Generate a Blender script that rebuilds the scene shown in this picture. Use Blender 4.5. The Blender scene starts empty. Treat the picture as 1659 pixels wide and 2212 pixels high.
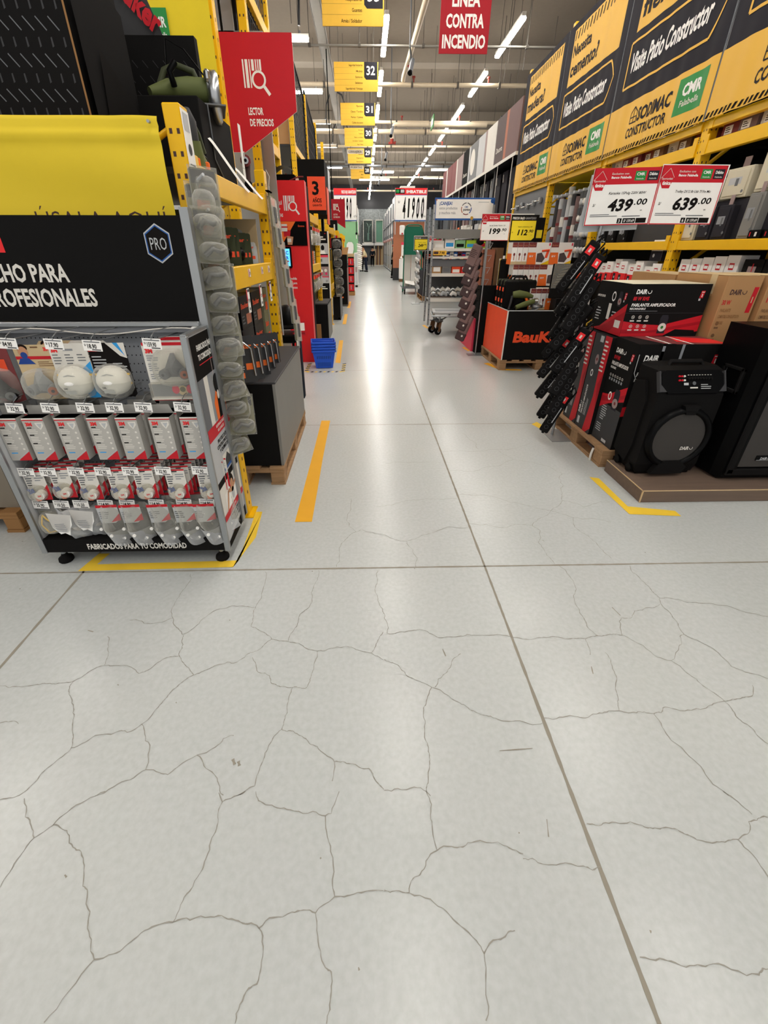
import bpy, math, random
from mathutils import Vector, Matrix
rnd = random.Random(7)
SC = bpy.context.scene
COL = SC.collection
PI = math.pi

# ---------------------------------------------------------------- camera, world, exposure
CAMH = 1.45
cd = bpy.data.cameras.new('camera')
cam = bpy.data.objects.new('camera', cd); COL.objects.link(cam)
cd.sensor_fit = 'HORIZONTAL'; cd.sensor_width = 36.0
cd.lens = 909.0 / 1659.0 * 36.0
cd.shift_x = (829.5 - 810.0) / 1659.0
cd.shift_y = -(1106.0 - 1037.0) / 1659.0
cd.clip_start = 0.02; cd.clip_end = 200
cam.location = (0, 0, CAMH)
cam.rotation_euler = (math.radians(90 - 28.66), 0, math.radians(-1.3))
SC.camera = cam
SC.view_settings.view_transform = 'Standard'
SC.view_settings.look = 'None'
SC.view_settings.exposure = 0.72
SC.view_settings.gamma = 1.0
SC.view_settings.use_curve_mapping = False
TUBE = 42.0          # LED tube emission
AMBIENT = 0.48       # the rest of the lit store around this aisle
wd = bpy.data.worlds.new('world'); SC.world = wd; wd.use_nodes = True
wd.node_tree.nodes['Background'].inputs[0].default_value = (1.0, 0.99, 0.97, 1)
wd.node_tree.nodes['Background'].inputs[1].default_value = AMBIENT
SC.cycles.max_bounces = 5; SC.cycles.transparent_max_bounces = 12; SC.cycles.adaptive_threshold = 0.03
SC.cycles.caustics_reflective = False; SC.cycles.caustics_refractive = False
SC.cycles.sample_clamp_indirect = 4.0

# ---------------------------------------------------------------- materials
def lin(h):
    h = h.lstrip('#'); o = []
    for i in (0, 2, 4):
        c = int(h[i:i + 2], 16) / 255.0
        o.append(c / 12.92 if c <= 0.04045 else ((c + 0.055) / 1.055) ** 2.4)
    return o
MATS = {}
def mat(name, col, rough=0.5, metal=0.0, emit=0.0, var=0.06, scale=9.0, bump=0.0, stretch=None, spec=0.5):
    """principled surface with a little procedural variation of its colour"""
    m = bpy.data.materials.new(name); m.use_nodes = True
    nt = m.node_tree; b = nt.nodes['Principled BSDF']
    c = lin(col) if isinstance(col, str) else list(col)
    b.inputs['Roughness'].default_value = rough; b.inputs['Metallic'].default_value = metal
    b.inputs['Specular IOR Level'].default_value = spec
    if var > 0:
        tc = nt.nodes.new('ShaderNodeTexCoord'); nz = nt.nodes.new('ShaderNodeTexNoise')
        nz.inputs['Scale'].default_value = scale; nz.inputs['Detail'].default_value = 3
        src = tc.outputs['Object']
        if stretch:
            mp = nt.nodes.new('ShaderNodeMapping'); mp.inputs['Scale'].default_value = stretch
            nt.links.new(src, mp.inputs[0]); src = mp.outputs[0]
        nt.links.new(src, nz.inputs['Vector'])
        mx = nt.nodes.new('ShaderNodeMix'); mx.data_type = 'RGBA'
        mx.inputs[6].default_value = [max(0, k * (1 - var)) for k in c] + [1]
        mx.inputs[7].default_value = [min(1, k * (1 + var)) for k in c] + [1]
        nt.links.new(nz.outputs['Fac'], mx.inputs[0]); nt.links.new(mx.outputs[2], b.inputs['Base Color'])
        if bump > 0:
            bp = nt.nodes.new('ShaderNodeBump'); bp.inputs['Strength'].default_value = bump; bp.inputs['Distance'].default_value = 0.01
            nt.links.new(nz.outputs['Fac'], bp.inputs['Height']); nt.links.new(bp.outputs[0], b.inputs['Normal'])
    else:
        b.inputs['Base Color'].default_value = c + [1]
    if emit > 0:
        b.inputs['Emission Color'].default_value = c + [1]; b.inputs['Emission Strength'].default_value = emit
    MATS[name] = m
    return m
def clear(name, tint, opac, rough=0.08):
    """thin clear plastic: mostly see-through with a glossy skin"""
    m = bpy.data.materials.new(name); m.use_nodes = True
    nt = m.node_tree; nt.nodes.clear()
    o = nt.nodes.new('ShaderNodeOutputMaterial'); t = nt.nodes.new('ShaderNodeBsdfTransparent')
    p = nt.nodes.new('ShaderNodeBsdfPrincipled'); mx = nt.nodes.new('ShaderNodeMixShader'); fr = nt.nodes.new('ShaderNodeLayerWeight')
    ad = nt.nodes.new('ShaderNodeMath'); ad.operation = 'MULTIPLY_ADD'
    nz = nt.nodes.new('ShaderNodeTexNoise'); nz.inputs['Scale'].default_value = 28; nz.inputs['Detail'].default_value = 2
    bp = nt.nodes.new('ShaderNodeBump'); bp.inputs['Strength'].default_value = 0.55; bp.inputs['Distance'].default_value = 0.012
    nt.links.new(nz.outputs['Fac'], bp.inputs['Height']); nt.links.new(bp.outputs[0], p.inputs['Normal'])
    p.inputs['Base Color'].default_value = lin(tint) + [1]; p.inputs['Roughness'].default_value = rough
    p.inputs['Specular IOR Level'].default_value = 1.0
    fr.inputs['Blend'].default_value = 0.35
    ad.inputs[1].default_value = 0.6; ad.inputs[2].default_value = opac
    nt.links.new(fr.outputs['Facing'], ad.inputs[0]); nt.links.new(ad.outputs[0], mx.inputs[0])
    t.inputs[0].default_value = lin(tint) + [1]
    nt.links.new(t.outputs[0], mx.inputs[1]); nt.links.new(p.outputs[0], mx.inputs[2]); nt.links.new(mx.outputs[0], o.inputs[0])
    MATS[name] = m
    return m

def floor_mat():
    m = bpy.data.materials.new('polished concrete'); m.use_nodes = True
    nt = m.node_tree; b = nt.nodes['Principled BSDF']; N = nt.nodes.new; L = nt.links.new
    tc = N('ShaderNodeTexCoord')
    a = N('ShaderNodeTexNoise'); a.inputs['Scale'].default_value = 0.9; a.inputs['Detail'].default_value = 5
    f = N('ShaderNodeTexNoise'); f.inputs['Scale'].default_value = 55; f.inputs['Detail'].default_value = 4
    L(tc.outputs['Object'], a.inputs[0]); L(tc.outputs['Object'], f.inputs[0])
    r = N('ShaderNodeValToRGB'); r.color_ramp.elements[0].position = 0.1; r.color_ramp.elements[1].position = 0.9
    r.color_ramp.elements[0].color = lin('#b5b9b9') + [1]; r.color_ramp.elements[1].color = lin('#bfc2c0') + [1]
    L(a.outputs['Fac'], r.inputs[0])
    r2 = N('ShaderNodeValToRGB'); r2.color_ramp.elements[0].position = 0.3; r2.color_ramp.elements[1].position = 0.7
    r2.color_ramp.elements[0].color = (0.93, 0.93, 0.92, 1); r2.color_ramp.elements[1].color = (1.03, 1.03, 1.03, 1)
    L(f.outputs['Fac'], r2.inputs[0])
    mx = N('ShaderNodeMix'); mx.data_type = 'RGBA'; mx.blend_type = 'MULTIPLY'; mx.inputs[0].default_value = 1
    L(r.outputs[0], mx.inputs[6]); L(r2.outputs[0], mx.inputs[7])
    # dark specks of dirt
    v = N('ShaderNodeTexVoronoi'); v.inputs['Scale'].default_value = 5.5
    L(tc.outputs['Object'], v.inputs['Vector'])
    cp = N('ShaderNodeMath'); cp.operation = 'LESS_THAN'; cp.inputs[1].default_value = 0.018
    L(v.outputs['Distance'], cp.inputs[0])
    mx2 = N('ShaderNodeMix'); mx2.data_type = 'RGBA'; mx2.inputs[7].default_value = lin('#8a857b') + [1]
    L(cp.outputs[0], mx2.inputs[0]); L(mx.outputs[2], mx2.inputs[6])
    L(mx2.outputs[2], b.inputs['Base Color'])
    b.inputs['Roughness'].default_value = 0.23
    b.inputs['Specular IOR Level'].default_value = 0.24
    MATS['floor'] = m
floor_mat()

PAL = dict(
    joint=('#8d877b', .7), crack=('#928f87', .7), tape=('#e3a71f', .6), tapey=('#ecc53a', .6),
    ceil=('#766c60', .9), beam=('#90867a', .9), pipe=('#d8c8ae', .5), pipered=('#8c2f26', .5), rod=('#55504a', .6), conduit=('#8f8b84', .5),
    white=('#f2f0ec', .5), offw=('#dedad2', .6), paper=('#f4f2ee', .55), lgrey=('#b9bbbd', .5), grey=('#8d9095', .5), mgrey=('#6a6c70', .5), dgrey=('#3b3b3d', .55),
    black=('#121111', .55), sblack=('#0a0a0b', .35), mblack=('#161515', .75), ink=('#171413', .7), brownk=('#4e3836', .7),
    red=('#c4202c', .5), dred=('#a51825', .5), tomato=('#f0522c', .5), orange=('#f5732b', .5), bright=('#e8262a', .5), pink=('#e3405c', .5), magenta=('#d8356e', .5),
    yellow=('#f2c417', .42), yrack=('#f0bb12', .4), ybanner=('#e9cd1f', .6), yprint=('#f0bd44', .6), lime=('#a9d033', .5), yprice=('#f2d92c', .5),
    green=('#2f7d3a', .5), cmr=('#2d8b45', .5), army=('#5b6338', .6), darmy=('#3a3f29', .6), teal=('#1f6b55', .55), aqua=('#8fc393', .6), mint=('#c2dccf', .4),
    blue=('#1f53c8', .45), dblue=('#24448f', .5), sky=('#2f9be0', .5), nblue=('#28599f', .5),
    card=('#b1875a', .75), dcard=('#946d44', .8), cgrey=('#80776a', .8), grille=('#3f3c3a', .6), brown=('#7a5a40', .7), plinth=('#6d5a4d', .65), wood=('#b98a56', .75), dwood=('#8a6039', .8), chip=('#cdb189', .85),
    skin=('#c58f6c', .6), hair=('#231a15', .8), cream=('#e2cfa4', .8), denim=('#252b3a', .8), navy=('#1c222c', .8), copper=('#b06f50', .6),
    slate=('#2e2d33', .65), taupe=('#7b6462', .7), dtaupe=('#4b3c3d', .7), beige=('#cfc7b0', .55), olive=('#77755a', .7), bboard=('#807f7c', .6),
    dmauve=('#56494a', .6), mauve=('#9a8583', .6), rust=('#ad6a50', .6), mosaic=('#7d8284', .5), wine=('#7c3a3b', .6), gold=('#c69a3b', .4), tan=('#cbb38b', .7),
)
def M(k):
    if k in MATS: return MATS[k]
    c, r = PAL[k]
    lum = sum(lin(c)) / 3
    return mat(k, c, r, spec=.08 if lum < .03 else .2 if lum < .2 else .32)
mat('steel', '#b6b8ba', .28, 1.0); mat('zinc', '#a5a8aa', .42, .8); mat('chrome', '#d8d8d8', .12, 1.0); mat('iron', '#6d6e70', .45, .9)
mat('woodgrain', '#a07d59', .8, var=.35, scale=3.0, stretch=(1.5, 14, 14), bump=.3)
mat('laminate', '#6b594c', .6, var=.22, scale=4.0, stretch=(1, 9, 9))
mat('pegboard', '#a6aab0', .5, var=.04)
mat('cloth', '#e6c81d', .62, var=.05, scale=3.0, bump=.5)
mat('vinyl', '#e9b643', .6, var=.07, scale=2.2)
mat('tube', '#fffaf2', .5, emit=TUBE, var=0)
mat('screen', '#55b7ee', .4, emit=.9, var=0); mat('screenw', '#ffffff', .4, emit=.9, var=0); mat('screend', '#1c4f9c', .4, emit=.6, var=0)
mat('speckle', '#7d8283', .5, var=.85, scale=7.0)
mat('boxgrey', '#b3b0aa', .6, var=.16, scale=5.0)
clear('clear', '#f3f2ec', .10); clear('clearbag', '#eef0f2', .30, .18); clear('glass', '#dfeee8', .06, .03)

# ---------------------------------------------------------------- mesh builder
class F:
    """a plane to print on: origin, right, up"""
    def __init__(s, o, r, u):
        s.o = Vector(o); s.r = Vector(r).normalized(); s.u = Vector(u).normalized(); s.n = s.r.cross(s.u)
    def p(s, x, y, z=0.0): return s.o + s.r * x + s.u * y + s.n * z
    def at(s, x, y, z=0.0): return F(s.p(x, y, z), s.r, s.u)
TXT = {}
def text_mesh(st, bold):
    k = (st, bold)
    if k not in TXT:
        cu = bpy.data.curves.new('t', 'FONT'); cu.body = st; cu.resolution_u = 2; cu.offset = bold; cu.fill_mode = 'BOTH'
        ob = bpy.data.objects.new('t', cu)
        me = bpy.data.meshes.new_from_object(ob)
        V = [(v.co.x / .73, v.co.y / .73) for v in me.vertices]; P = [tuple(p.vertices) for p in me.polygons]
        bpy.data.objects.remove(ob); bpy.data.curves.remove(cu); bpy.data.meshes.remove(me)
        TXT[k] = (V, P)
    return TXT[k]
class MB:
    def __init__(s): s.v = []; s.f = []; s.m = []; s.sm = []; s.mats = []; s.T = None
    def mi(s, k):
        if k not in s.mats: s.mats.append(k)
        return s.mats.index(k)
    def raw(s, vs, fs, k, smooth=False):
        b = len(s.v); i = s.mi(k)
        if s.T is not None: vs = [s.T @ Vector(q) for q in vs]
        s.v.extend(tuple(q) for q in vs)
        for f in fs: s.f.append([b + j for j in f]); s.m.append(i); s.sm.append(smooth)
        return s
    def box(s, x0, y0, z0, x1, y1, z1, k, b=0.0):
        if b <= 0:
            vs = [(x, y, z) for z in (z0, z1) for y in (y0, y1) for x in (x0, x1)]
            return s.raw(vs, [(0, 2, 3, 1), (4, 5, 7, 6), (0, 1, 5, 4), (2, 6, 7, 3), (0, 4, 6, 2), (1, 3, 7, 5)], k)
        xs, ys, zs = (x0, x1), (y0, y1), (z0, z1); vs = []; idx = {}
        for i in (0, 1):
            for j in (0, 1):
                for l in (0, 1):
                    c = (xs[i], ys[j], zs[l]); sg = (1 - 2 * i, 1 - 2 * j, 1 - 2 * l)
                    for a in range(3):
                        q = [c[t] + (0 if t == a else sg[t] * b) for t in range(3)]
                        idx[(i, j, l, a)] = len(vs); vs.append(q)
        fs = []
        def face(ks, ctr):
            a, bb, c = (Vector(vs[ks[t]]) for t in (0, 1, 2))
            n = (bb - a).cross(c - a)
            if n.dot(sum((Vector(vs[t]) for t in ks), Vector()) / len(ks) - ctr) < 0: ks = ks[::-1]
            fs.append(ks)
        ctr = Vector(((x0 + x1) / 2, (y0 + y1) / 2, (z0 + z1) / 2))
        for a in range(3):
            o1, o2 = [t for t in range(3) if t != a]
            for e in (0, 1):
                q = []
                for (m1, m2) in ((0, 0), (1, 0), (1, 1), (0, 1)):
                    c = [0, 0, 0]; c[a] = e; c[o1] = m1; c[o2] = m2; q.append(idx[(*c, a)])
                face(q, ctr)
            for m1 in (0, 1):
                for m2 in (0, 1):
                    q = []
                    for (e, w) in ((0, o1), (1, o1), (1, o2), (0, o2)):
                        c = [0, 0, 0]; c[a] = e; c[o1] = m1; c[o2] = m2; q.append(idx[(*c, w)])
                    face(q, ctr)
        for i in (0, 1):
            for j in (0, 1):
                for l in (0, 1): face([idx[(i, j, l, a)] for a in range(3)], ctr)
        return s.raw(vs, fs, k)
    def cyl(s, p0, p1, r, k, n=12, r1=None, smooth=True, caps=True):
        p0 = Vector(p0); p1 = Vector(p1); r1 = r if r1 is None else r1
        d = (p1 - p0).normalized(); a = d.orthogonal().normalized(); c = d.cross(a)
        vs = []
        for (p, q) in ((p0, r), (p1, r1)):
            for i in range(n):
                t = 2 * PI * i / n; vs.append(p + (a * math.cos(t) + c * math.sin(t)) * q)
        s.raw(vs, [(i, (i + 1) % n, n + (i + 1) % n, n + i) for i in range(n)], k, smooth)
        if caps: s.raw(vs, [tuple(range(n))[::-1], tuple(range(n, 2 * n))], k)
        return s
    def tube(s, pts, r, k, n=6):
        pts = [Vector(p) for p in pts]; rings = []
        a = None
        for i, p in enumerate(pts):
            d = (pts[min(i + 1, len(pts) - 1)] - pts[max(i - 1, 0)]).normalized()
            if a is None: a = d.orthogonal().normalized()
            else:
                a = a - d * a.dot(d)
                a = a.normalized() if a.length > 1e-5 else d.orthogonal().normalized()
            c = d.cross(a)
            rr = r[i] if isinstance(r, (list, tuple)) else r
            rings.append([p + (a * math.cos(2 * PI * j / n) + c * math.sin(2 * PI * j / n)) * rr for j in range(n)])
        vs = [q for g in rings for q in g]; fs = []
        for i in range(len(pts) - 1):
            for j in range(n): fs.append((i * n + j, i * n + (j + 1) % n, (i + 1) * n + (j + 1) % n, (i + 1) * n + j))
        s.raw(vs, fs, k, True)
        return s.raw(vs, [tuple(range(n))[::-1], tuple(range(len(vs) - n, len(vs)))], k)
    def prism(s, fr, pts, z0, z1, k, kside=None):
        n = len(pts); vs = [fr.p(x, y, z0) for x, y in pts] + [fr.p(x, y, z1) for x, y in pts]
        s.raw(vs, [tuple(range(n))[::-1], tuple(range(n, 2 * n))], k)
        return s.raw(vs, [(i, (i + 1) % n, n + (i + 1) % n, n + i) for i in range(n)], kside or k)
    def lathe(s, prof, c, k, n=16, axis='z', smooth=True):
        vs = []; c = Vector(c)
        for (r, h) in prof:
            for i in range(n):
                t = 2 * PI * i / n; x, y = r * math.cos(t), r * math.sin(t)
                q = {'z': (x, y, h), 'y': (x, -h, y), 'x': (h, x, y)}[axis]
                vs.append(c + Vector(q))
        fs = []
        for j in range(len(prof) - 1):
            for i in range(n): fs.append((j * n + i, j * n + (i + 1) % n, (j + 1) * n + (i + 1) % n, (j + 1) * n + i))
        s.raw(vs, fs, k, smooth)
        for j, rev in ((0, True), (len(prof) - 1, False)):
            if prof[j][0] > 1e-4:
                q = tuple(range(j * n, j * n + n)); s.raw(vs, [q[::-1] if rev else q], k)
        return s
    def ball(s, c, rx, ry, rz, k, n=14, m=9, zmin=-1.0):
        vs = []; c = Vector(c); t0 = math.asin(max(-1, zmin))
        for j in range(m + 1):
            t = t0 + (PI / 2 - t0) * j / m
            for i in range(n):
                a = 2 * PI * i / n
                vs.append(c + Vector((rx * math.cos(t) * math.cos(a), ry * math.cos(t) * math.sin(a), rz * math.sin(t))))
        return s.raw(vs, [(j * n + i, j * n + (i + 1) % n, (j + 1) * n + (i + 1) % n, (j + 1) * n + i) for j in range(m) for i in range(n)], k, True)
    def grid(s, fn, nu, nv, k, smooth=True):
        vs = [fn(i / nu, j / nv) for j in range(nv + 1) for i in range(nu + 1)]
        return s.raw(vs, [(j * (nu + 1) + i, j * (nu + 1) + i + 1, (j + 1) * (nu + 1) + i + 1, (j + 1) * (nu + 1) + i) for j in range(nv) for i in range(nu)], k, smooth)
    # printing on a plane
    def poly(s, fr, pts, k, z=.0008):
        return s.raw([fr.p(x, y, z) for x, y in pts], [tuple(range(len(pts)))], k)
    def rect(s, fr, x0, y0, x1, y1, k, z=.0008):
        return s.poly(fr, [(x0, y0), (x1, y0), (x1, y1), (x0, y1)], k, z)
    def disc(s, fr, x, y, r, k, z=.0008, n=16, ry=None):
        ry = ry or r
        return s.poly(fr, [(x + r * math.cos(2 * PI * i / n), y + ry * math.sin(2 * PI * i / n)) for i in range(n)], k, z)
    def ring(s, fr, x, y, r0, r1, k, z=.0008, n=24, a0=0, a1=2 * PI, ey=1.0):
        vs = []
        for i in range(n + 1):
            t = a0 + (a1 - a0) * i / n
            vs += [fr.p(x + r0 * math.cos(t), y + ey * r0 * math.sin(t), z), fr.p(x + r1 * math.cos(t), y + ey * r1 * math.sin(t), z)]
        return s.raw(vs, [(2 * i, 2 * i + 1, 2 * i + 3, 2 * i + 2) for i in range(n)], k)
    def line(s, fr, pts, w, k, z=.0008):
        for (x0, y0), (x1, y1) in zip(pts, pts[1:]):
            d = Vector((x1 - x0, y1 - y0)); q = Vector((-d.y, d.x)).normalized() * w / 2
            s.poly(fr, [(x0 - q.x, y0 - q.y), (x1 - q.x, y1 - q.y), (x1 + q.x, y1 + q.y), (x0 + q.x, y0 + q.y)], k, z)
        return s
    def text(s, fr, st, x, y, h, k, w=None, al='l', bold=.012, sh=0.0, z=.001, wf=1.0):
        V, P = text_mesh(st, bold)
        if not V: return s
        x0 = min(v[0] for v in V); x1 = max(v[0] for v in V)
        sx = (w / (x1 - x0)) if w else h * wf
        tw = (x1 - x0) * sx; dx = {'l': 0, 'c': -tw / 2, 'r': -tw}[al]
        return s.raw([fr.p(x + dx + (a - x0) * sx + sh * b * h, y + b * h, z) for a, b in V], P, k)
    def lines(s, fr, x, y, w, n, step, h, k, z=.0008, seed=1):
        """rows of print too small to read"""
        q = random.Random(seed)
        for i in range(n): s.rect(fr, x, y - i * step - h, x + w * q.uniform(.6, 1), y - i * step, k, z)
        return s
    def build(s, name, parent=None, loc=None):
        me = bpy.data.meshes.new(name); me.from_pydata(s.v, [], s.f)
        for k in s.mats: me.materials.append(M(k))
        me.polygons.foreach_set('material_index', s.m); me.polygons.foreach_set('use_smooth', s.sm)
        me.update()
        o = bpy.data.objects.new(name, me); COL.objects.link(o)
        if parent is not None: o.parent = parent
        if loc is not None: o.location = loc
        return o
def tag(o, label, cat, group=None):
    o['label'] = label; o['category'] = cat
    if group: o['group'] = group
    return o
def struct(o): o['kind'] = 'structure'; return o
def thing(name, label, cat, loc=(0, 0, 0), rz=0.0, group=None):
    o = bpy.data.objects.new(name, None); COL.objects.link(o); o.empty_display_size = .05
    o.location = loc; o.rotation_euler = (0, 0, rz)
    return tag(o, label, cat, group)
def dup(root, loc=None, rz=None, label=None, group=None, scale=None):
    r = root.copy(); COL.objects.link(r)
    if loc is not None: r.location = loc
    if rz is not None: r.rotation_euler = (0, 0, rz)
    if scale is not None: r.scale = scale
    if label: r['label'] = label
    if group: r['group'] = group
    for ch in root.children:
        c = ch.copy(); COL.objects.link(c); c.parent = r
        for g in ch.children:
            d = g.copy(); COL.objects.link(d); d.parent = c
    return r
ORD = ['first', 'second', 'third', 'fourth', 'fifth', 'sixth', 'seventh', 'eighth', 'ninth', 'tenth', 'eleventh', 'twelfth', 'thirteenth', 'fourteenth', 'fifteenth', 'sixteenth']
XZ = lambda x, y, z: F((x, y, z), (1, 0, 0), (0, 0, 1))        # faces the camera (-y)
def FX(x, y, z, side=-1):                                     # faces -x (side -1) or +x
    return F((x, y, z), (0, -side * -1, 0), (0, 0, 1)) if side > 0 else F((x, y, z), (0, -1, 0), (0, 0, 1))
UPF = lambda x, y, z: F((x, y, z), (1, 0, 0), (0, 1, 0))
# ================================================================ SETTING
CRACKS = '-903 1674 -898 1558 -902 1488 -877 1381 -829 1321 -792 1282 -776 1234 -776 1187 -755 1157 -711 1121 -681 1088|-681 1088 -647 1106 -601 1132 -530 1141 -494 1181 -451 1202 -411 1253|-411 1253 -343 1242 -282 1222 -211 1187|-211 1187 -154 1202 -111 1204 -58 1197 13 1174 59 1141|13 1174 45 1245 65 1281|54 1679 49 1601 36 1521 55 1437 71 1384|-253 1686 -254 1608 -272 1528 -270 1440 -309 1389 -315 1318 -338 1241|-526 1683 -510 1549 -517 1458 -524 1415 -512 1353 -513 1323 -479 1306 -411 1253|-211 1187 -217 1115 -225 1063 -240 1020 -287 1026|-471 1164 -432 1094 -384 1077 -373 1047 -335 1029 -287 1026|-287 1026 -297 952 -298 901 -302 867|-302 867 -262 861 -223 837 -174 808 -114 758 -60 752 -3 736 17 702 42 676|-302 867 -336 815 -345 765 -355 694|-355 694 -380 682 -405 668|-681 1088 -723 1045 -743 1008 -760 967 -793 897|-793 897 -829 869 -852 876 -880 863 -932 861 -953 840 -990 822|-990 822 -1017 773 -1037 736 -1049 698 -1112 674|-990 822 -1019 877 -1057 943 -1115 1016 -1133 1050 -1131 1071|-1131 1071 -1191 1059 -1252 1059 -1316 1051 -1397 1057|-1131 1071 -1098 1109 -1051 1139 -1065 1200 -1114 1283|-793 897 -767 863 -732 824 -721 787 -712 749|-712 749 -748 720 -789 701 -832 678|-712 749 -664 739 -636 732 -615 753 -565 789|-565 789 -531 756 -490 730 -468 703 -444 671|-565 789 -512 813 -494 841 -461 850|-1051 1139 -986 1135 -896 1099 -867 1114 -832 1161 -773 1176|-877 1381 -934 1356 -994 1354 -1064 1372|-795 1288 -747 1345 -681 1432 -579 1447 -523 1436|-114 758 -117 702|-1289 912 -1222 907|63 1141 100 1124 142 1078 184 1045 237 1014|237 1014 303 966 349 940 384 911 430 898 498 877 611 873|237 1014 209 955 192 907 190 850 196 796 193 746 181 693 172 667|250 1014 300 1072 330 1111 377 1162|81 1273 129 1278 180 1284 250 1284 273 1265 304 1244 385 1250 465 1253 611 1242|609 1235 707 1230 790 1241 865 1229 922 1224 984 1239 1047 1245 1088 1240|984 1239 960 1293 965 1360 968 1410 1000 1499 1023 1596 1003 1694|1088 1240 1119 1211 1148 1184 1171 1127 1217 1110|1217 1110 1278 1158 1311 1187 1332 1228 1356 1238|1356 1238 1370 1297 1374 1351 1367 1408 1385 1455|1385 1455 1377 1514 1369 1580 1372 1686|1385 1455 1455 1443 1540 1421 1625 1402 1720 1357 1801 1328|1356 1238 1391 1209 1430 1155 1438 1078 1473 1051 1538 1021|1217 1110 1243 1051 1267 996 1301 935|1301 935 1299 878 1319 840 1333 782|1301 935 1349 941 1409 950 1455 996|1301 935 1227 917 1132 901 1061 915|1061 915 1041 896 1013 893 954 898 896 907 822 901 726 891 618 887|1013 893 1014 847 1016 800 1043 748 1059 706 1060 666 1086 635|896 907 918 952 937 1008 966 1088 971 1154|1359 1412 1294 1395 1218 1375 1185 1337 1137 1336 1088 1240|922 1224 904 1144|172 667 136 680 86 677 44 673|81 1273 74 1387|172 667 183 655|-442 653 -380 680|-442 653 -460 678|-442 653 -444 615 -439 587 -446 558 -447 520 -452 491 -467 454 -481 428 -487 397|-487 397 -529 392 -557 381 -581 362 -606 347 -646 339|-646 339 -663 316 -675 293 -687 267 -702 249|-487 397 -447 400 -398 405 -363 403 -327 396 -303 390 -274 382|-274 382 -243 400 -198 409 -170 412 -139 406|-139 406 -121 420 -93 435|-93 435 -61 436 -25 441 32 444|-93 435 -101 469 -110 527 -124 572 -131 611|-131 611 -114 616 -106 640 -94 673|-131 611 -169 623 -224 625 -266 633 -302 642 -335 654 -348 679|-139 406 -133 375 -120 340 -107 314 -93 307 -91 279 -92 253 -98 234|-274 382 -257 351 -255 318 -259 293 -276 287 -290 264 -293 239|-646 339 -671 372 -695 400 -702 421 -729 458 -748 470 -768 512 -795 543 -823 553 -849 580 -882 597 -911 606|-807 689 -853 666 -890 637 -911 606 -945 577|-945 577 -955 539 -959 502 -961 472|-945 577 -972 605 -1005 628 -1041 676|172 667 183 633 175 596 177 571 183 523|183 523 149 501 130 473 111 466 98 438|34 444 64 443 98 438|98 438 151 425 188 401 218 375 251 349 264 328|264 328 263 306 256 282 254 249 243 230|264 328 302 350 327 359 348 364|183 523 224 531 255 529 290 540 355 538 383 524 417 510|413 500 439 500 465 487 509 487 570 481 590 472 615 479|623 575 687 574 771 569 806 559 859 558 889 544 913 530 974 524 1030 528|1030 528 1066 540 1093 569 1119 571 1139 579 1158 578|1030 528 1043 496 1046 447|626 314 671 311 704 303 744 298 777 298 825 290 882 281 898 290 910 289|1077 646 1102 618 1117 586|-162 1713 -148 1889 -123 1950 -65 2022 -125 2142 -103 2399|-65 2022 -26 2040 40 2007 127 1962 222 1924|222 1924 314 1976 421 2025 601 2051|222 1924 252 1846 252 1703|616 2091 717 2082 832 2044 910 2072 990 2056|990 2056 1075 2146 1163 2220|1163 2220 1288 2343 1333 2467 1393 2629 1446 2725|613 2432 740 2424 912 2352 1050 2278 1163 2220|1163 2220 1265 2146 1387 2129 1481 2085|1288 2343 1360 2306 1394 2259 1591 2317|990 2056 1018 2007 967 1898 970 1780 983 1709|1275 2142 1236 2041 1278 1949 1290 1839 1306 1749|607 3117 799 3139 1085 3151 1158 2980|1153 2963 986 2850 791 2761 613 2796|59 2289 157 2310 273 2362 413 2380 597 2383|1085 3151 1396 3272|1153 2963 1300 2909 1446 2725|148 2918 399 2929 575 2918|931 3166 896 3366 860 3518'
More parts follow.
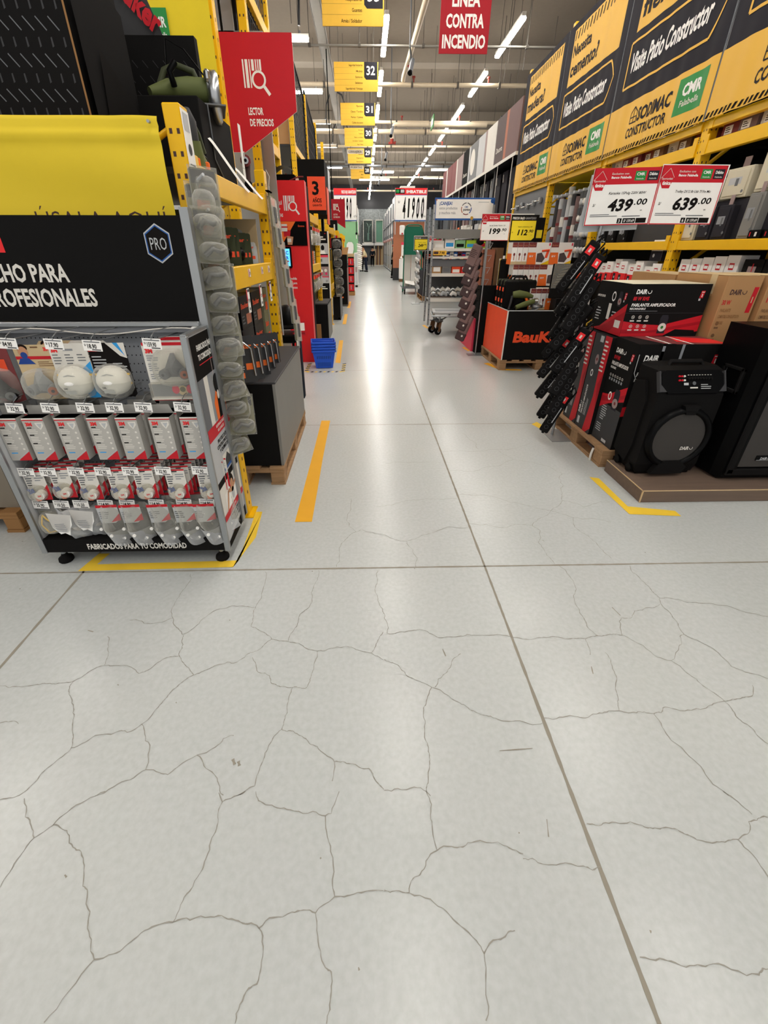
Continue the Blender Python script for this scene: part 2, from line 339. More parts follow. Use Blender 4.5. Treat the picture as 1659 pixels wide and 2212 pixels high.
def build_floor():
    m = MB()
    m.raw([(-9, -4, 0), (8, -4, 0), (8, 52, 0), (-9, 52, 0)], [(0, 1, 2, 3)], 'floor')
    fl = UPF(0, 0, 0)
    q = random.Random(3)
    def ribbon(pts, w, k, z, jit):
        L = []; R = []
        for i, p in enumerate(pts):
            d = (pts[min(i + 1, len(pts) - 1)] - pts[max(i - 1, 0)]).normalized(); n = Vector((-d.y, d.x))
            a = w * q.uniform(1 - jit, 1 + jit) / 2
            L.append((p.x + n.x * a, p.y + n.y * a, z)); R.append((p.x - n.x * a, p.y - n.y * a, z))
        N = len(pts)
        m.raw(L + R, [(N + i, N + i + 1, i + 1, i) for i in range(N - 1)], k)
    def saw(p0, p1, w, step):
        n = max(2, int((p1 - p0).length / step))
        ribbon([p0 + (p1 - p0) * i / n for i in range(n + 1)], w, 'joint', .0006, .28)
    for i in range(-3, 4):
        x = .612 + 2.07 * i
        saw(Vector((x, -1)), Vector((x, 8)), .0115, .03); saw(Vector((x, 8)), Vector((x, 52)), .0115, .5)
    for j in range(-1, 25):
        y = 1.70 + 2.045 * j
        saw(Vector((-9, y)), Vector((-2.4, y)), .010, .3); saw(Vector((-2.4, y)), Vector((3, y)), .010, .03 if j < 3 else .3); saw(Vector((3, y)), Vector((8, y)), .010, .3)
    for ln in CRACKS.split('|'):
        a = [int(t) / 1000 for t in ln.split()]
        P = [Vector((a[i], a[i + 1])) for i in range(0, len(a), 2)]
        for _ in range(3):
            if sum((P[i + 1] - P[i]).length for i in range(len(P) - 1)) / len(P) < .012: break
            o = [P[0]]
            for i in range(len(P) - 1):
                d = P[i + 1] - P[i]; mid = (P[i] + P[i + 1]) / 2 + Vector((-d.y, d.x)) * q.uniform(-.13, .13)
                o += [mid, P[i + 1]]
            P = o
        ribbon(P, .0023, 'crack', .0010, .55)
    for i, (a, b, c, d) in enumerate(((-0.444,0.774,-0.433,0.757),(-0.424,0.767,-0.417,0.753),(0.429,0.780,0.540,0.785),(0.512,0.588,0.501,0.546),(-0.809,0.494,-0.801,0.489),(0.420,0.559,0.422,0.556),(-0.137,0.515,-0.135,0.512),(-0.031,0.313,-0.029,0.308),(-0.955,1.053,-0.949,1.049),(-0.705,0.976,-0.701,0.972),(0.883,1.090,0.874,1.057),(0.998,1.916,1.004,1.903),(0.307,1.187,0.314,1.151),(1.128,1.400,1.140,1.349),(-1.217,1.318,-1.189,1.310),(0.677,0.357,0.675,0.352))):
        P, Q = Vector((a, b)), Vector((c, d)); ribbon([P, (P + Q) / 2, Q], .010 if i < 2 else .0035, 'joint', .0012, .5)
    struct(m.build('floor'))
build_floor()
def build_shell():
    m = MB(); m.box(-9, -4, 7.3, 8, 52, 7.5, 'ceil'); struct(m.build('ceiling'))
    for i, y in enumerate((4.6, 11.8, 19.0, 26.2, 33.4, 40.6)):
        b = MB(); b.box(-9, y, 6.95, 8, y + .55, 7.3, 'beam'); struct(b.build('trim_%d' % (i + 1)))
    w = MB(); w.box(-9, 52, 0, 8, 52.2, 7.3, 'speckle')
    fr = XZ(-9, 52, 0)
    w.rect(fr, 0, 5.2, 17, 7.3, 'dgrey', .01)
    struct(w.build('wall_back'))
    w = MB(); w.box(8, -4, 0, 8.2, 52, 7.3, 'mgrey'); struct(w.build('wall_right'))
    w = MB(); w.box(-9.2, -4, 0, -9, 52, 7.3, 'lgrey'); struct(w.build('wall_left'))
build_shell()
# ---------------------------------------------------------------- ceiling lights (LED strips in rows)
def strip_proto():
    t = thing('strip_light', 'x', 'light')
    h = MB(); h.box(-.045, 0, .03, .045, 2.2, .10, 'offw'); h.box(-.02, .2, .10, .02, .24, .16, 'grey'); h.box(-.02, 1.96, .10, .02, 2.0, .16, 'grey'); h.build('housing', t)
    for y in (.25, 1.95):
        w = MB(); w.cyl((0, y, .10), (0, y, 1.30), .006, 'rod', 5); w.build('suspension_rod', t)
    u = MB(); u.box(-.06, .02, -.03, .06, 2.18, .03, 'tube', .012); u.build('tube', t)
    return t
SL = strip_proto(); used = [False]
def strip(x, y, z, label, along_x=False, group=None):
    rz = -PI / 2 if along_x else 0
    if not used[0]:
        used[0] = True; SL.location = (x, y, z); SL.rotation_euler = (0, 0, rz); SL['label'] = label
        if group: SL['group'] = group
        return SL
    return dup(SL, (x, y, z), rz, label, group)
GA = 'strip lights in the row over the aisle'; GB = 'strip lights in the row before the yellow banners'; GC = 'crosswise strip lights over the left side aisles'
for k in range(-5, 12):
    y = 13.1 + 3.3 * k
    vis = k >= 0
    strip(.56, y, 6.0, ('%s glowing white strip light from the front in the row above the aisle' % ORD[k] if k < 6 else 'distant strip light in the run above the far end of the aisle') if vis else 'strip light of the aisle row above the near floor', group=GA)
    strip(3.62, y, 6.0, ('%s glowing white strip light from the front in the row beside the yellow banners' % ORD[k] if k < 6 else 'distant strip light of the right hand row near the back wall') if vis else 'strip light of the right row above the near racks', group=GB)
for k in range(-3, 5):
    strip(-5.5, 5.2 + 3.3 * k, 6.0, 'strip light in the row above the left hand racks', group='strip lights above the left racks')
for i, y in enumerate((14.35, 18.3, 22.1, 26.6, 32.7)):
    strip(-3.5, y, 6.0, '%s crosswise strip light from the front beside the hanging yellow signs' % ORD[i], True, GC)
for i, (x, y) in enumerate(((-.2, 33.7), (-.3, 37.1))):
    strip(x, y, 5.9, ('nearer' if i == 0 else 'farther') + ' crosswise strip light crossing the middle of the aisle', True, 'crosswise strip lights over the middle')
for i, (x, y) in enumerate(((4.4, 33.5), (4.3, 36.9))):
    strip(x, y, 6.0, ('nearer' if i == 0 else 'farther') + ' crosswise strip light on the far right over the racks', True, 'crosswise strip lights on the far right')
# ---------------------------------------------------------------- pipes, conduits and rods under the ceiling
def hang_pipe(y, z, r, n, heads, label, k='pipe', x0=-6, x1=7.5):
    t = thing('sprinkler_pipe' if heads else 'conduit_pipe', label, 'pipe', (0, y, z))
    m = MB(); m.cyl((x0, 0, 0), (x1, 0, 0), r, k, 10); m.build('pipe', t)
    q = random.Random(int(y * 10))
    for i in range(n):
        x = x0 + (x1 - x0) * (i + .5) / n + q.uniform(-.15, .15)
        h = MB(); h.cyl((x, 0, r * .5), (x, 0, 7.3 - z), .009, 'rod', 6); h.box(x - .03, -r - .012, -r - .012, x + .03, r + .012, r + .012, 'rod'); h.build('hanger', t)
    for i in range(heads):
        x = x0 + (x1 - x0) * (i + .35) / heads
        h = MB(); h.cyl((x, 0, r), (x, 0, r + .10), .022, 'pipered', 8); h.cyl((x, 0, r + .10), (x, 0, r + .14), .05, 'pipered', 8); h.build('sprinkler_head', t)
hang_pipe(10.4, 5.75, .035, 9, 0, 'grey conduit pipe crossing the ceiling nearest the camera', 'conduit')
hang_pipe(14.0, 5.8, .022, 10, 0, 'thin grey conduit above the first visible strip lights', 'conduit')
hang_pipe(16.75, 5.8, .055, 10, 6, 'cream sprinkler pipe with red heads behind the hanging sign 32')
hang_pipe(21.2, 5.85, .055, 10, 6, 'cream sprinkler pipe with red heads between signs 32 and 31')
hang_pipe(22.2, 5.75, .09, 7, 0, 'thick cream pipe crossing behind the sign 31')
hang_pipe(25.3, 5.8, .05, 10, 6, 'cream sprinkler pipe with red heads behind the sign 30')
hang_pipe(29.4, 5.8, .045, 12, 0, 'silver conduit bundle crossing behind the sign 29', 'conduit')
hang_pipe(30.0, 5.7, .06, 12, 0, 'darker grey duct pipe crossing behind the sign 29', 'grey')
hang_pipe(35.0, 5.8, .05, 9, 6, 'cream sprinkler pipe between the two middle crosswise lights')
hang_pipe(41.5, 5.7, .06, 9, 5, 'cream sprinkler pipe nearest the back wall')
t = thing('main_pipe', 'cream main water pipe running lengthwise and bending down beside the aisle lights', 'pipe', (1.25, 0, 5.9))
m = MB(); m.tube([(.15, 6, .1), (.1, 12, .1), (.0, 16.2, .1), (-.02, 16.6, .08), (-.03, 16.75, 0)], .065, 'pipe', 10); m.build('pipe', t)
for y in (8.5, 12.4, 15.2):
    m = MB(); m.cyl((.1, y, .1), (.1, y, 1.4), .01, 'rod', 6); m.build('hanger', t)
for y in (11, 15.7):
    m = MB(); m.cyl((.06, y, .1), (.06, y + .1, .1), .085, 'pipered', 10); m.build('coupling', t)
t = thing('valve_pipe', 'cream pipe stub with red valve hanging beside the sign 31', 'pipe', (1.35, 21.0, 5.75))
m = MB(); m.cyl((0, 0, 0), (3.5, 0, 0), .09, 'pipe', 10); m.tube([(0, 0, 0), (-.12, 0, -.02), (-.2, 0, -.15), (-.2, 0, -.45)], .07, 'pipe', 8); m.build('pipe', t)
m = MB(); m.cyl((-.2, 0, -.45), (-.2, 0, -.62), .07, 'pipered', 8); m.box(-.34, -.03, -.62, -.06, .03, -.55, 'pipered'); m.build('valve', t)
t = thing('cable_tray', 'grey cable tray running lengthwise behind the hanging yellow signs', 'cable tray', (-1.05, 0, 6.35))
m = MB(); m.box(-.12, 7, 0, .12, 46, .02, 'conduit'); m.box(-.13, 7, 0, -.11, 46, .07, 'conduit'); m.box(.11, 7, 0, .13, 46, .07, 'conduit'); m.build('tray', t)
for i in range(12):
    m = MB(); y = 8 + 3.1 * i; m.cyl((.1, y, 0), (.1, y, 1.2), .012, 'rod', 6); m.cyl((-.1, y, 0), (-.1, y, 1.2), .012, 'rod', 6); m.build('hanger', t)
for i, y in enumerate((13.9, 22.0, 26.2)):
    m = MB(); m.tube([(-.2, y, .2), (-.22, y, .55), (-.32, y, .8), (-.55, y, .9), (-.8, y, .8), (-.95, y, .5), (-.98, y, .05)], .03, 'dgrey', 8)
    tag(m.build('flexible_hose', None, (-.5, 0, 6.05)), '%s black flexible cable hose arching to a crosswise strip light' % ORD[i], 'hose', 'flexible cable hoses')
rods = []
q = random.Random(11)
for i in range(46):
    x = q.uniform(-2.5, 6); y = q.uniform(12, 42); z = q.uniform(5.3, 6.3)
    m = MB(); m.cyl((0, 0, 0), (0, 0, 7.3 - z), .008, 'rod', 5)
    tag(m.build('drop_rod', None, (x, y, z)), 'thin dark threaded rod hanging from the ceiling', 'rod', 'thin rods hanging from the ceiling')
for i, (x, y, z, rz) in enumerate(((1.12, 13.4, 5.25, .5), (.98, 18.8, 5.1, .5), (.98, 23.2, 5.1, .5), (.98, 27.6, 5.1, .4), (.98, 32.4, 5.2, .3))):
    t = thing('security_camera', '%s security camera from the front, on a pole beside the aisle lights' % ORD[i], 'camera', (x, y, z), rz, 'ceiling security cameras')
    m = MB(); m.cyl((0, 0, .32), (0, 0, 7.3 - z), .018, 'mgrey', 6); m.build('pole', t)
    m = MB(); m.tube([(0, 0, .34), (.02, -.02, .2), (.0, -.04, .08)], .022, 'dgrey', 6); m.build('arm', t)
    m = MB(); m.cyl((.06, -.04, .12), (-.12, -.22, -.16), .05, 'mgrey', 10); m.cyl((-.12, -.22, -.16), (-.14, -.235, -.185), .056, 'sblack', 10); m.build('body', t)
# ---------------------------------------------------------------- hanging aisle signs
def aisle_sign(y, num, rows, label, cut=0):
    t = thing('aisle_sign', label, 'sign', (-.72, y, 5.08), 0, 'hanging aisle signs')
    W, H = 1.13, .57
    m = MB(); m.box(0, 0, 0, W, .02, H, 'yprint'); fr = XZ(0, 0, 0)
    if num:
        m.poly(fr, [(W - .36, H), (W - .36, H - .29), (W - .31, H - .34), (W - .02, H - .34), (W - .02, H)], 'slate')
        m.text(fr, num, W - .19, H - .245, .175, 'white', al='c', w=.22, bold=.02, z=.0016)
    n = len(rows); st = H / (n + .05)
    for i, r in enumerate(rows):
        yy = H - st * (i + .72)
        h = min(.075, st * .36)
        m.text(fr, r, W - .40, yy, h, 'ink', al='r', wf=.8, bold=.012)
        if i: m.rect(fr, 0, H - st * i, W - .40, H - st * i + .006, 'gold')
    m.build('panel', t)
    for x in (.12, W - .12):
        c = MB(); c.cyl((x, .01, H), (x, .01, 2.2), .006, 'rod', 5); c.build('wire', t)
aisle_sign(10.85, '33', ['Cascos', 'Respiradores', 'Guantes', 'Arnés / Soldador'], 'nearest hanging yellow aisle sign, cut by the top of the photo')
aisle_sign(14.5, '32', ['Seguridad Industrial', '/ Mudanza', 'Extintores', 'Señaléticas', 'Seguridad vial / Embalaje'], 'hanging yellow aisle sign numbered 32')
aisle_sign(17.9, '31', ['Fijaciones', 'Clavos / Tornillos', 'Pernos / Cadenas', 'Cables de acero'], 'hanging yellow aisle sign numbered 31')
aisle_sign(21.1, '30', ['Herrajería', 'Tiradores', 'Rieles y correderas', 'Cerraduras / Candados', 'Rejas / Rieles'], 'hanging yellow aisle sign numbered 30')
aisle_sign(24.9, '29', ['Puertas y ventanas', 'Herrajería', 'Organizadores', 'Revestimiento'], 'hanging yellow aisle sign numbered 29')
aisle_sign(29.9, '28', ['Porcelanatos', 'Cerámicos', 'Mallas', 'Grifería'], 'farthest hanging yellow aisle sign, beside the middle crosswise light')
for i, y in enumerate((21.6, 25.3)):
    m = MB(); m.box(-.55, 0, 0, .12, .03, .14, 'offw'); m.cyl((-.4, .015, .14), (-.4, .015, 2.38), .005, 'rod', 5); m.text(XZ(-.5, 0, .03), 'CERRAJERÍA' if i == 0 else 'PUERTAS', 0, 0, .07, 'dgrey', w=.55)
    tag(m.build('small_sign', None, (-.1, y, 4.92)), ('nearer' if i == 0 else 'farther') + ' small pale strip sign hanging under a yellow aisle sign', 'sign')
t = thing('fire_line_sign', 'red hanging sign reading LINEA CONTRA INCENDIO', 'sign', (1.07, 8.0, 3.86))
m = MB(); m.box(0, 0, 0, .68, .012, .92, 'dred'); fr = XZ(0, 0, 0)
for i, s in enumerate(('INCENDIO', 'CONTRA', 'LINEA')): m.text(fr, s, .34, .06 + .205 * i, .135, 'white', al='c', w=(.60, .52, .38)[i], bold=.035)
m.build('panel', t)
for x in (.1, .58):
    m = MB(); m.cyl((x, .006, .92), (x, .006, 2.1), .004, 'rod', 5); m.build('wire', t)
m = MB(); m.box(-.012, -.3, 0, .012, .3, .32, 'green'); m.rect(FX(-.012, .3, 0), .08, .08, .52, .24, 'white'); m.cyl((0, 0, .32), (0, 0, 2.6), .006, 'rod', 5)
tag(m.build('exit_sign', None, (2.25, 17.4, 4.9)), 'green exit sign hanging edge-on between the two light rows', 'sign')
# ================================================================ LEFT: safety gear display stand
def W(base):
    m = MB(); m.T = Matrix.Translation(-Vector(base)); return m
def logo3m(m, fr, x, y, h, k='bright'):
    m.text(fr, '3M', x, y, h, k, w=h * 1.7, bold=.06, z=.0012)
B = (-1.18, 1.93, 0)
D = thing('display_stand', 'grey pegboard display stand with black header and hanging masks, beside the yellow rack', 'display stand', B)
m = W(B); m.box(-1.64, 2.06, .16, -.73, 2.10, 1.17, 'pegboard')
fr = XZ(0, 2.06, 0)
for i in range(45):
    for j in range(24):
        m.rect(fr, -1.625 + i * .02 - .002, .25 + j * .04 + (.0), -1.625 + i * .02 + .002, .256 + j * .04, 'black', .0006)
m.build('pegboard', D)
m = W(B); m.box(-1.72, 2.00, 1.175, -.735, 2.03, 1.572, 'black')
fr = XZ(0, 2.00, 0)
m.text(fr, 'HECHO PARA', -1.640, 1.333, .068, 'offw', w=.393, bold=.03)
m.text(fr, 'PROFESIONALES', -1.62, 1.237, .070, 'offw', w=.462, bold=.03)
m.text(fr, '3M', -1.472, 1.448, .085, 'bright', al='r', w=.19, bold=.06)
def hexa(cx, cy, w, h): return [(cx, cy + h), (cx + w, cy + h * .52), (cx + w, cy - h * .52), (cx, cy - h), (cx - w, cy - h * .52), (cx - w, cy + h * .52)]
m.poly(fr, hexa(-.843, 1.473, .052, .072), 'lgrey', .0012); m.poly(fr, hexa(-.843, 1.473, .048, .066), 'nblue', .0016); m.poly(fr, hexa(-.843, 1.473, .044, .061), 'ink', .002)
m.text(fr, 'PRO', -.843, 1.451, .046, 'lgrey', al='c', w=.066, bold=.0, z=.0026)
m.build('header_panel', D)
m = W(B)
m.box(-.735, 2.0, .1, -.70, 2.04, 1.60, 'zinc'); m.box(-1.74, 2.0, .1, -1.70, 2.04, 1.60, 'zinc')
m.box(-1.64, 1.985, 1.150, -.735, 2.03, 1.172, 'zinc', .004); m.box(-1.64, 2.0, 1.125, -.735, 2.055, 1.150, 'grey')
m.build('frame', D)
m = W(B); m.tube([(-1.64 + .9 * i / 16, 1.975, 1.135 + .013 * math.sin(i * .55) ) for i in range(17)], .003, 'offw'); m.box(-.765, 1.965, 1.132, -.735, 1.985, 1.152, 'white'); m.build('cable', D)
for s, x0, x1 in (('l', -1.66, -1.64), ('r', -.73, -.71)):
    m = W(B); m.box(x0, 1.755, .09, x1, 2.11, 1.145, 'lgrey')
    for y in (1.75, 2.10): m.box(x0 - .004, y - .004, .085, x1 + .004, y + .014, 1.15 , 'zinc', .003)
    m.box(x0 - .002, 1.75, 1.145, x1 + .002, 2.112, 1.156, 'zinc')
    p = m.build('side_panel', D)
    if s == 'r':
        m = W(B); fr = FX(-.71, 1.77, 0, 1)
        m.rect(fr, 0, .095, .325, 1.14, 'lgrey')
        m.rect(fr, 0, .96, .325, 1.14, 'ink', .0014)
        m.text(fr, 'FABRICADOS PARA', .06, 1.075, .024, 'white', w=.19, bold=.03, z=.002); m.text(fr, 'TU COMODIDAD', .06, 1.035, .024, 'white', w=.165, bold=.03, z=.002); m.rect(fr, .06, 1.015, .24, 1.019, 'red', .002)
        # picture of a worker in an orange jacket
        m.rect(fr, 0, .74, .325, .96, 'grey', .0014); m.rect(fr, 0, .72, .07, .96, 'mgrey', .0016); m.rect(fr, .07, .72, .12, .96, 'offw', .0016)
        m.poly(fr, [(.16, .70), (.15, .82), (.19, .87), (.27, .87), (.31, .80), (.30, .70)], 'orange', .002); m.disc(fr, .215, .90, .035, 'sblack', .0022, ry=.045); m.poly(fr, [(.19, .72), (.20, .85), (.25, .85), (.25, .73)], 'mblack', .0024)
        m.disc(fr, .215, .845, .014, 'offw', .003, ry=.022)
        m.rect(fr, 0, .675, .325, .735, 'red', .0026); m.text(fr, 'RESPIRADORES', .11, .71, .014, 'white', w=.12, z=.0032); m.text(fr, 'REUSABLES', .125, .687, .014, 'white', w=.09, z=.0032)
        for i, s2 in enumerate(('PROTECCIÓN', 'CONTRA PINTURA', 'Y QUÍMICOS')): m.text(fr, s2, .17, .635 - .026 * i, .019, 'ink', al='c', w=(.14, .18, .13)[i], bold=.03, z=.002)
        m.rect(fr, .12, .475, .235, .56, 'offw', .0016); m.poly(fr, [(.15, .475), (.15, .52), (.19, .555), (.23, .52), (.23, .475)], 'dgrey', .002); m.rect(fr, .12, .475, .235, .49, 'nblue', .0024)
        m.rect(fr, 0, .43, .325, .465, 'ink', .0014)
        m.rect(fr, 0, .27, .325, .43, 'offw', .0014); m.poly(fr, [(.05, .27), (.06, .37), (.12, .39), (.24, .39), (.29, .33), (.30, .27)], 'white', .002); m.disc(fr, .175, .385, .036, 'hair', .0022, ry=.05); m.disc(fr, .175, .37, .026, 'skin', .0026, ry=.038); m.line(fr, [(.06, .27), (.11, .37), (.155, .35)], .02, 'skin', .003); m.line(fr, [(.29, .27), (.25, .38), (.20, .36)], .02, 'skin', .003); m.disc(fr, .175, .325, .022, 'lgrey', .0026, ry=.034)
        m.rect(fr, 0, .245, .325, .28, 'red', .0034); m.text(fr, 'LENTES', .13, .256, .013, 'white', w=.06, z=.004)
        for i, s2 in enumerate(('RESISTENTES A', 'IMPACTOS Y', 'ANTIEMPAÑANTES')): m.text(fr, s2, .17, .218 - .022 * i, .015, 'ink', al='c', w=(.13, .11, .15)[i], bold=.03, z=.002)
        m.ring(fr, .17, .14, .022, .03, 'white', .0016, a0=.6, a1=4.6); m.disc(fr, .145, .13, .015, 'white', .0016); m.rect(fr, 0, .095, .325, .125, 'ink', .002)
        m.poly(fr, [(0, .095), (.325, .095), (.325, .16), (0, .13)], 'ink', .0022)
        logo3m(m, fr, .09, .112, .028); m.poly(fr, hexa(.27, .135, .018, .022), 'lgrey', .003); m.poly(fr, hexa(.27, .135, .015, .019), 'ink', .0034)
        m.build('poster', p)
m = W(B); m.box(-1.64, 1.76, .15, -.73, 2.06, .165, 'mblack'); m.box(-1.64, 1.752, .09, -.73, 1.77, .168, 'mblack'); m.text(XZ(0, 1.752, 0), 'FABRICADOS PARA TU COMODIDAD', -1.425, .108, .034, 'offw', w=.50, bold=.03)
m.build('base_tray', D)
for x in (-1.60, -.775):
    m = W(B); m.cyl((x, 1.80, .03), (x, 1.80, .10), .012, 'zinc', 8); m.lathe([(.032, 0), (.036, .008), (.034, .022), (.018, .034), (.012, .05)], (x, 1.80, 0), 'mblack', 14); m.build('foot', D)
def price_tag(m, fr, txt, w=.075, h=.042):
    m.rect(fr, 0, 0, w, h, 'paper', .0004); m.rect(fr, .006, h - .009, w - .006, h - .005, 'mgrey', .0009)
    m.text(fr, txt, w * .48, h * .24, h * .42, 'ink', al='c', w=w * .48, bold=.02, z=.0012); m.rect(fr, w * .45, .003, w * .92, .007, 'dgrey', .0009); m.text(fr, 'S/', w * .08, h * .45, h * .2, 'ink', z=.0012)
TAGS = [(-1.445, 1.110, '84.90'), (-1.262, 1.106, '17.90'), (-1.11, 1.100, '18.90'), (-.868, 1.106, '159.90')]
TAGS += [(x, .838, '32.90') for x in (-1.525, -1.375, -1.224, -1.098, -.973, -.803)]
TAGS += [(x, .524, '32.90') for x in (-1.60, -1.50, -1.369, -1.244, -1.116, -.963, -.79)]
TAGS += [(x, .345, t) for x, t in ((-1.60, '25.90'), (-1.50, '10.50'), (-1.405, '10.50'), (-1.286, '14.90'), (-1.18, '14.90'), (-1.038, '14.90'), (-.903, '14.90'), (-.79, '14.90'))]
for x, z, s in TAGS:
    m = W(B); m.tube([(x, 2.06, z + .008), (x, 1.80, z + .022), (x, 1.79, z + .03)], .0028, 'zinc'); m.tube([(x, 2.06, z + .045), (x, 1.83, z + .05), (x, 1.795, z + .035)], .0022, 'zinc')
    hk = m.build('hook', D)
    m = W(B); price_tag(m, F((x - .0375, 1.788, z - .01), (1, 0, -.06), (0, .12, 1)), s); m.build('price_tag', hk)

def ghost(m, fr, cx, cy, rx, ry, dz, k='clear', n=14):
    """moulded clear blister bulging out of a card"""
    vs = []
    for j, (s, h) in enumerate(((1.0, 0), (.96, .55), (.8, .9), (.45, 1.0))):
        for i in range(n):
            t = 2 * PI * i / n; c, sn = math.cos(t), math.sin(t)
            e = (abs(c) ** 3 + abs(sn) ** 3) ** (-1 / 3)
            vs.append(fr.p(cx + rx * s * c * e, cy + ry * s * sn * e, .001 + dz * h))
    fs = [(j * n + i, j * n + (i + 1) % n, (j + 1) * n + (i + 1) % n, (j + 1) * n + i) for j in range(3) for i in range(n)] + [tuple(range(3 * n, 4 * n))]
    m.raw(vs, fs, k, True)
def cardp(m, fr, w, h, k, r=.012):
    m.prism(fr, [(-w / 2 + r, 0), (w / 2 - r, 0), (w / 2, r), (w / 2, h - r), (w / 2 - r, h), (-w / 2 + r, h), (-w / 2, h - r), (-w / 2, r)], -.002, 0, k)
# row of masks on cards
def mask_shell(m, fr, cx, cy, r, k='white'):
    T0 = m.T
    c = fr.p(cx, cy, .0)
    def fn(u, v):
        t = 2 * PI * u; s = math.sin(PI / 2 * v); 
        x = r * 1.08 * s * math.cos(t); y = r * .92 * s * math.sin(t) * (1.12 if math.sin(t) > 0 else 1)
        return c + fr.r * x + fr.u * y + fr.n * (.055 * (1 - v ** 2.2) + .006 + .012 * math.exp(-((y / r - .1) * 4) ** 2) * (1 - v))
    m.grid(fn, 20, 8, k)
def card_thing(name, label, cat, x, y, ztop, h, tilt=.0, group=None):
    t = thing(name, label, cat, (x, y, ztop - h), tilt, group); return t, XZ(0, 0, 0)
def n95(x, y, name_k, label, second=False):
    t, fr = card_thing('mask_pack', label, 'mask', x, y, 1.10, .23, .05)
    m = MB(); cardp(m, fr, .155, .235, name_k)
    if name_k == 'offw':
        m.poly(fr, [(.077, .0), (.077, .16), (.0, .10), (.03, 0)], 'sky'); m.lines(fr, -.07, .19, .035, 4, .012, .004, 'mgrey'); m.lines(fr, -.02, .19, .035, 4, .012, .004, 'mgrey'); m.lines(fr, .03, .19, .035, 3, .012, .004, 'mgrey'); m.rect(fr, -.02, .205, .02, .213, 'grey')
        logo3m(m, fr, -.07, .20, .016)
    else:
        m.rect(fr, -.077, .20, -.04, .235, 'red'); m.lines(fr, -.07, .18, .06, 5, .013, .005, 'lgrey'); m.lines(fr, .01, .15, .06, 5, .013, .004, 'lgrey'); m.poly(fr, [(.0, .235), (.077, .235), (.077, .17), (.05, .18)], 'offw', .0012); m.poly(fr, [(.03, .235), (.07, .18), (.05, .235)], 'sky', .0016)
    m.build('card', t)
    k = MB(); mask_shell(k, fr, .0, .075, .066); 
    for sx in (-1, 1):
        k.box(sx * .066 - .006, -.012, .06, sx * .066 + .006, -.004, .068, 'yellow'); k.box(sx * .066 - .006, -.012, .10, sx * .066 + .006, -.004, .108, 'yellow')
    k.tube([(-.03, -.05, .105), (0, -.058, .115), (.03, -.05, .105)], .003, 'lgrey')
    f2 = F((-.03, -.0605, .045), (1, 0, 0), (0, -.25, 1))
    k.text(f2, '3M', 0, .01, .009, 'ink', bold=.03); k.rect(f2, .0, -.012, .045, .004, 'lgrey')
    k.build('mask', t)
    c = MB(); ghost(c, fr, .0, .075, .078, .074, .068); c.build('blister', t)
    return t
dup(n95(-1.262, 1.86, 'offw', 'white moulded dust mask in a clear blister on a white and blue card'), (-1.215, 1.93, .87), .1, 'second white and blue mask pack, hidden behind the front one on the same hook')
n95(-1.105, 1.87, 'ink', 'white moulded mask in a clear blister on a black card')
def respirator(m, fr, cx, cy, s, k='grey', cart='rust'):
    m.raw([fr.p(cx + a * s, cy + b * s, c * s) for a, b, c in ((-.2, .5, .25), (.2, .5, .25), (.1, .75, .1), (-.1, .75, .1), (-.55, -.1, .15), (.55, -.1, .15), (.0, .1, .62), (-.3, -.5, .2), (.3, -.5, .2), (0, -.25, .55))],
          [(0, 1, 2, 3), (0, 6, 1), (4, 6, 0), (1, 6, 5), (4, 7, 9, 6), (6, 9, 8, 5), (7, 8, 9)], k)
    for sx, kk in ((-1, 'mgrey'), (1, cart)):
        a = fr.p(cx + sx * .45 * s, cy - .28 * s, .15 * s); b = fr.p(cx + sx * .55 * s, cy - .32 * s, .5 * s)
        m.cyl(a, b, .27 * s, k, 14); d = (b - a).normalized(); m.cyl(b, b + d * .03 * s, .22 * s, kk, 14); m.cyl(b + d * .03 * s, b + d * .05 * s, .08 * s, 'dgrey', 10)
t, fr = card_thing('respirator_pack', 'grey half-mask respirator in a clear blister on a beige card with a red band', 'respirator', -1.405, 1.86, 1.10, .235, .05)
m = MB(); cardp(m, fr, .165, .235, 'tan'); m.rect(fr, -.082, .175, .082, .188, 'red'); m.disc(fr, -.045, .205, .02, 'skin', .001, ry=.024); m.disc(fr, -.045, .222, .022, 'hair', .0008, ry=.016); m.poly(fr, [(-.08, .155), (-.01, .155), (-.03, .18), (-.065, .18)], 'dblue', .0012); m.disc(fr, -.045, .192, .014, 'dblue', .0014); logo3m(m, fr, .04, .21, .014); m.lines(fr, .0, .165, .07, 3, .008, .003, 'brown'); m.rect(fr, -.01, .222, .02, .228, 'brown'); m.build('card', t)
m = MB(); respirator(m, fr, 0, .075, .085); m.build('mask', t)
m = MB(); ghost(m, fr, 0, .07, .08, .068, .062); m.build('blister', t)
c = dup(t, (-1.36, 1.95, .865), .1, 'second beige respirator pack, half hidden behind the front one')
t, fr = card_thing('respirator_pack', 'large boxed respirator kit with pink filters on a white and red card, priced 159.90', 'respirator', -.845, 1.86, 1.105, .25, .06)
m = MB(); cardp(m, fr, .205, .255, 'offw'); m.rect(fr, -.1, .0, .1, .02, 'red'); m.rect(fr, -.1, .24, .1, .253, 'red'); m.poly(fr, [(.102, .0), (.102, .15), (.07, .0)], 'red', .0012); logo3m(m, fr, -.092, .21, .018); m.lines(fr, -.092, .20, .05, 3, .009, .004, 'grey'); m.lines(fr, -.092, .165, .055, 4, .009, .004, 'grey', seed=4); m.lines(fr, -.092, .12, .05, 3, .009, .004, 'grey', seed=6)
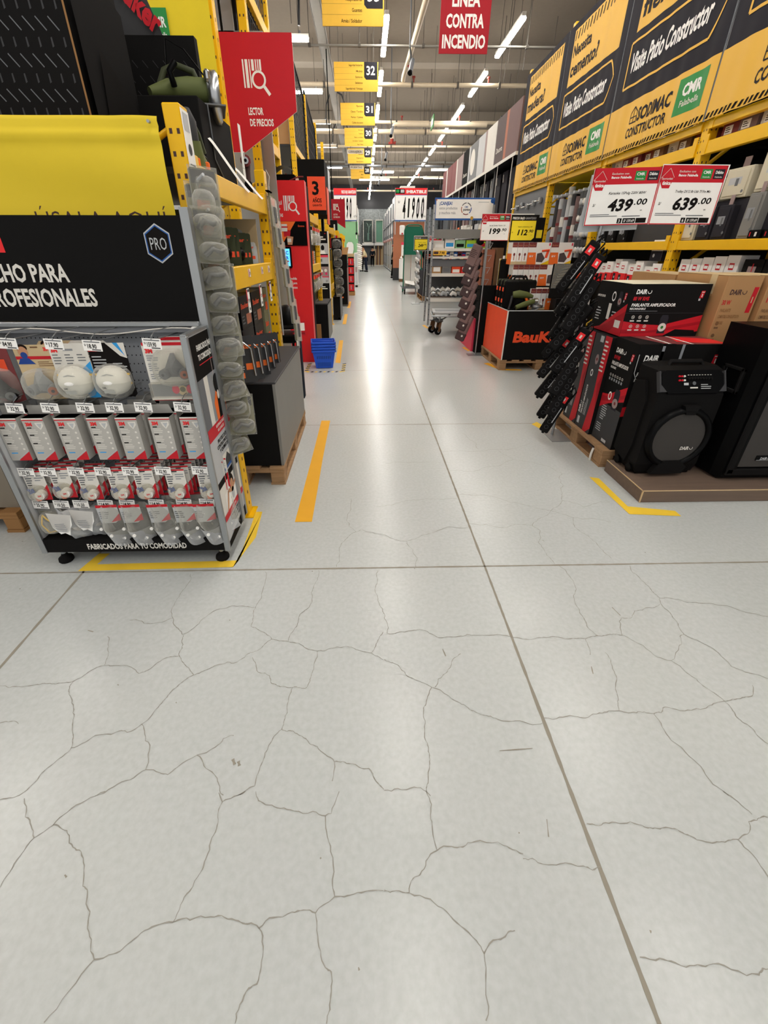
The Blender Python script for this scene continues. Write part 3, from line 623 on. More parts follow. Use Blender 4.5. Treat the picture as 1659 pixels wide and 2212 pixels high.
m.rect(fr, -.1, .02, .1, .075, 'grey', .0012); m.disc(fr, .03, .045, .022, 'cream', .0016); m.disc(fr, .0, .05, .016, 'pink', .002, ry=.02); m.disc(fr, .062, .05, .016, 'pink', .002, ry=.02); m.disc(fr, .03, .05, .012, 'olive', .0024); m.build('card', t)
m = MB(); respirator(m, fr, .02, .15, .08, 'mgrey'); m.build('mask', t)
m = MB(); ghost(m, fr, .015, .15, .085, .08, .065); m.box(-.1, -.03, .012, .1, -.001, .085, 'clear'); m.box(-.10, -.026, .012, .095, -.002, .02, 'white'); m.build('blister', t)
dup(t, (-.81, 1.96, .86), .1, 'second respirator kit, only its red edge showing behind the 159.90 pack')
t, fr = card_thing('respirator_pack', 'black full-face respirator in a clear pack, cut by the left edge of the photo', 'respirator', -1.595, 1.86, 1.10, .25, .05)
m = MB(); cardp(m, fr, .15, .245, 'wine'); m.rect(fr, -.02, .14, .05, .19, 'tomato'); m.build('card', t)
m = MB(); respirator(m, fr, 0, .07, .09, 'sblack', 'mgrey'); m.build('mask', t)
m = MB(); ghost(m, fr, 0, .08, .075, .075, .065); m.build('blister', t)
# row of grey cartons
def carton_proto():
    m = MB(); w, h, d = .092, .205, .055
    m.box(0, 0, 0, w, d, h, 'boxgrey'); fr = XZ(0, 0, 0)
    m.rect(fr, 0, 0, w, h, 'boxgrey', .0004); m.rect(fr, 0, h - .012, w, h - .007, 'red'); m.rect(fr, 0, h - .007, w, h, 'offw')
    m.poly(fr, [(w, 0), (w, .045), (.035, .004), (.035, 0)], 'red'); m.line(fr, [(.03, .004), (w, .05)], .003, 'lgrey', .0012)
    logo3m(m, fr, .010, h - .036, .016)
    m.poly(fr, [(.05, h - .022), (.085, h - .02), (.085, h - .035), (.068, h - .055), (.056, h - .04)], 'offw'); m.poly(fr, [(.058, h - .026), (.08, h - .026), (.068, h - .05)], 'lgrey', .0012)
    for a, b in ((.145, 3), (.11, 4), (.07, 3)):
        m.rect(fr, .010, a + .012, .03, a + .017, 'ink'); m.lines(fr, .010, a + .006, .05, b, .008, .003, 'offw', seed=b)
    for i in range(4): m.disc(fr, .075, .135 - .026 * i, .005, 'offw', n=10)
    m.rect(fr, .012, .035, .04, .04, 'sky')
    m.raw([(0, d, h), (w, d, h), (w * .9, d - .01, h + .045), (w * .1, d - .01, h + .045)], [(0, 1, 2, 3)], 'boxgrey')
    m.raw([(0, d, h), (w, d, h), (w, 0, h), (0, 0, h)], [(0, 1, 2, 3)], 'offw')
    return m.build('mask_carton')
C0 = carton_proto(); first = True
def put(o, loc, label, cat, group, rz=0):
    global first
    r = o if first else o.copy()
    if not first: COL.objects.link(r)
    first = False
    r.location = loc; r.rotation_euler = (0, 0, rz); return tag(r, label, cat, group)
XB = [-1.637, -1.52, -1.378, -1.237, -1.112, -.966, -.828]
for i, x in enumerate(XB):
    put(C0, (x, 1.79, .595), '%s grey and red carton from the left, at the front of the second row' % ORD[i], 'carton', 'front cartons of the grey row', .02)
    for j in range((1, 2, 2, 1, 3, 3, 2)[i]):
        put(C0, (x + .008 + .01 * j, 1.79 + .062 * (j + 1), .598), 'grey carton behind the %s front carton from the left of the second row' % ORD[i], 'carton', 'cartons behind column ' + ORD[i], .03)
# row of ear plugs
t, fr = card_thing('earplug_pack', 'x', 'earplugs', 0, 0, .16, .16)
m = MB(); cardp(m, fr, .092, .16, 'offw', .008); m.poly(fr, [(.046, 0), (.046, .085), (-.0, .03), (.0, 0)], 'red'); m.lines(fr, -.04, .135, .03, 4, .012, .006, 'mgrey'); m.lines(fr, .0, .135, .04, 3, .012, .005, 'grey', seed=2); m.rect(fr, -.012, .145, .012, .151, 'dgrey'); m.rect(fr, -.04, .082, -.02, .086, 'ink'); m.rect(fr, -.046, .152, .046, .16, 'red'); m.build('card', t)
m = MB(); m.tube([(-.035, -.018, .07), (-.02, -.024, .06), (-.03, -.024, .052), (-.01, -.02, .058), (-.02, -.016, .07)], .006, 'dblue'); m.build('cord', t)
for i in range(3):
    m = MB(); x = -.012 + .008 * i; m.lathe([(.003, 0), (.006, .006), (.004, .01), (.0055, .016), (.002, .022)], (x - .008 * i, -.022, .012 + .011 * i), 'orange', 8, 'x'); m.build('plug', t)
m = MB(); m.cyl((.012, -.002, .04), (.012, -.030, .038), .021, 'white', 18); m.text(F((.012, -.0305, .038), (1, .12, .1), (-.1, 0, 1)), '3M', 0, -.004, .009, 'bright', al='c', bold=.05); m.build('case', t)
m = MB(); ghost(m, fr, -.005, .045, .04, .04, .034); m.build('blister', t)
XE = [(-1.585, .435), (-1.46, .447), (-1.335, .435), (-1.19, .437), (-1.067, .438), (-.917, .436), (-.765, .437)]
for i, (x, z) in enumerate(XE):
    lab = '%s pack of blue and orange ear plugs from the left, front of the third row' % ORD[i]
    if i == 0: t.location = (x, 1.80, z - .06); t.rotation_euler = (.0, 0, .08); t['label'] = lab; t['group'] = 'front ear plug packs'
    else: dup(t, (x, 1.80, z - .06), .08 - .02 * (i % 3), lab, 'front ear plug packs')
    for j in range((3, 3, 2, 4, 6, 7, 3)[i]):
        dup(t, (x + .006 * j + .008, 1.80 + .032 * (j + 1), z - .058 + .003 * j), .08, 'ear plug pack with red corner behind the %s front pack of the third row' % ORD[i], 'ear plug packs behind pack ' + ORD[i])
# lowest row: glasses, white bags, bagged goggles
t, fr = card_thing('glasses_pack', 'yellow-framed safety glasses in a clear pack at the left end of the lowest row', 'safety glasses', -1.585, 1.80, .35, .17, .05)
m = MB(); cardp(m, fr, .10, .175, 'bboard', .008); m.poly(fr, [(.05, 0), (.05, .06), (.02, .0)], 'red'); m.lines(fr, -.04, .13, .06, 3, .012, .004, 'olive'); m.build('card', t)
m = MB(); m.tube([(-.03, -.01, .115), (.0, -.03, .10), (.035, -.03, .06), (.04, -.02, .03)], .004, 'yellow'); m.tube([(-.03, -.01, .115), (-.035, -.03, .07), (-.01, -.035, .025), (.04, -.02, .03)], .004, 'yellow'); m.build('frame', t)
m = MB(); m.grid(lambda u, v: (-.03 + .065 * u, -.02 - .02 * math.sin(PI * u), .10 - .06 * v - .02 * u), 6, 4, 'clear'); m.build('lens', t)
m = MB(); ghost(m, fr, 0, .07, .047, .062, .045); m.build('blister', t)
def crumple(m, x, z0, w, h, d, k, seed, lean=0.0):
    q = random.Random(seed); ph = [q.uniform(0, 6) for _ in range(6)]
    def fn(u, v):
        bul = math.sin(PI * min(1, u)) * (.25 + .75 * math.sin(PI * (1 - v) * .75 + .35))
        wob = .006 * math.sin(11 * u + ph[0] + 5 * v) + .005 * math.sin(17 * v + ph[1] + 4 * u)
        return Vector((x - w / 2 + w * u * (1 - .16 * (v > .8) * (v - .8) * 5) + .006 * math.sin(9 * v + ph[2]) + lean * (1 - v), -d * bul - wob, z0 + h * v + .006 * math.sin(8 * u + ph[3]) * (v < .1)))
    m.grid(fn, 10, 12, k)
    m.grid(lambda u, v: Vector((x + w / 2 - w * u + lean * (1 - v), .012 * math.sin(PI * u), z0 + h * v)), 6, 6, k)
for i, x in enumerate((-1.49, -1.40)):
    t = thing('filter_bag', ('left' if i == 0 else 'right') + ' one of two white printed bags with grey filters in the lowest row', 'bag', (x, 1.80 + .03 * i, .165), .1, 'white filter bags')
    m = MB(); m.poly(XZ(0, -.078, 0), [(-.05, .185), (.055, .165), (.045, .11), (.02, .07), (-.02, .06), (-.045, .10)], 'paper', 0); m.poly(F((0, -.078, 0), (-1, 0, 0), (0, 0, 1)), [(-.055, .165), (.05, .185), (.045, .10), (-.02, .05)], 'paper', 0); m.lines(XZ(-.03, -.079, 0), 0, .12, .05, 5, .01, .003, 'grey', seed=5); m.build('label', t)
    m = MB(); crumple(m, .012, .01, .10, .15, .055, 'boxgrey', 20 + i, .02); m.build('filter', t)
    m = MB(); crumple(m, .005, .0, .12, .17, .07, 'clearbag', 30 + i, .02); m.build('bag', t)
for i, x in enumerate((-1.275, -1.165, -1.03, -.905, -.805)):
    t = thing('goggles_bag', '%s bagged clear safety goggles from the left, in the lowest row' % ORD[i], 'goggles', (x, 1.80, .155), .06, 'bagged goggles')
    m = MB(); fr = XZ(0, -.03, .0); m.poly(fr, [(-.05, .205), (.05, .20), (.05, .125), (.02, .10), (-.048, .10)], 'lgrey'); m.poly(fr, [(.05, .155), (.05, .115), (.0, .105)], 'red', .0014); m.rect(fr, -.05, .19, .05, .205, 'red', .0014); logo3m(m, fr, -.048, .19, .012); m.lines(fr, -.045, .165, .05, 4, .011, .004, 'mgrey', seed=i); m.build('card', t)
    m = MB(); m.grid(lambda u, v: Vector((-.055 + .12 * u + .03 * (1 - v), -.075 * math.sin(PI * u) - .02, .02 + .085 * v - .035 * u)), 10, 5, 'clearbag'); m.build('lens', t)
    m = MB()
    for (a, b, c) in ((-.038, -.062, .088), (.018, -.092, .066), (.055, -.06, .028)): m.cyl((a, b, c), (a, b - .006, c), .008, 'white', 10)
    m.build('vent', t)
    m = MB(); crumple(m, .004, .0, .125, .20, .095, 'clear', 40 + i, .025); m.build('bag', t)
    if i > 1:
        dup(t, (x + .03, 1.90, .165), .1, 'bagged goggles behind the %s goggles of the lowest row' % ORD[i], 'goggles at the back')
# yellow floor tape round the stand
m = MB()
m.poly(UPF(0, 0, 0), [(-1.49, 1.708), (-.70, 1.722), (-.685, 1.775), (-1.42, 1.760), (-1.40, 1.85), (-1.46, 1.85)], 'tapey', .0016); m.poly(UPF(0, 0, 0), [(-.70, 1.722), (-.64, 1.98), (-.66, 2.25), (-.70, 2.25), (-.685, 1.775)], 'tapey', .0016)
tag(m.build('floor_tape'), 'yellow tape on the floor in front of the safety gear display stand', 'floor tape')
def tape(pts, label, k='tape', **kw):
    m = MB(); m.poly(UPF(0, 0, 0), pts, k, .0016); tag(m.build('floor_tape'), label, 'floor tape', **kw)
tape([(-.438, 2.13), (-.335, 2.13), (-.338, 2.5), (-.345, 3.0), (-.346, 3.86), (-.43, 3.86), (-.432, 3.0)], 'long orange floor tape strip beside the black box on a pallet')
tape([(-.44, 6.25), (-.365, 6.22), (-.40, 8.0), (-.47, 8.0)], 'orange floor tape strip behind the blue baskets')
tape([(-.50, 9.9), (-.42, 9.9), (-.44, 11.6), (-.52, 11.6)], 'orange floor tape strip beside the second black bin on the left')
tape([(-.50, 12.9), (-.42, 12.9), (-.43, 14.6), (-.51, 14.6)], 'farthest orange floor tape strip on the left')
tape([(1.62, 2.66), (1.68, 2.64), (1.68, 2.26), (1.95, 2.20), (1.95, 2.14), (1.64, 2.17)], 'worn yellow tape corner on the floor before the brown plinth', 'tapey')
tape([(2.5, 2.15), (2.9, 2.13), (2.9, 2.08), (2.52, 2.10)], 'yellow tape piece at the right edge of the photo', 'tapey')
tape([(1.57, 3.72), (1.64, 3.78), (1.74, 3.44), (1.66, 3.44)], 'yellow tape under the power strip stand', 'tapey')
tape([(1.72, 6.15), (1.80, 6.2), (1.93, 5.83), (2.15, 5.80), (2.15, 5.73), (1.86, 5.76)], 'orange tape corner on the floor at the big red and black bin')
tape([(1.64, 7.3), (1.69, 7.34), (1.72, 7.05), (1.68, 7.0)], 'small orange tape piece before the pink box')
tape([(1.25, 9.7), (1.32, 9.75), (1.36, 9.3), (1.3, 9.3)], 'small orange tape piece beyond the flat trolley')
# ================================================================ LEFT: yellow rack with tools
def upright(m, x0, y0, x1, y1, z0, z1, holes=('x',), step=.075, k='yrack'):
    """perforated rack post; holes on the +x, -x and/or -y faces"""
    m.box(x0, y0, z0, x1, y1, z1, k, .004)
    m.box(x0 - .02, y0 - .02, z0, x1 + .03, y1 + .02, z0 + .006, k) if z0 < .01 else None
    n = int((z1 - z0) / step)
    for i in range(1, n):
        z = z0 + step * i
        if 'x' in holes:
            m.rect(FX(x1, (y0 + y1) / 2, 0, 1), -.007, z - .011, .007, z + .011, 'brownk')
        if 'X' in holes:
            m.rect(FX(x0, (y0 + y1) / 2, 0), -.022, z - .008, -.012, z + .008, 'brownk'); m.rect(FX(x0, (y0 + y1) / 2, 0), .012, z - .008, .022, z + .008, 'brownk')
        if 'y' in holes:
            w = (x1 - x0)
            for s in (.28, .72): m.rect(XZ(x0, y0, 0), w * s - .006, z - .009, w * s + .006, z + .009, 'brownk')
def beam_x(m, x, y0, y1, z0, z1, k='yrack', d=.045):
    m.box(x - d, y0, z0, x, y1, z1, k, .004); m.box(x - d - .01, y0, z0, x + .002, y0 + .055, z1 + .03, k, .003); m.box(x - d - .01, y1 - .055, z0, x + .002, y1, z1 + .03, k, .003)
B = (-1.25, 3.0, 0)
R = thing('storage_rack', 'yellow steel rack loaded with power tools, behind the safety gear display stand', 'rack', B)
for (x, y) in ((-.80, 2.20), (-.80, 3.80), (-1.75, 2.20), (-1.75, 3.80)):
    m = W(B); upright(m, x, y, x + .07, y + .09, 0, 1.965, ('x', 'y')); u = m.build('upright', R)
    if x == -.80 and y == 2.20:
        m = W(B); m.box(-.729, 2.20, 1.66, -.727, 2.285, 1.95, 'paper'); fr = FX(-.727, 2.20, 0, 1); m.rect(fr, .012, 1.88, .07, 1.94, 'lgrey'); m.disc(fr, .04, 1.82, .02, 'dgrey'); m.lines(fr, .012, 1.77, .06, 6, .014, .005, 'dgrey', seed=2); m.build('load_label', u)
for y in (2.245, 3.845):
    m = W(B)
    for z in (.15, .8, 1.4): m.tube([(-1.7, y, z), (-.78, y, z + .5)], .012, 'yrack', 6)
    m.build('brace', R)
for z0, z1 in ((1.685, 1.785), (1.245, 1.365)):
    m = W(B); beam_x(m, -.735, 2.29, 3.80, z0, z1); b = m.build('beam', R)
    m = W(B); m.box(-1.72, 2.29, z0 - .005, -1.68, 3.80, z1, 'yrack'); m.build('beam', R)
    m = W(B); m.box(-1.70, 2.29, z1 - .04, -.785, 3.80, z1 - .015, 'dgrey'); m.build('shelf', R)
    if z1 < 1.5:
        for y in (2.98, 3.36, 3.60):
            m = W(B); m.box(-.734, y, 1.30, -.731, y + .05, 1.345, 'paper'); m.rect(FX(-.731, y, 0, 1), .0, 1.30, .014, 1.345, 'red'); m.text(FX(-.731, y, 0, 1), '79', .018, 1.308, .02, 'ink'); m.build('price_label', b)
        for y, s in ((2.86, '39.90'), (3.22, '12.90'), (3.56, '14.90')):
            m = W(B); m.box(-.73, y, 1.10, -.727, y + .055, 1.24, 'paper'); fr = FX(-.727, y, 0, 1); m.rect(fr, -.025, 1.17, -.002, 1.235, 'red'); m.rect(fr, .005, 1.22, .05, 1.235, 'dgrey'); m.text(fr, s, .008, 1.16, .022, 'ink', w=.04); m.rect(fr, .01, 1.115, .045, 1.13, 'mgrey'); m.build('price_label', b)
m = W(B); m.box(-1.72, 2.32, .1, -1.70, 3.70, 1.68, 'sblack'); m.box(-1.70, 2.31, .73, -.80, 3.78, .75, 'sblack'); m.build('back_panel', R)
m = W(B); m.tube([(-.725, 2.31, 1.72), (-.715, 2.315, 1.60), (-.722, 2.31, 1.45), (-.715, 2.31, 1.30)], .004, 'lgrey'); m.ball((-.715, 2.315, 1.58), .014, .012, .03, 'lgrey', 8, 6); m.build('cable', R)
# yellow banner tied to the rack end
def banner_fn(u, v):
    x = -2.05 + 1.235 * u; z = 1.50 + .415 * v
    y = 2.165 - .014 * math.exp(-((v - .86) / .05) ** 2) - .006 * math.sin(3.2 * u + 8 * v) - .012 * math.exp(-((v - .97) / .03) ** 2) + .004 * math.sin(14 * u) * v
    if u > .86 and v > .75: y -= .012 * (v - .75) * 4 * math.sin((u - .86) * 22)
    return Vector((x, y, z))
m = MB(); m.grid(banner_fn, 40, 26, 'cloth')
fr = XZ(0, 2.148, 0)
m.text(fr, 'ÚSALA AQUÍ', -1.40, 1.525, .075, 'brownk', w=.555, bold=-.008, z=.0)
m.cyl((-.84, 2.150, 1.893), (-.84, 2.136, 1.893), .006, 'zinc', 8)
tag(m.build('rack_banner'), 'plain yellow cloth banner on the rack end above the black header', 'banner')
# big black printed cartons above
t = thing('display_carton', 'large black carton printed with diamond plate, standing on top of the yellow rack', 'carton', (-1.7, 2.62, 1.785))
m = MB(); m.box(-.55, -.24, 0, .53, .24, .82, 'mblack'); fr = XZ(-.55, -.24, 0); q = random.Random(2)
for i in range(22):
    for j in range(15):
        x = .02 + i * .05 + (j % 2) * .025; y = .02 + j * .055
        if x > 1.05: continue
        if j % 2: m.poly(fr, [(x - .004, y - .016), (x + .004, y - .012), (x + .003, y + .016), (x - .003, y + .014)], 'dgrey')
        else: m.poly(fr, [(x - .016, y + .022), (x - .019, y + .019), (x + .014, y - .022), (x + .017, y - .019)], 'mgrey')
m.rect(fr, 1.072, 0, 1.08, .82, 'dcard'); m.build('body', t)
m = MB(); m.poly(F((.53, -.24, 0), (.12, 1, 0), (0, 0, 1)), [(.0, 0), (.35, 0), (.35, .6), (0, .75)], 'mblack', .03); m.poly(F((.56, -.2, 0), (.3, 1, 0), (0, 0, 1)), [(.02, .1), (.30, .02), (.34, .12), (.06, .42)], 'black', .006); m.build('flap', t)
t = thing('display_carton', 'second black carton with a cut-out window and red lettering, behind the saw', 'carton', (-1.15, 3.28, 1.785))
m = MB(); m.box(-.30, -.18, 0, .26, -.13, .66, 'mblack'); fr = XZ(-.30, -.18, 0)
for i in range(9):
    for j in range(9):
        x = .06 + i * .055 + (j % 2) * .027; y = .05 + j * .062
        m.poly(fr, [(x - .012, y + .016), (x - .014, y + .014), (x + .01, y - .016), (x + .012, y - .014)], 'dgrey')
m.rect(fr, -.02, .1, .01, .64, 'brown'); m.text(fr, 'Bauker', .30, .335, .075, 'tomato', w=.34, bold=.04, z=.002)
m.build('body', t)
m = MB(); m.raw([(-.30, -.18, .66), (.10, -.18, .66), (-.05, -.16, 1.05), (-.42, -.16, 1.1)], [(0, 1, 2, 3)], 'dgrey'); m.raw([(-.32, -.182, .66), (-.28, -.182, .66), (-.42, -.17, 1.1), (-.45, -.17, 1.1)], [(0, 1, 2, 3)], 'yellow'); m.text(F((-.06, -.185, .70), (.8, 0, -.75), (.6, -.02, .8)), 'bauker', -.16, .06, .09, 'red', w=.3, bold=.04, z=.012); m.build('flap', t)
t = thing('banner', 'yellow banner with a green card logo, hanging behind the black cartons', 'banner', (-1.85, 4.28, 2.36))
m = MB(); m.grid(lambda u, v: Vector((.76 * u, .01 * math.sin(9 * u), 1.3 * v)), 10, 4, 'ybanner'); fr = XZ(0, -.015, 0); m.rect(fr, .31, .42, .46, .60, 'cmr', .004); m.text(fr, 'CMR', .33, .50, .055, 'white', w=.115, bold=.03, z=.006); m.text(fr, 'Falabella', .34, .445, .03, 'white', w=.10, z=.006); m.line(fr, [(.70, .12), (.755, .22)], .035, 'dgrey', .006); m.build('cloth', t)
# tall racks beyond (frames with dark mesh and stored panels)
def tall_rack(label, base, x0, x1, ys, H, front):
    t = thing('tall_rack', label, 'rack', base)
    for y in ys:
        for x in (x0, x1):
            m = W(base); upright(m, x, y, x + .08, y + .09, 0, H, ('x', 'y'), .11); m.build('upright', t)
    for a, b in zip(ys, ys[1:]):
        for z in front:
            if z < 2.6 and a < 5: continue
            m = W(base); beam_x(m, x1 + .08, a + .09, b, z, z + .11); m.build('beam', t)
            m = W(base); m.box(x0 + .08, a + .09, z + .08, x1 + .03, b, z + .105, 'dgrey'); m.build('shelf', t)
    return t
def mesh_panel(label, x, y0, y1, z0, z1, slope=0):
    t = thing('mesh_panel', label, 'panel', (x, y0, z0), 0, 'black mesh panels on the tall racks')
    m = MB(); L = y1 - y0; H = z1 - z0
    m.tube([(0, 0, 0), (0, 0, H), (0, L, H - slope), (0, L, 0), (0, 0, 0)], .022, 'sblack', 5); m.build('frame', t)
    m = MB(); n = int(L / .09)
    for i in range(1, n): m.box(-.004, L * i / n - .004, 0, .004, L * i / n + .004, H - slope * i / n, 'dgrey')
    for i in range(1, int(H / .2)): m.box(-.004, 0, .2 * i - .004, .004, L, .2 * i + .004, 'dgrey')
    m.build('mesh', t)
TR = tall_rack('tall yellow rack behind the red price reader sign, holding upright panels', (-1.6, 6.0, 0), -1.95, -1.18, (4.42, 5.66, 6.94), 4.6, (2.5, 3.6))
TR2 = tall_rack('tall yellow rack beyond, its posts lined up under the crosswise lights', (-1.6, 12.5, 0), -1.95, -1.28, (9.4, 11.6, 13.8, 16.0), 4.3, (3.0,))
for i, (y0, y1, z0, z1) in enumerate(((5.78, 7.0, 3.15, 4.9), (9.6, 11.5, 3.12, 4.5), (11.8, 13.7, 3.12, 4.4))):
    mesh_panel('%s black mesh panel from the front on the tall racks' % ORD[i], -1.14 if i == 0 else -1.24, y0, y1, z0, z1, .25)
q = random.Random(5)
pc = ['card', 'offw', 'brown', 'lgrey', 'beige', 'mgrey', 'dgrey', 'taupe']
def stood_panels(n, xa, ya, yb, z0, H, label, grp):
    for i in range(n):
        y = ya + (yb - ya) * i / n
        m = MB(); h = H * q.uniform(.88, 1.05); m.box(-.35, 0, 0, 0, q.uniform(.03, .06), h, q.choice(pc))
        tag(m.build('stored_panel', None, (xa + q.uniform(-.08, .02), y, z0)), label, 'panel', grp)
stood_panels(8, -1.2, 4.55, 5.6, 3.711, .9, 'panel standing upright on the tall rack behind the red hanging sign', 'stored panels, near bay')
stood_panels(8, -1.2, 5.8, 6.88, 2.61, 1.7, 'narrow panel standing on the tall rack just past the red hanging sign', 'stored panels, second bay')
for a, b, nm in ((9.5, 11.5, 'third'), (11.7, 13.7, 'fourth'), (13.9, 15.9, 'fifth')):
    stood_panels(9, -1.3, a, b, 3.111, 1.05, 'panel standing upright in the %s bay of the tall left racks' % nm, 'stored panels, %s bay' % nm)
m = MB(); m.box(-.5, 0, 0, .0, .03, 3.35, 'zinc'); tag(m.build('metal_sheet', None, (-.98, 5.80, 0)), 'grey metal sheet leaning under the red hanging sign', 'sheet')
# hanging red price-reader sign
def reader_icon(m, fr, x, y, s, k='white', z=.0012):
    """barcode with a magnifying glass; s = width"""
    for a, w in ((0, .07), (.13, .13), (.32, .05), (.43, .12), (.61, .05), (.71, .05), (.80, .09)):
        lo = .62 if a > .4 else 0
        m.rect(fr, x + a * s, y + lo * s, x + (a + w) * s, y + 1.02 * s, k, z)
    m.ring(fr, x + .72 * s, y + .30 * s, .25 * s, .34 * s, k, z)
    m.line(fr, [(x + .95 * s, y + .06 * s), (x + 1.2 * s, y - .26 * s)], .13 * s, k, z)
t = thing('price_reader_sign', 'big red sign with barcode and magnifier reading LECTOR DE PRECIOS, hanging over the rack', 'sign', (-1.24, 5.0, 2.26))
m = MB(); fr = XZ(0, 0, 0); m.prism(fr, [(.02, .0), (.13, .0), (.64, .30), (.64, .82), (0, .82)], -.012, 0, 'red', 'white')
reader_icon(m, fr, .19, .46, .185); m.text(fr, 'LECTOR', .20, .275, .052, 'white', w=.135, bold=.03); m.text(fr, 'DE PRECIOS', .205, .195, .052, 'white', w=.215, bold=.03); m.build('panel', t)
m = MB(); m.box(.04, .012, .3, .06, .02, 5.04, 'sblack'); m.build('bracket', t)
# things on the rack top beam
t = thing('tool_stand', 'tall black display plinth carrying the circular saw, on the rack top shelf', 'plinth', (-.95, 2.98, 1.785))
m = MB(); m.box(-.17, -.25, 0, .14, .33, .33, 'mblack', .004); m.build('body', t)
m = MB(); m.tube([(.142, -.10, .33), (.143, -.10, .10), (.143, .05, .01)], .004, 'mgrey', 5); m.build('cable', t)
t = thing('circular_saw', 'army green circular saw with silver blade guard on the black plinth', 'power tool', (-.93, 2.95, 2.115), .3)
m = MB(); m.tube([(-.17, -.10, .03), (-.08, -.05, .06), (.02, 0, .075), (.12, 0, .075)], [.02, .04, .055, .055], 'army', 12); m.build('motor_body', t)
m = MB(); m.lathe([(.075, -.035), (.10, -.03), (.112, -.01), (.112, .02), (.10, .03)], (.14, .03, .06), 'steel', 26, 'x'); m.box(.10, -.08, .10, .13, .02, .15, 'steel', .01); m.build('blade_guard', t)
m = MB(); m.cyl((.125, .06, .06), (.165, .06, .06), .11, 'mgrey', 22); m.cyl((.165, .06, .06), (.17, .06, .06), .03, 'iron', 10); m.build('blade', t)
m = MB(); m.tube([(-.12, -.03, .08), (-.09, -.01, .14), (-.03, .0, .17), (.05, .0, .15), (.07, 0, .10)], .015, 'darmy', 8); m.tube([(-.05, -.1, .06), (-.06, -.13, .11), (-.03, -.11, .15)], .015, 'sblack', 8); m.build('handle', t)
m = MB(); m.box(-.14, -.1, -.0, .19, .16, .008, 'iron', .002); m.build('base_plate', t)
m = MB(); m.tube([(-.08, .02, .13), (-.06, .05, .28), (.02, .02, .24), (.12, .0, .12)], .004, 'sblack', 5); m.build('power_cord', t)
t = thing('jigsaw', 'army green and black sander standing at the front of the rack top shelf', 'power tool', (-.815, 2.55, 1.785), .2)
m = MB(); m.tube([(.0, 0, .0), (.0, 0, .06), (.0, -.01, .12)], [.05, .048, .04], 'army', 12); m.tube([(.02, .09, .0), (.01, .08, .05), (0, .03, .10)], [.045, .04, .03], 'army', 10); m.build('body', t)
m = MB(); m.tube([(.0, -.01, .12), (.0, -.02, .19), (-.005, -.01, .235)], [.035, .036, .02], 'dgrey', 12); m.tube([(0, .02, .22), (.02, .08, .16), (.03, .11, .09)], [.014, .018, .02], 'darmy', 8); m.build('grip', t)
m = MB(); m.box(-.03, -.05, .015, .03, -.04, .05, 'orange', .004); m.box(.03, .05, .01, .06, .08, .05, 'orange', .004); m.tube([(.012, .03, .19), (.02, .06, .15)], .008, 'orange', 6); m.build('switch', t)
m = MB(); m.tube([(.03, .12, .09), (.04, .16, .08), (.05, .20, .02), (.06, .17, .0)], .004, 'sblack', 5); m.build('power_cord', t)
for i, (y0, y1) in enumerate(((2.78, 3.2), (3.28, 3.6))):
    t = thing('security_strap', ('longer' if i == 0 else 'shorter') + ' white paper strap draped over the rack top beam', 'strap', (-.79, y0, 1.785), 0)
    m = MB(); L = y1 - y0; m.grid(lambda u, v: Vector((-.03 + .10 * u ** .7, L * u + .045 * v, (.19 if i == 0 else .12) * (1 - u) ** 1.3 + .012 * v - .02 * u)), 10, 2, 'paper'); m.build('band', t)
t = thing('tag_strip', 'long white paper tag hanging beside the black plinth', 'tag', (-.79, 3.42, 1.87))
m = MB(); m.box(0, 0, 0, .004, .05, .28, 'paper'); m.box(-.001, -.001, .05, .005, .051, .053, 'lgrey'); m.build('paper', t); m = MB(); m.tube([(.002, .05, .14), (.002, .08, .15), (.002, .085, .12)], .003, 'offw', 5); m.build('loop', t)
t = thing('cordless_drill', 'small dark red drill standing upright at the far end of the rack top shelf', 'power tool', (-.80, 3.58, 1.785), .2)
m = MB(); m.tube([(0, -.01, .08), (0, 0, .14), (.0, .02, .20)], [.02, .022, .03], 'brownk', 10); m.cyl((0, -.07, .19), (0, .07, .21), .034, 'wine', 12); m.build('body', t)
m = MB(); m.cyl((0, -.07, .19), (0, -.10, .187), .02, 'steel', 10); m.cyl((0, -.10, .187), (0, -.115, .185), .01, 'sblack', 8); m.build('chuck', t)
m = MB(); m.box(-.025, -.05, 0, .025, .04, .08, 'sblack', .008); m.build('battery', t)
# blister packs on the middle shelf
def blister_card(label, loc, w, h, face, accent, rz=PI / 2 - .5, tool=0, group=None, seed=0):
    t = thing('tool_pack', label, 'tool pack', loc, rz, group)
    m = MB(); fr = XZ(0, 0, 0); cardp(m, fr, w, h, face, .008); m.text(fr, 'Bauker', -w * .42, h * .74, h * .11, accent, w=w * .8, bold=.04, z=.0014); m.rect(fr, -w * .45, h * .10, -w * .05, h * .22, accent); m.lines(fr, -w * .4, h * .36, w * .4, 3, h * .05, h * .02, 'lgrey', seed=seed); m.rect(fr, w * .05, h * .28, w * .42, h * .42, accent); m.build('card', t)
    m = MB()
    if tool == 0: m.lathe([(.0, 0), (.035, .0), (.045, .02), (.03, .04), (.012, .05), (.012, .09)], (.0, -.02, h * .38), 'sblack', 12, 'y')
    elif tool == 1: m.tube([(-.03, -.02, h * .2), (.0, -.03, h * .5), (.03, -.02, h * .62)], .012, 'lgrey', 8); m.ball((0, -.02, h * .6), .03, .02, .03, 'white')
    else: m.tube([(-.05, -.02, .02), (-.05, -.025, h * .75), (-.01, -.03, h * .92), (.04, -.025, h * .75), (.05, -.02, .04)], .007, 'steel', 6)
    m.build('tool', t)
    return t
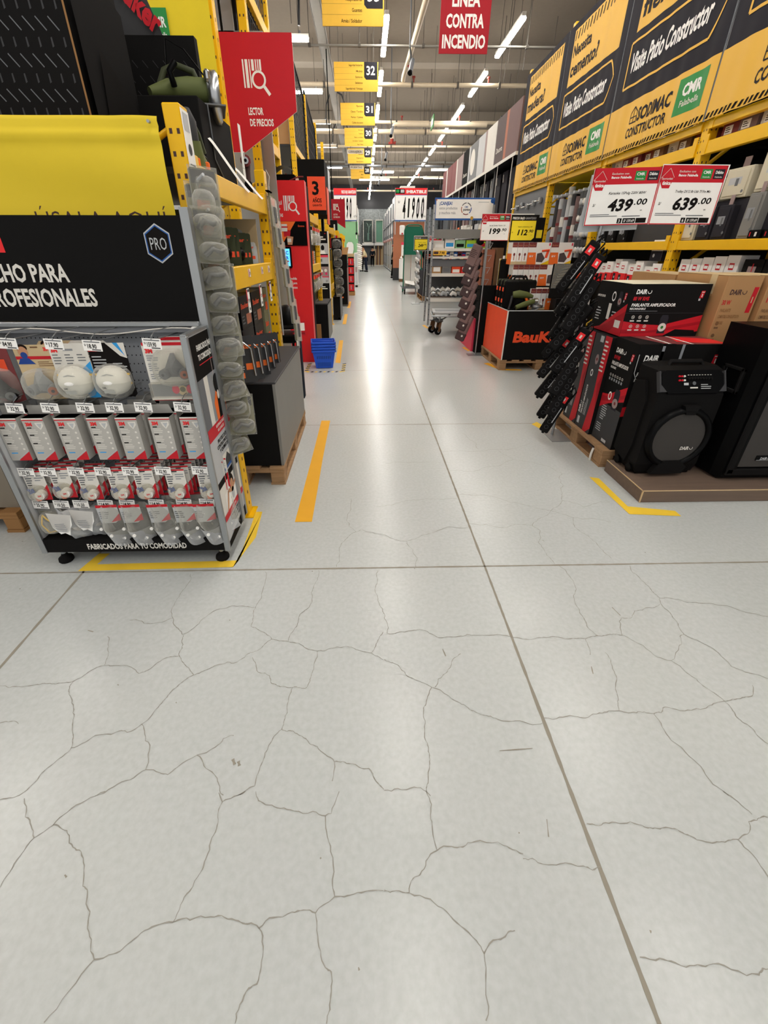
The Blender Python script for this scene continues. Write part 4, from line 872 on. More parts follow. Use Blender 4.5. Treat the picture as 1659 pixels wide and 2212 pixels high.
for i, (y, h, w, tl) in enumerate(((2.42, .27, .19, 2), (2.66, .26, .17, 1), (2.92, .22, .15, 0), (3.02, .22, .15, 0), (3.24, .20, .14, 0), (3.34, .20, .14, 0), (3.52, .15, .12, 1), (3.6, .13, .1, 1))):
    blister_card('%s black and orange tool pack from the front on the middle rack shelf' % ORD[i], (-.85, y, 1.35), w, h, 'darmy' if i < 6 else 'lgrey', 'tomato', tool=tl, seed=i, rz=.35, group='tool packs on the middle shelf')
t = thing('back_card', 'cream back card with faint lettering standing behind the tool packs', 'panel', (-1.0, 3.66, 1.35))
m = MB(); m.box(-.45, 0, 0, .2, .01, .30, 'tan'); m.text(XZ(-.2, 0, 0), 'DAGO', 0, .17, .07, 'lgrey', w=.3, bold=.02); m.build('card', t)
# low shelf boxes and hanging packs
for i, (y, z, k, w, h) in enumerate(((2.50, .751, 'sblack', .3, .26), (2.86, .751, 'sblack', .30, .24), (3.2, .751, 'sblack', .28, .22), (3.2, .972, 'sblack', .28, .22), (2.88, .992, 'sblack', .28, .2), (3.55, .751, 'olive', .16, .26), (3.55, 1.012, 'olive', .16, .18))):
    t = MB(); t.box(0, 0, 0, .3, w, h, k); fr = FX(.3, 0, 0, 1)
    t.text(fr, 'Bauker', w * .08, h * .62, h * .16, 'tomato', w=w * .7, bold=.03); t.rect(fr, w * .45, h * .1, w * .9, h * .42, 'rust' if k == 'sblack' else 'tomato'); t.lines(fr, w * .08, h * .4, w * .3, 3, h * .1, h * .04, 'mgrey', seed=i)
    f2 = XZ(0, 0, 0); t.text(f2, 'Bauker', .03, h * .62, h * .16, 'tomato', w=.2, bold=.03); t.rect(f2, .14, .03, .28, h * .4, 'rust')
    tag(t.build('tool_box', None, (-1.09, y, z)), '%s %s tool carton on the lower rack shelf' % (ORD[i], 'black and orange' if k == 'sblack' else 'olive green'), 'carton', 'tool cartons on the lower shelf')
for i, (y, z) in enumerate(((2.45, .86), (2.62, .83), (2.80, .80), (2.98, .78), (3.16, .76))):
    blister_card('%s pack with a steel bow saw from the front, hanging over the black box' % ORD[i], (-.69, y, z - .09), .13, .26, 'dgrey', 'orange', tool=2, rz=.45, seed=i, group='hanging saw packs')
# clip strip of clear blister packs on the rack post
t0 = thing('clip_strip', 'long clip strip holding clear blister packs on the near rack post', 'clip strip', (-.70, 2.16, 1.70))
m = MB(); m.box(-.004, -.008, -1.25, .004, .008, .02, 'offw'); m.build('strip', t0)
for z in (.0, -.12): 
    m = MB(); m.cyl((.0, -.0, z), (.05, -.05, z + .02), .006, 'lgrey', 8); m.build('peg', t0)
def goggle_pack(label, loc, rz, grp):
    t = thing('blister_pack', label, 'blister pack', loc, rz, grp)
    t.rotation_euler = (-.35, .05, rz)
    m = MB(); fr = XZ(0, 0, 0); cardp(m, fr, .10, .17, 'olive', .008); m.rect(fr, -.045, .125, .045, .165, 'dgrey'); m.rect(fr, -.02, .09, .02, .12, 'rust'); m.build('card', t)
    m = MB(); ghost(m, fr, 0, .105, .036, .045, .03); ghost(m, fr, 0, .035, .046, .03, .042); m.box(-.052, -.006, -.004, .052, .0, .176, 'clear'); m.build('blister', t)
    m = MB(); m.tube([(-.03, -.012, .02), (-.01, -.03, .04), (.015, -.03, .03), (.035, -.014, .045)], .009, 'iron', 6); m.build('tool', t)
    return t
gp = goggle_pack('topmost pair of clear blister packs on the long clip strip', (-.665, 2.10, 1.50), .42, 'blister packs on the near clip strip')
gp.scale = (1.3, 1.3, 1.2)
for i in range(1, 11):
    dup(gp, (-.655 + .012 * math.sin(3 * i), 2.10 - .004 * i + .015 * math.sin(5 * i), 1.50 - .100 * i), .42 + .28 * math.sin(2.1 * i), '%s clear blister pack from the top of the near clip strip' % ORD[i], 'blister packs on the near clip strip')
for c in list(COL.objects):
    if c.name.startswith('blister_pack') and c is not gp: c.rotation_euler.x = -.45 + .25 * math.sin(3.7 * c.location.z * 10); c.rotation_euler.y = .12 * math.sin(c.location.z * 23)
dup(gp, (-.675, 2.18, 1.545), .9, 'red-printed blister pack turned sideways at the top of the near clip strip')
t0 = thing('clip_strip', 'second clip strip with thin packs, in front of the red totem', 'clip strip', (-.71, 3.84, 1.85))
m = MB(); m.box(-.004, -.008, -1.05, .004, .008, .02, 'lgrey'); m.tube([(0, 0, .02), (.01, .01, .08), (-.01, .0, .12)], .004, 'lgrey', 5); m.build('strip', t0)
for i in range(7):
    m = MB(); m.box(-.012, -.09, -.02, .012, .05, -.012, 'dgrey'); m.build('hook', t0)
    t = thing('thin_pack', '%s thin clear pack from the top on the clip strip before the red totem' % ORD[i], 'pack', (-.685 + .018 * i, 3.80, 1.60 - .14 * i), PI / 2 - .25, 'thin packs on the far clip strip')
    t.rotation_euler = (-.12, .22, PI / 2 - .25)
    m = MB(); fr = XZ(0, 0, 0); m.box(-.05, -.004, 0, .05, .004, .22, 'olive'); m.box(-.055, -.012, -.002, .055, .008, .2, 'clear'); m.rect(fr, -.03, .15, .03, .2, 'orange', .006); m.build('card', t)
    m = MB(); m.box(-.012, -.022, .03, .012, -.006, .14, 'iron', .004); m.build('tool', t)
# ---------------------------------------------------------------- pallets
def pallet(label, loc, lx, ly, rz=0.0, k='woodgrain', h=.135):
    """euro-style pallet; x and y sizes, corner at origin"""
    t = thing('pallet', label, 'pallet', loc, rz)
    for i in range(3):
        m = MB(); x = (lx - .1) * i / 2; m.box(x, 0, 0, x + .1, ly, .018, k); m.build('bottom_board', t)
        for j in range(3):
            m = MB(); y = (ly - .12) * j / 2; m.box(x + .003, y + .003, .018, x + .097, y + .117, h - .04, k, .004); m.build('block', t)
    for j in range(3):
        m = MB(); y = (ly - .12) * j / 2; m.box(0, y, h - .04, lx, y + .12, h - .02, k); m.build('stringer', t)
    n = max(4, int(lx / .14))
    for i in range(n):
        m = MB(); x = (lx - .1) * i / (n - 1); m.box(x, 0, h - .02, x + .1, ly, h, k, .002); m.build('deck_board', t)
    return t
pallet('wooden pallet under the black box in front of the yellow rack', (-1.17, 2.60, 0), .60, 1.20)
t = thing('display_box', 'low black box with grey end panel, on a pallet beside the orange tape', 'box', (-1.17, 2.63, .136))
m = MB(); m.box(.02, 0, 0, .58, 1.14, .57, 'mblack'); m.build('body', t)
m = MB(); m.box(.58, -.002, .0, .60, 1.14, .575, 'bboard', .002); m.build('side_panel', t)
m = MB(); m.box(.015, -.004, .57, .602, 1.145, .585, 'dgrey', .004); m.build('top_mat', t)
m = MB(); m.tube([(.3, .25, .588), (.38, .2, .59), (.45, .3, .588)], .004, 'lgrey', 5); m.build('cable', t)
pallet('old pallet with scribbled block far left behind the display stand', (-2.95, 2.06, 0), .95, .9, 0, 'dcard')
m = MB(); m.box(0, 0, 0, .92, .8, .75, 'cgrey'); m.text(XZ(.7, 0, 0), 'J=R5', -.3, -.06, .05, 'brownk', w=.2); tag(m.build('brown_carton', None, (-2.94, 2.12, .136)), 'plain grey-brown carton on the old pallet far left', 'carton')
# bucket-shaped black helmet on a small stand
t = thing('display_table', 'small dark stand with hanging white tags, under the black helmet', 'stand', (-.86, 4.52, 0))
m = MB(); m.box(-.12, -.1, .62, .16, .2, .70, 'sblack', .01)
for x in (-.10, .13):
    for y in (-.08, .17): m.cyl((x, y, 0), (x, y, .62), .012, 'sblack', 8)
m.build('table', t)
m = MB(); m.box(.165, -.08, .48, .17, -.02, .66, 'offw'); m.box(.16, 0.02, .55, .175, .08, .68, 'lgrey'); m.box(.17, .05, .0, .18, .16, .7, 'navy'); m.build('tags', t)
t = thing('helmet', 'glossy black helmet with a red and white tag, beside the red totem', 'helmet', (-.80, 4.60, .70), .3)
m = MB(); m.ball((0, 0, .13), .125, .15, .135, 'sblack', 22, 12, -.55); m.build('shell', t)
m = MB(); m.lathe([(.118, 0), (.13, .01), (.128, .03), (.12, .035)], (0, 0, .045), 'mblack', 22); m.box(-.09, -.15, .05, .09, -.11, .09, 'mblack', .012); m.build('rim', t)
m = MB(); m.tube([(-.09, -.05, .05), (-.07, -.12, .0), (.0, -.14, -.03), (.07, -.1, .02)], .008, 'red', 6); m.build('strap', t)
m = MB(); m.box(.10, -.14, -.02, .16, -.137, .12, 'red', .001); m.rect(XZ(.10, -.14, 0), .008, .03, .052, .105, 'paper'); m.text(XZ(.10, -.14, 0), '99.90', .01, -.005, .018, 'ink', w=.04); m.build('tag', t)
# ---------------------------------------------------------------- red totem with screen
t = thing('price_reader_totem', 'tall red totem with a small blue screen and barcode icon, standing past the yellow rack', 'totem', (-1.27, 6.30, 0))
m = MB(); m.box(0, 0, 0, .545, .16, 2.20, 'bright', .003); fr = XZ(0, 0, 0)
m.rect(FX(.545, 0, 0, 1), .002, 0, .022, 2.2, 'offw', .001)
reader_icon(m, fr, .27, 1.885, .155); m.text(fr, 'ESCANEA AQUÍ', .25, 1.95, .035, 'white', al='r', w=.2, bold=.03); m.text(fr, 'Y MÁS OFERTAS', .25, 1.82, .035, 'white', al='r', w=.22, bold=.03); m.line(fr, [(.19, 1.87), (.22, 1.91)], .012, 'white')
for i, s in enumerate(('A tu medida', 'con ahorro para', 'todos tus proyectos')): m.text(fr, s, .36, 1.10 - .055 * i, .03, 'white', al='r', w=(.16, .2, .26)[i], bold=.02)
m.build('cabinet', t)
m = MB(); m.box(.0, -.012, 1.50, .535, 0, 1.77, 'sblack', .002); fr = XZ(0, -.012, 0); m.poly(fr, [(0, 1.50), (.20, 1.50), (.40, 1.768), (0, 1.768)], 'orange'); m.box(.22, -.02, 1.66, .29, -.012, 1.74, 'offw'); m.rect(fr, .22, 1.70, .30, 1.715, 'red', .009); m.poly(fr, [(.24, 1.60), (.32, 1.61), (.33, 1.67), (.24, 1.69)], 'red', .0016); m.poly(fr, [(.28, 1.51), (.34, 1.51), (.36, 1.60), (.28, 1.61)], 'skin', .002); m.rect(fr, .28, 1.54, .33, 1.58, 'offw', .003); m.text(fr, 'Escanea', .43, 1.71, .022, 'tomato', w=.08); m.build('poster', t)
m = MB(); m.box(.02, -.045, 1.24, .32, -.005, 1.49, 'sblack', .01); m.build('screen_housing', t)
m = MB(); fr = XZ(0, -.0455, 0); m.rect(fr, .04, 1.265, .30, 1.465, 'screen', .001); m.text(fr, 'SODIMAC', .285, 1.40, .04, 'screend', al='r', w=.24, bold=.04, z=.002); m.text(fr, 'CENTER', .285, 1.345, .036, 'screend', al='r', w=.2, bold=.04, z=.002); m.rect(fr, .22, 1.315, .285, 1.328, 'red', .002); m.poly(fr, [(.15, 1.29), (.2, 1.28), (.21, 1.36), (.16, 1.37)], 'screenw', .0018); m.build('screen', t)
# machine on top behind the totem
t = thing('machine_cover', 'rounded black machine cover with a lever, behind the top of the red totem', 'machine', (-1.02, 6.68, 2.195))
m = MB(); fr = FX(.0, 0, 0, 1); m.grid(lambda u, v: Vector((-.14 + .30 * u, .12 - .24 * v, .17 * math.sin(PI * (.12 + .76 * u)) ** .6 + .02)), 14, 3, 'sblack'); m.box(-.14, -.12, -.0, .16, .12, .10, 'sblack', .02); m.build('cover', t)
m = MB(); m.tube([(.08, -.13, .03), (.20, -.14, .07), (.26, -.14, .07)], .008, 'wine', 6); m.box(.16, -.15, -.05, .20, -.14, .05, 'offw'); m.build('lever', t)
m = MB(); m.box(-.5, -.2, 0, .3, .2, 2.19, 'mblack'); tag(m.build('black_cabinet', None, (-1.05, 6.70, 0)), 'dark cabinet standing behind the red totem', 'cabinet')
# ---------------------------------------------------------------- blue baskets
def basket(label, z):
    t = thing('shopping_basket', label, 'basket', (-.58, 6.02, z), .12, 'nested blue baskets')
    m = MB(); H = .24
    def ring(w, d, zz): return [(-w, -d, zz), (w, -d, zz), (w, d, zz), (-w, d, zz)]
    a = ring(.115, .10, 0); b = ring(.155, .135, H); c = ring(.149, .129, H); d_ = ring(.109, .094, .008)
    m.raw(a + b + c + d_, [(3, 2, 1, 0)] + [(i, (i + 1) % 4, 4 + (i + 1) % 4, 4 + i) for i in range(4)] + [(8 + i, 8 + (i + 1) % 4, 12 + (i + 1) % 4, 12 + i) for i in range(4)] + [(12, 13, 14, 15)], 'blue')
    for sgn in (0,):
        fr = F((0, -.10, 0), (1, 0, 0), (0, -.035 / H, 1))
        for i in range(13):
            for j in range(3): m.rect(fr, -.095 + .0145 * i, .025 + .02 * j, -.085 + .0145 * i, .037 + .02 * j, 'dblue')
        for i in range(8): m.rect(fr, -.10 + .025 * i, .13, -.085 + .025 * i, .17, 'dblue')
    m.build('body', t)
    r = MB()
    for (x0, y0, x1, y1) in ((-.168, -.148, .168, -.132), (-.168, .132, .168, .148), (-.168, -.148, -.152, .148), (.152, -.148, .168, .148)): r.box(x0, y0, H - .022, x1, y1, H + .004, 'blue', .004)
    r.build('rim', t)
    h = MB(); h.tube([(-.14, -.02, H + .002), (-.1, -.1, H + .012), (.1, -.1, H + .012), (.14, -.02, H + .002)], .007, 'blue', 6); h.build('handle', t)
    return t
for i in range(4): basket(('bottom', 'second from bottom', 'third from bottom', 'topmost')[i] + ' blue plastic basket in the nested stack beside the red totem', .006 + .037 * i)
m = MB(); q2 = 0
for i in range(9):
    for (x0, y0, dx, dy, n) in ((-.80, 5.72, .055, 0, 9),):
        x = x0 + dx * i
        m.poly(UPF(0, 0, 0), [(x, 5.70), (x + .03, 5.70), (x + .05, 5.75), (x + .02, 5.75)], 'ink' if i % 2 else 'tapey', .0016)
for i in range(8):
    y = 5.72 + .06 * i
    for x in (-.83, -.33): m.poly(UPF(0, 0, 0), [(x, y), (x + .05, y + .03), (x + .05, y + .065), (x, y + .035)], 'ink' if i % 2 else 'tapey', .0016)
tag(m.build('hazard_tape'), 'black and yellow striped tape square round the blue baskets', 'floor tape')
# ================================================================ LEFT, farther along the aisle
t = thing('storage_rack', 'second yellow rack on the left, with hanging silver packs, just past the red totem', 'rack', (-1.3, 8.0, 0))
B = (-1.3, 8.0, 0)
for y in (7.05, 8.55):
    for x in (-.86, -1.16):
        m = W(B); upright(m, x, y, x + .07, y + .09, 0, 2.0, ('x', 'y')); m.build('upright', t)
for z0, z1 in ((1.82, 1.93), (1.14, 1.25)):
    m = W(B); beam_x(m, -.79, 7.14, 8.55, z0, z1); m.build('beam', t)
    m = W(B); m.box(-1.14, 7.14, z1 - .04, -.84, 8.55, z1 - .015, 'dgrey'); m.build('shelf', t)
m = W(B); m.box(-1.175, 7.1, .1, -1.162, 8.6, 1.9, 'sblack'); m.build('back_panel', t)
q = random.Random(21)
for i in range(16):
    y = 7.2 + .17 * (i % 8); z = 1.52 if i < 8 else .86
    m = MB(); fr = F((0, 0, 0), (.6, .8, 0), (0, 0, 1)); cardp(m, fr, .13, .24, q.choice(['offw', 'lgrey', 'grey', 'olive']), .01); m.rect(fr, -.06, .19, .06, .235, q.choice(['red', 'ink', 'tomato'])); ghost(m, fr, 0, .09, .05, .07, .04); m.ball(fr.p(0, .09, .02), .025, .025, .05, q.choice(['steel', 'mgrey', 'white']), 8, 6)
    tag(m.build('hanging_pack', None, (-.80, y, z)), '%s silver pack from the front, %s level of the second left rack' % (ORD[i % 8], 'upper' if i < 8 else 'lower'), 'pack', 'hanging packs on the second rack')
for i in range(6):
    m = MB(); k = ('card', 'red', 'offw', 'mgrey', 'orange', 'offw')[i]; m.box(0, 0, 0, .26, .18, .2, k); m.lines(FX(.26, 0, 0, 1), .02, .16, .14, 4, .03, .012, 'ink' if k != 'mgrey' else 'offw', seed=i)
    tag(m.build('carton', None, (-1.13, 7.18 + .22 * i, 1.236)), '%s carton from the front on the middle shelf of the second left rack' % ORD[i], 'carton', 'cartons on the second rack')
m = MB(); m.box(0, 0, 0, .24, .85, .60, 'mblack'); m.box(.24, 0, 0, .25, .86, .62, 'bboard'); m.box(-.01, -.01, .60, .252, .86, .62, 'dgrey')
tag(m.build('display_box', None, (-.90, 8.06, 0)), 'low black box with grey side panel at the foot of the second left rack', 'box')
m = MB(); m.box(0, 0, 0, .14, .1, .28, 'dcard'); tag(m.build('wood_block', None, (-.93, 7.92, 0)), 'small brown block standing before the low black box on the left', 'block')
# black header with orange guarantee panels
t = thing('header_sign', 'big black header box with orange panel reading 3 AÑOS GARANTÍA', 'sign', (-1.38, 10.0, 2.08))
m = MB(); m.box(0, 0, 0, .63, 1.5, .89, 'mblack'); m.rect(FX(.63, 0, 0, 1), .9, .5, 1.5, .88, 'lgrey'); m.build('box', t)
m = MB(); m.box(.29, -.012, .07, .635, 0, .62, 'tomato'); fr = XZ(.29, -.012, 0); m.text(fr, '3', .15, .33, .22, 'ink', al='c', bold=.03, w=.13); m.text(fr, 'AÑOS', .17, .20, .07, 'ink', al='c', w=.18, bold=.03); m.text(fr, 'GARANTÍA', .17, .135, .035, 'ink', al='c', w=.19, bold=.03); m.build('front_panel', t)
m = MB(); m.box(.63, .25, -.15, .645, .75, .48, 'tomato'); m.build('orange_side_panel', t)
m = MB(); m.box(.4, .02, -1.0, .45, .06, 0, 'mblack'); m.box(.4, 1.4, -1.0, .45, 1.44, 0, 'mblack'); m.build('post', t)
# third rack: 3M poster column, black packs, black bins
t = thing('storage_rack', 'third yellow rack on the left under the black guarantee header', 'rack', (-1.3, 10.6, 0))
B = (-1.3, 10.6, 0)
for y in (9.85, 11.4, 12.95):
    for x in (-.78, -1.16):
        m = W(B); upright(m, x, y, x + .07, y + .09, 0, 1.9, ('x', 'y')); m.build('upright', t)
for a, b in ((9.94, 11.4), (11.49, 12.95)):
    for z0, z1 in ((1.76, 1.87), (.66, .77)):
        m = W(B); beam_x(m, -.71, a, b, z0, z1); m.build('beam', t)
m = W(B); m.box(-1.175, 9.85, .1, -1.162, 13, 1.9, 'sblack'); m.build('back_panel', t)
t = thing('poster_column', 'narrow black column with pink and white photo panels, beside the black hanging packs', 'display', (-.95, 9.75, .52))
m = MB(); m.box(0, 0, 0, .215, .08, 1.26, 'mblack'); fr = XZ(0, 0, 0)
m.box(.215, -.01, 0, .235, .1, 1.26, 'offw')
m.lines(fr, .02, 1.17, .17, 2, .04, .022, 'offw'); m.disc(fr, .03, 1.22, .01, 'tomato'); m.disc(fr, .17, 1.22, .01, 'red')
m.rect(fr, .01, .86, .21, 1.05, 'lgrey'); m.disc(fr, .11, .97, .035, 'ink', .0014, ry=.05); m.poly(fr, [(.05, .86), (.08, .93), (.14, .93), (.17, .86)], 'white', .0014)
m.rect(fr, .01, .80, .21, .84, 'pink'); m.rect(fr, .01, .68, .21, .80, 'lgrey'); m.rect(fr, .03, .72, .09, .77, 'mgrey', .0014)
m.rect(fr, .01, .44, .21, .63, 'mauve'); m.disc(fr, .06, .55, .03, 'white', .0014); m.disc(fr, .15, .56, .03, 'offw', .0014); m.disc(fr, .06, .50, .03, 'pink', .0016); m.disc(fr, .16, .5, .025, 'magenta', .0016)
m.rect(fr, .01, .43, .21, .45, 'pink', .002); m.rect(fr, .01, .32, .21, .43, 'lgrey'); m.text(fr, '21', .14, .345, .04, 'ink'); m.lines(fr, .03, .26, .15, 2, .035, .018, 'offw')
m.build('panel', t)
m = MB(); m.box(.05, .02, -.52, .1, .07, 0, 'yellow'); m.build('post', t)
t0 = thing('blister_pack', 'topmost black tool pack on the strip beside the photo column', 'tool pack', (-.60, 10.5, 1.44), .3, 'black packs on the strip')
m = MB(); fr = XZ(0, 0, 0); cardp(m, fr, .24, .24, 'mblack', .02); m.lines(fr, -.08, .06, .14, 3, .02, .008, 'offw'); m.build('card', t0)
m = MB(); m.tube([(-.06, -.03, .16), (0, -.05, .18), (.06, -.04, .14), (.05, -.03, .08)], .025, 'sblack', 8); m.build('tool', t0)
m = MB(); ghost(m, fr, 0, .13, .10, .09, .07); m.build('blister', t0)
for i in range(1, 6):
    dup(t0, (-.60 + .008 * i, 10.45, 1.44 - .185 * i), .3 + .2 * math.sin(2.3 * i), '%s black tool pack from the top on the strip beside the photo column' % ORD[i], 'black packs on the strip')
m = MB(); m.box(-.01, 0, -1.2, .01, .02, .3, 'zinc'); tag(m.build('clip_strip', None, (-.63, 10.58, 1.44)), 'thin strip holding the black tool packs by the photo column', 'clip strip')
m = MB(); m.box(-.01, 0, 0, .0, .01, 1.8, 'zinc'); m.box(-.05, -.05, 0, .05, .05, .01, 'zinc'); tag(m.build('display_post', None, (-.60, 11.86, 0)), 'thin post holding the hanging orange packs', 'post')
m = MB(); m.box(0, 0, 0, .16, .9, .50, 'mblack'); m.box(.16, 0, 0, .17, .9, .52, 'mgrey'); m.cyl((.13, .0, .03), (.13, .05, .03), .03, 'lgrey', 10); tag(m.build('black_bin', None, (-.73, 10.55, 0)), 'black bin below the strip of black tool packs', 'bin')
for i in range(7):
    m = MB(); fr = F((0, 0, 0), (.8, .6, 0), (0, 0, 1)); cardp(m, fr, .14, .17, 'orange', .01); m.rect(fr, -.03, .05, .03, .12, 'ink'); m.rect(fr, -.07, .13, .07, .16, 'red' if i in (0, 3) else 'yellow')
    tag(m.build('glove_pack', None, (-.60, 11.80, 1.50 - .19 * i)), '%s orange pack from the top in the hanging orange column' % ORD[i], 'pack', 'hanging orange packs')
t = thing('display_box', 'tall black box with cardboard top before the red boxes on the left', 'box', (-.69, 13.3, 0))
m = MB(); m.box(0, 0, .05, .2, .7, 1.34, 'mblack'); m.box(.2, 0, .05, .215, .7, 1.0, 'mauve'); m.build('body', t)
m = MB(); m.raw([(-.02, 0, 1.34), (.22, 0, 1.34), (.26, .05, 1.52), (-.04, .05, 1.5)], [(0, 1, 2, 3)], 'card'); m.build('flap', t)
m = MB(); m.box(.01, .01, 0, .19, .69, .05, 'iron'); m.build('base', t)
pallet('pallet under the stacked red boxes on the left', (-.62, 16.68, 0), .27, .6, 0, 'wood')
for i in range(4):
    m = MB(); m.box(0, 0, 0, .20, .4, .25, 'mblack'); m.rect(XZ(0, 0, 0), .01, .015, .19, .235, 'bright'); m.rect(XZ(0, 0, 0), .08, .06, .10, .2, 'offw', .0014); m.rect(XZ(0, 0, 0), .12, .06, .14, .14, 'dblue', .0014); m.rect(FX(.2, 0, 0, 1), .02, .02, .38, .23, 'dred')
    tag(m.build('red_box', None, (-.57, 16.7, .136 + .275 * i)), '%s red box from the bottom in the stack beyond the tall black box' % ORD[i], 'box', 'stacked red boxes')
    m = MB(); m.box(0, 0, 0, .20, .4, .024, 'ink'); tag(m.build('tray', None, (-.57, 16.7, .136 + .275 * i + .2505)), '%s black spacer tray from the bottom between the stacked red boxes' % ORD[i], 'tray', 'spacer trays')
m = MB(); m.box(0, 0, 0, .22, .4, .1, 'tan'); tag(m.build('carton', None, (-.58, 16.7, 1.24)), 'small open tan carton on top of the stacked red boxes', 'carton')
m = MB(); m.box(0, 0, 0, .15, 1.0, 1.35, 'offw'); m.rect(XZ(0, 0, 0), .02, .1, .13, 1.3, 'lgrey'); m.rect(XZ(0, 0, 0), .03, .6, .12, .8, 'mauve', .0014); m.box(.02, -.02, .0, .13, 0, .08, 'ink'); tag(m.build('white_stand', None, (-.43, 20.6, 0)), 'narrow white stand behind the stacked red boxes', 'stand')
for i in range(13):
    m = MB(); m.tube([(-.11, 0, .03), (0, -.05, .0), (.11, 0, -.03)], [.03, .045, .03], 'white' if i % 2 else 'offw', 8)
    tag(m.build('white_pack', None, (-.22 + .012 * math.sin(i), 22.6, 1.66 - .083 * i)), '%s white pack from the top in the long hanging column before the green panel' % ORD[i], 'pack', 'hanging white packs')
m = MB(); m.box(-.01, 0, 0, .01, .02, 1.8, 'lgrey'); m.box(-.15, -.1, 0, .15, .1, .03, 'lgrey'); tag(m.build('display_post', None, (-.22, 22.7, 0)), 'thin post holding the column of white packs', 'post')
# green endcap with toilet seat, white price board
t = thing('end_panel', 'pale green end panel with a toilet seat shown on it', 'panel', (-.90, 24.3, 0))
m = MB(); m.box(-.6, 0, .9, .6, .06, 2.68, 'aqua'); m.build('panel', t)
m = MB(); m.box(-.6, -.3, .0, .55, .05, .9, 'bboard'); m.box(-.6, -.32, .88, .57, .05, .92, 'offw'); m.build('counter', t)
t = thing('toilet', 'white toilet with raised lid against the green end panel', 'toilet', (-.70, 24.1, .92))
m = MB(); m.prism(XZ(0, 0, 0), [(-.10, .30), (-.18, .55), (-.17, .78), (-.09, .88), (.09, .88), (.17, .78), (.18, .55), (.10, .30)], -.05, 0, 'white'); m.build('lid', t)
m = MB(); m.box(-.09, -.1, .1, .09, .08, .32, 'white', .03); m.box(-.17, -.15, .04, .22, .1, .12, 'offw', .02); m.build('bowl', t)
m = MB(); m.lathe([(.05, 0), (.055, .03), (.05, .06)], (.33, .12, 1.25), 'sblack', 12, 'y'); m.box(.31, .1, 1.02, .35, .14, 1.2, 'white'); m.build('flush_lever', t)
def price_board(label, loc, w, h, head, digits, hk, extra=None):
    t = thing('price_board', label, 'sign', loc)
    m = MB(); m.box(0, 0, 0, w, .05, h, 'paper'); fr = XZ(0, 0, 0)
    m.rect(fr, 0, h * .80, w, h, hk); m.text(fr, head, w * .97, h * .85, h * .09, 'white', al='r', w=w * .62, bold=.04, z=.003)
    m.rect(fr, 0, 0, w, h * .03, 'nblue', .003); m.rect(fr, 0, h * .785, w, h * .80, 'nblue', .003)
    for s in (0, w - .02): m.rect(fr, s, 0, s + .02, h, 'mauve', .004)
    n = len(digits); sp = w * .72 / max(5, n)
    for i, d in enumerate(digits): m.text(fr, d, w * .24 + sp * i + (sp * .12 if d == '1' else 0), h * .10, h * .64, 'ink', w=sp * (.34 if d == '1' else .62), bold=.03 if d != '1' else -.01, z=.003, sh=.03)
    m.text(fr, 'S/', w * .10, h * .55, h * .07, 'ink', z=.003); m.text(fr, 'c/u', w * .86, h * .12, h * .08, 'mgrey', z=.003)
    if extra: m.rect(fr, .02, h * .83, w * .3, h * .97, 'sblack', .003); m.rect(fr, .05, h * .86, w * .13, h * .95, 'cmr', .005); m.rect(fr, w * .17, h * .86, w * .28, h * .95, 'lgrey', .005)
    m.build('board', t)
    m = MB(); m.box(.02, .05, -.6, .06, .09, h, 'lgrey'); m.box(w - .06, .05, -.6, w - .02, .09, h, 'lgrey'); m.build('frame', t)
    return t
price_board('white price board reading BAJO GARANTIZADO above the green end panel', (-1.44, 24.25, 2.70), 1.11, 1.33, 'PRECIO BAJO GARANTIZADO', '9990', 'bright')
m = MB(); m.box(0, 0, 0, .06, 8, 2.3, 'lgrey'); m.rect(FX(.06, 0, 0, 1), 0, 0, 8, .08, 'offw')
tag(m.build('white_shelving', None, (-.60, 24.9, 0)), 'white shelving side running away behind the green end panel', 'shelving')
q = random.Random(8)
for i in range(8):
    m = MB(); m.box(0, 0, 0, .3, .7, 1.0 + .5 * q.random(), q.choice(['white', 'offw', 'lgrey'])); m.lines(FX(.3, 0, 0, 1), .1, .8, .5, 3, .2, .08, q.choice(['sky', 'mgrey', 'red']), seed=i)
    tag(m.build('white_carton', None, (-.62, 25 + .95 * i, 2.3)), '%s white carton from the front on top of the far left shelving' % ORD[i], 'carton', 'cartons on the far left shelving')
t = thing('price_reader_sign', 'small red pennant sign with magnifier icon, hanging before the white price board', 'sign', (-1.03, 16.0, 2.07))
m = MB(); fr = XZ(0, 0, 0); m.prism(fr, [(0, .25), (.43, .0), (.43, .80), (0, .80)], -.012, 0, 'dred'); reader_icon(m, fr, .06, .50, .17, 'offw'); m.text(fr, 'LECTOR', .06, .36, .045, 'offw', w=.13); m.text(fr, 'DE PRECIOS', .06, .29, .045, 'offw', w=.2); m.build('panel', t)
m = MB(); m.box(.02, .012, .3, .05, .03, 5.23, 'sblack'); m.build('bracket', t)
t = thing('display_header', 'dark header panel with a red and white picture under the red pennant sign', 'panel', (-1.0, 13.56, 1.45))
m = MB(); m.box(0, 0, 0, .26, .3, .72, 'mblack'); fr = XZ(0, 0, 0); m.rect(fr, .06, .05, .12, .3, 'bright'); m.box(.17, -.06, .30, .21, -.02, .62, 'offw', .01); m.rect(fr, .02, .02, .24, .04, 'lgrey'); m.build('panel', t)
m = MB(); m.box(.1, .05, -1.45, .15, .1, 0, 'mblack'); m.build('post', t)
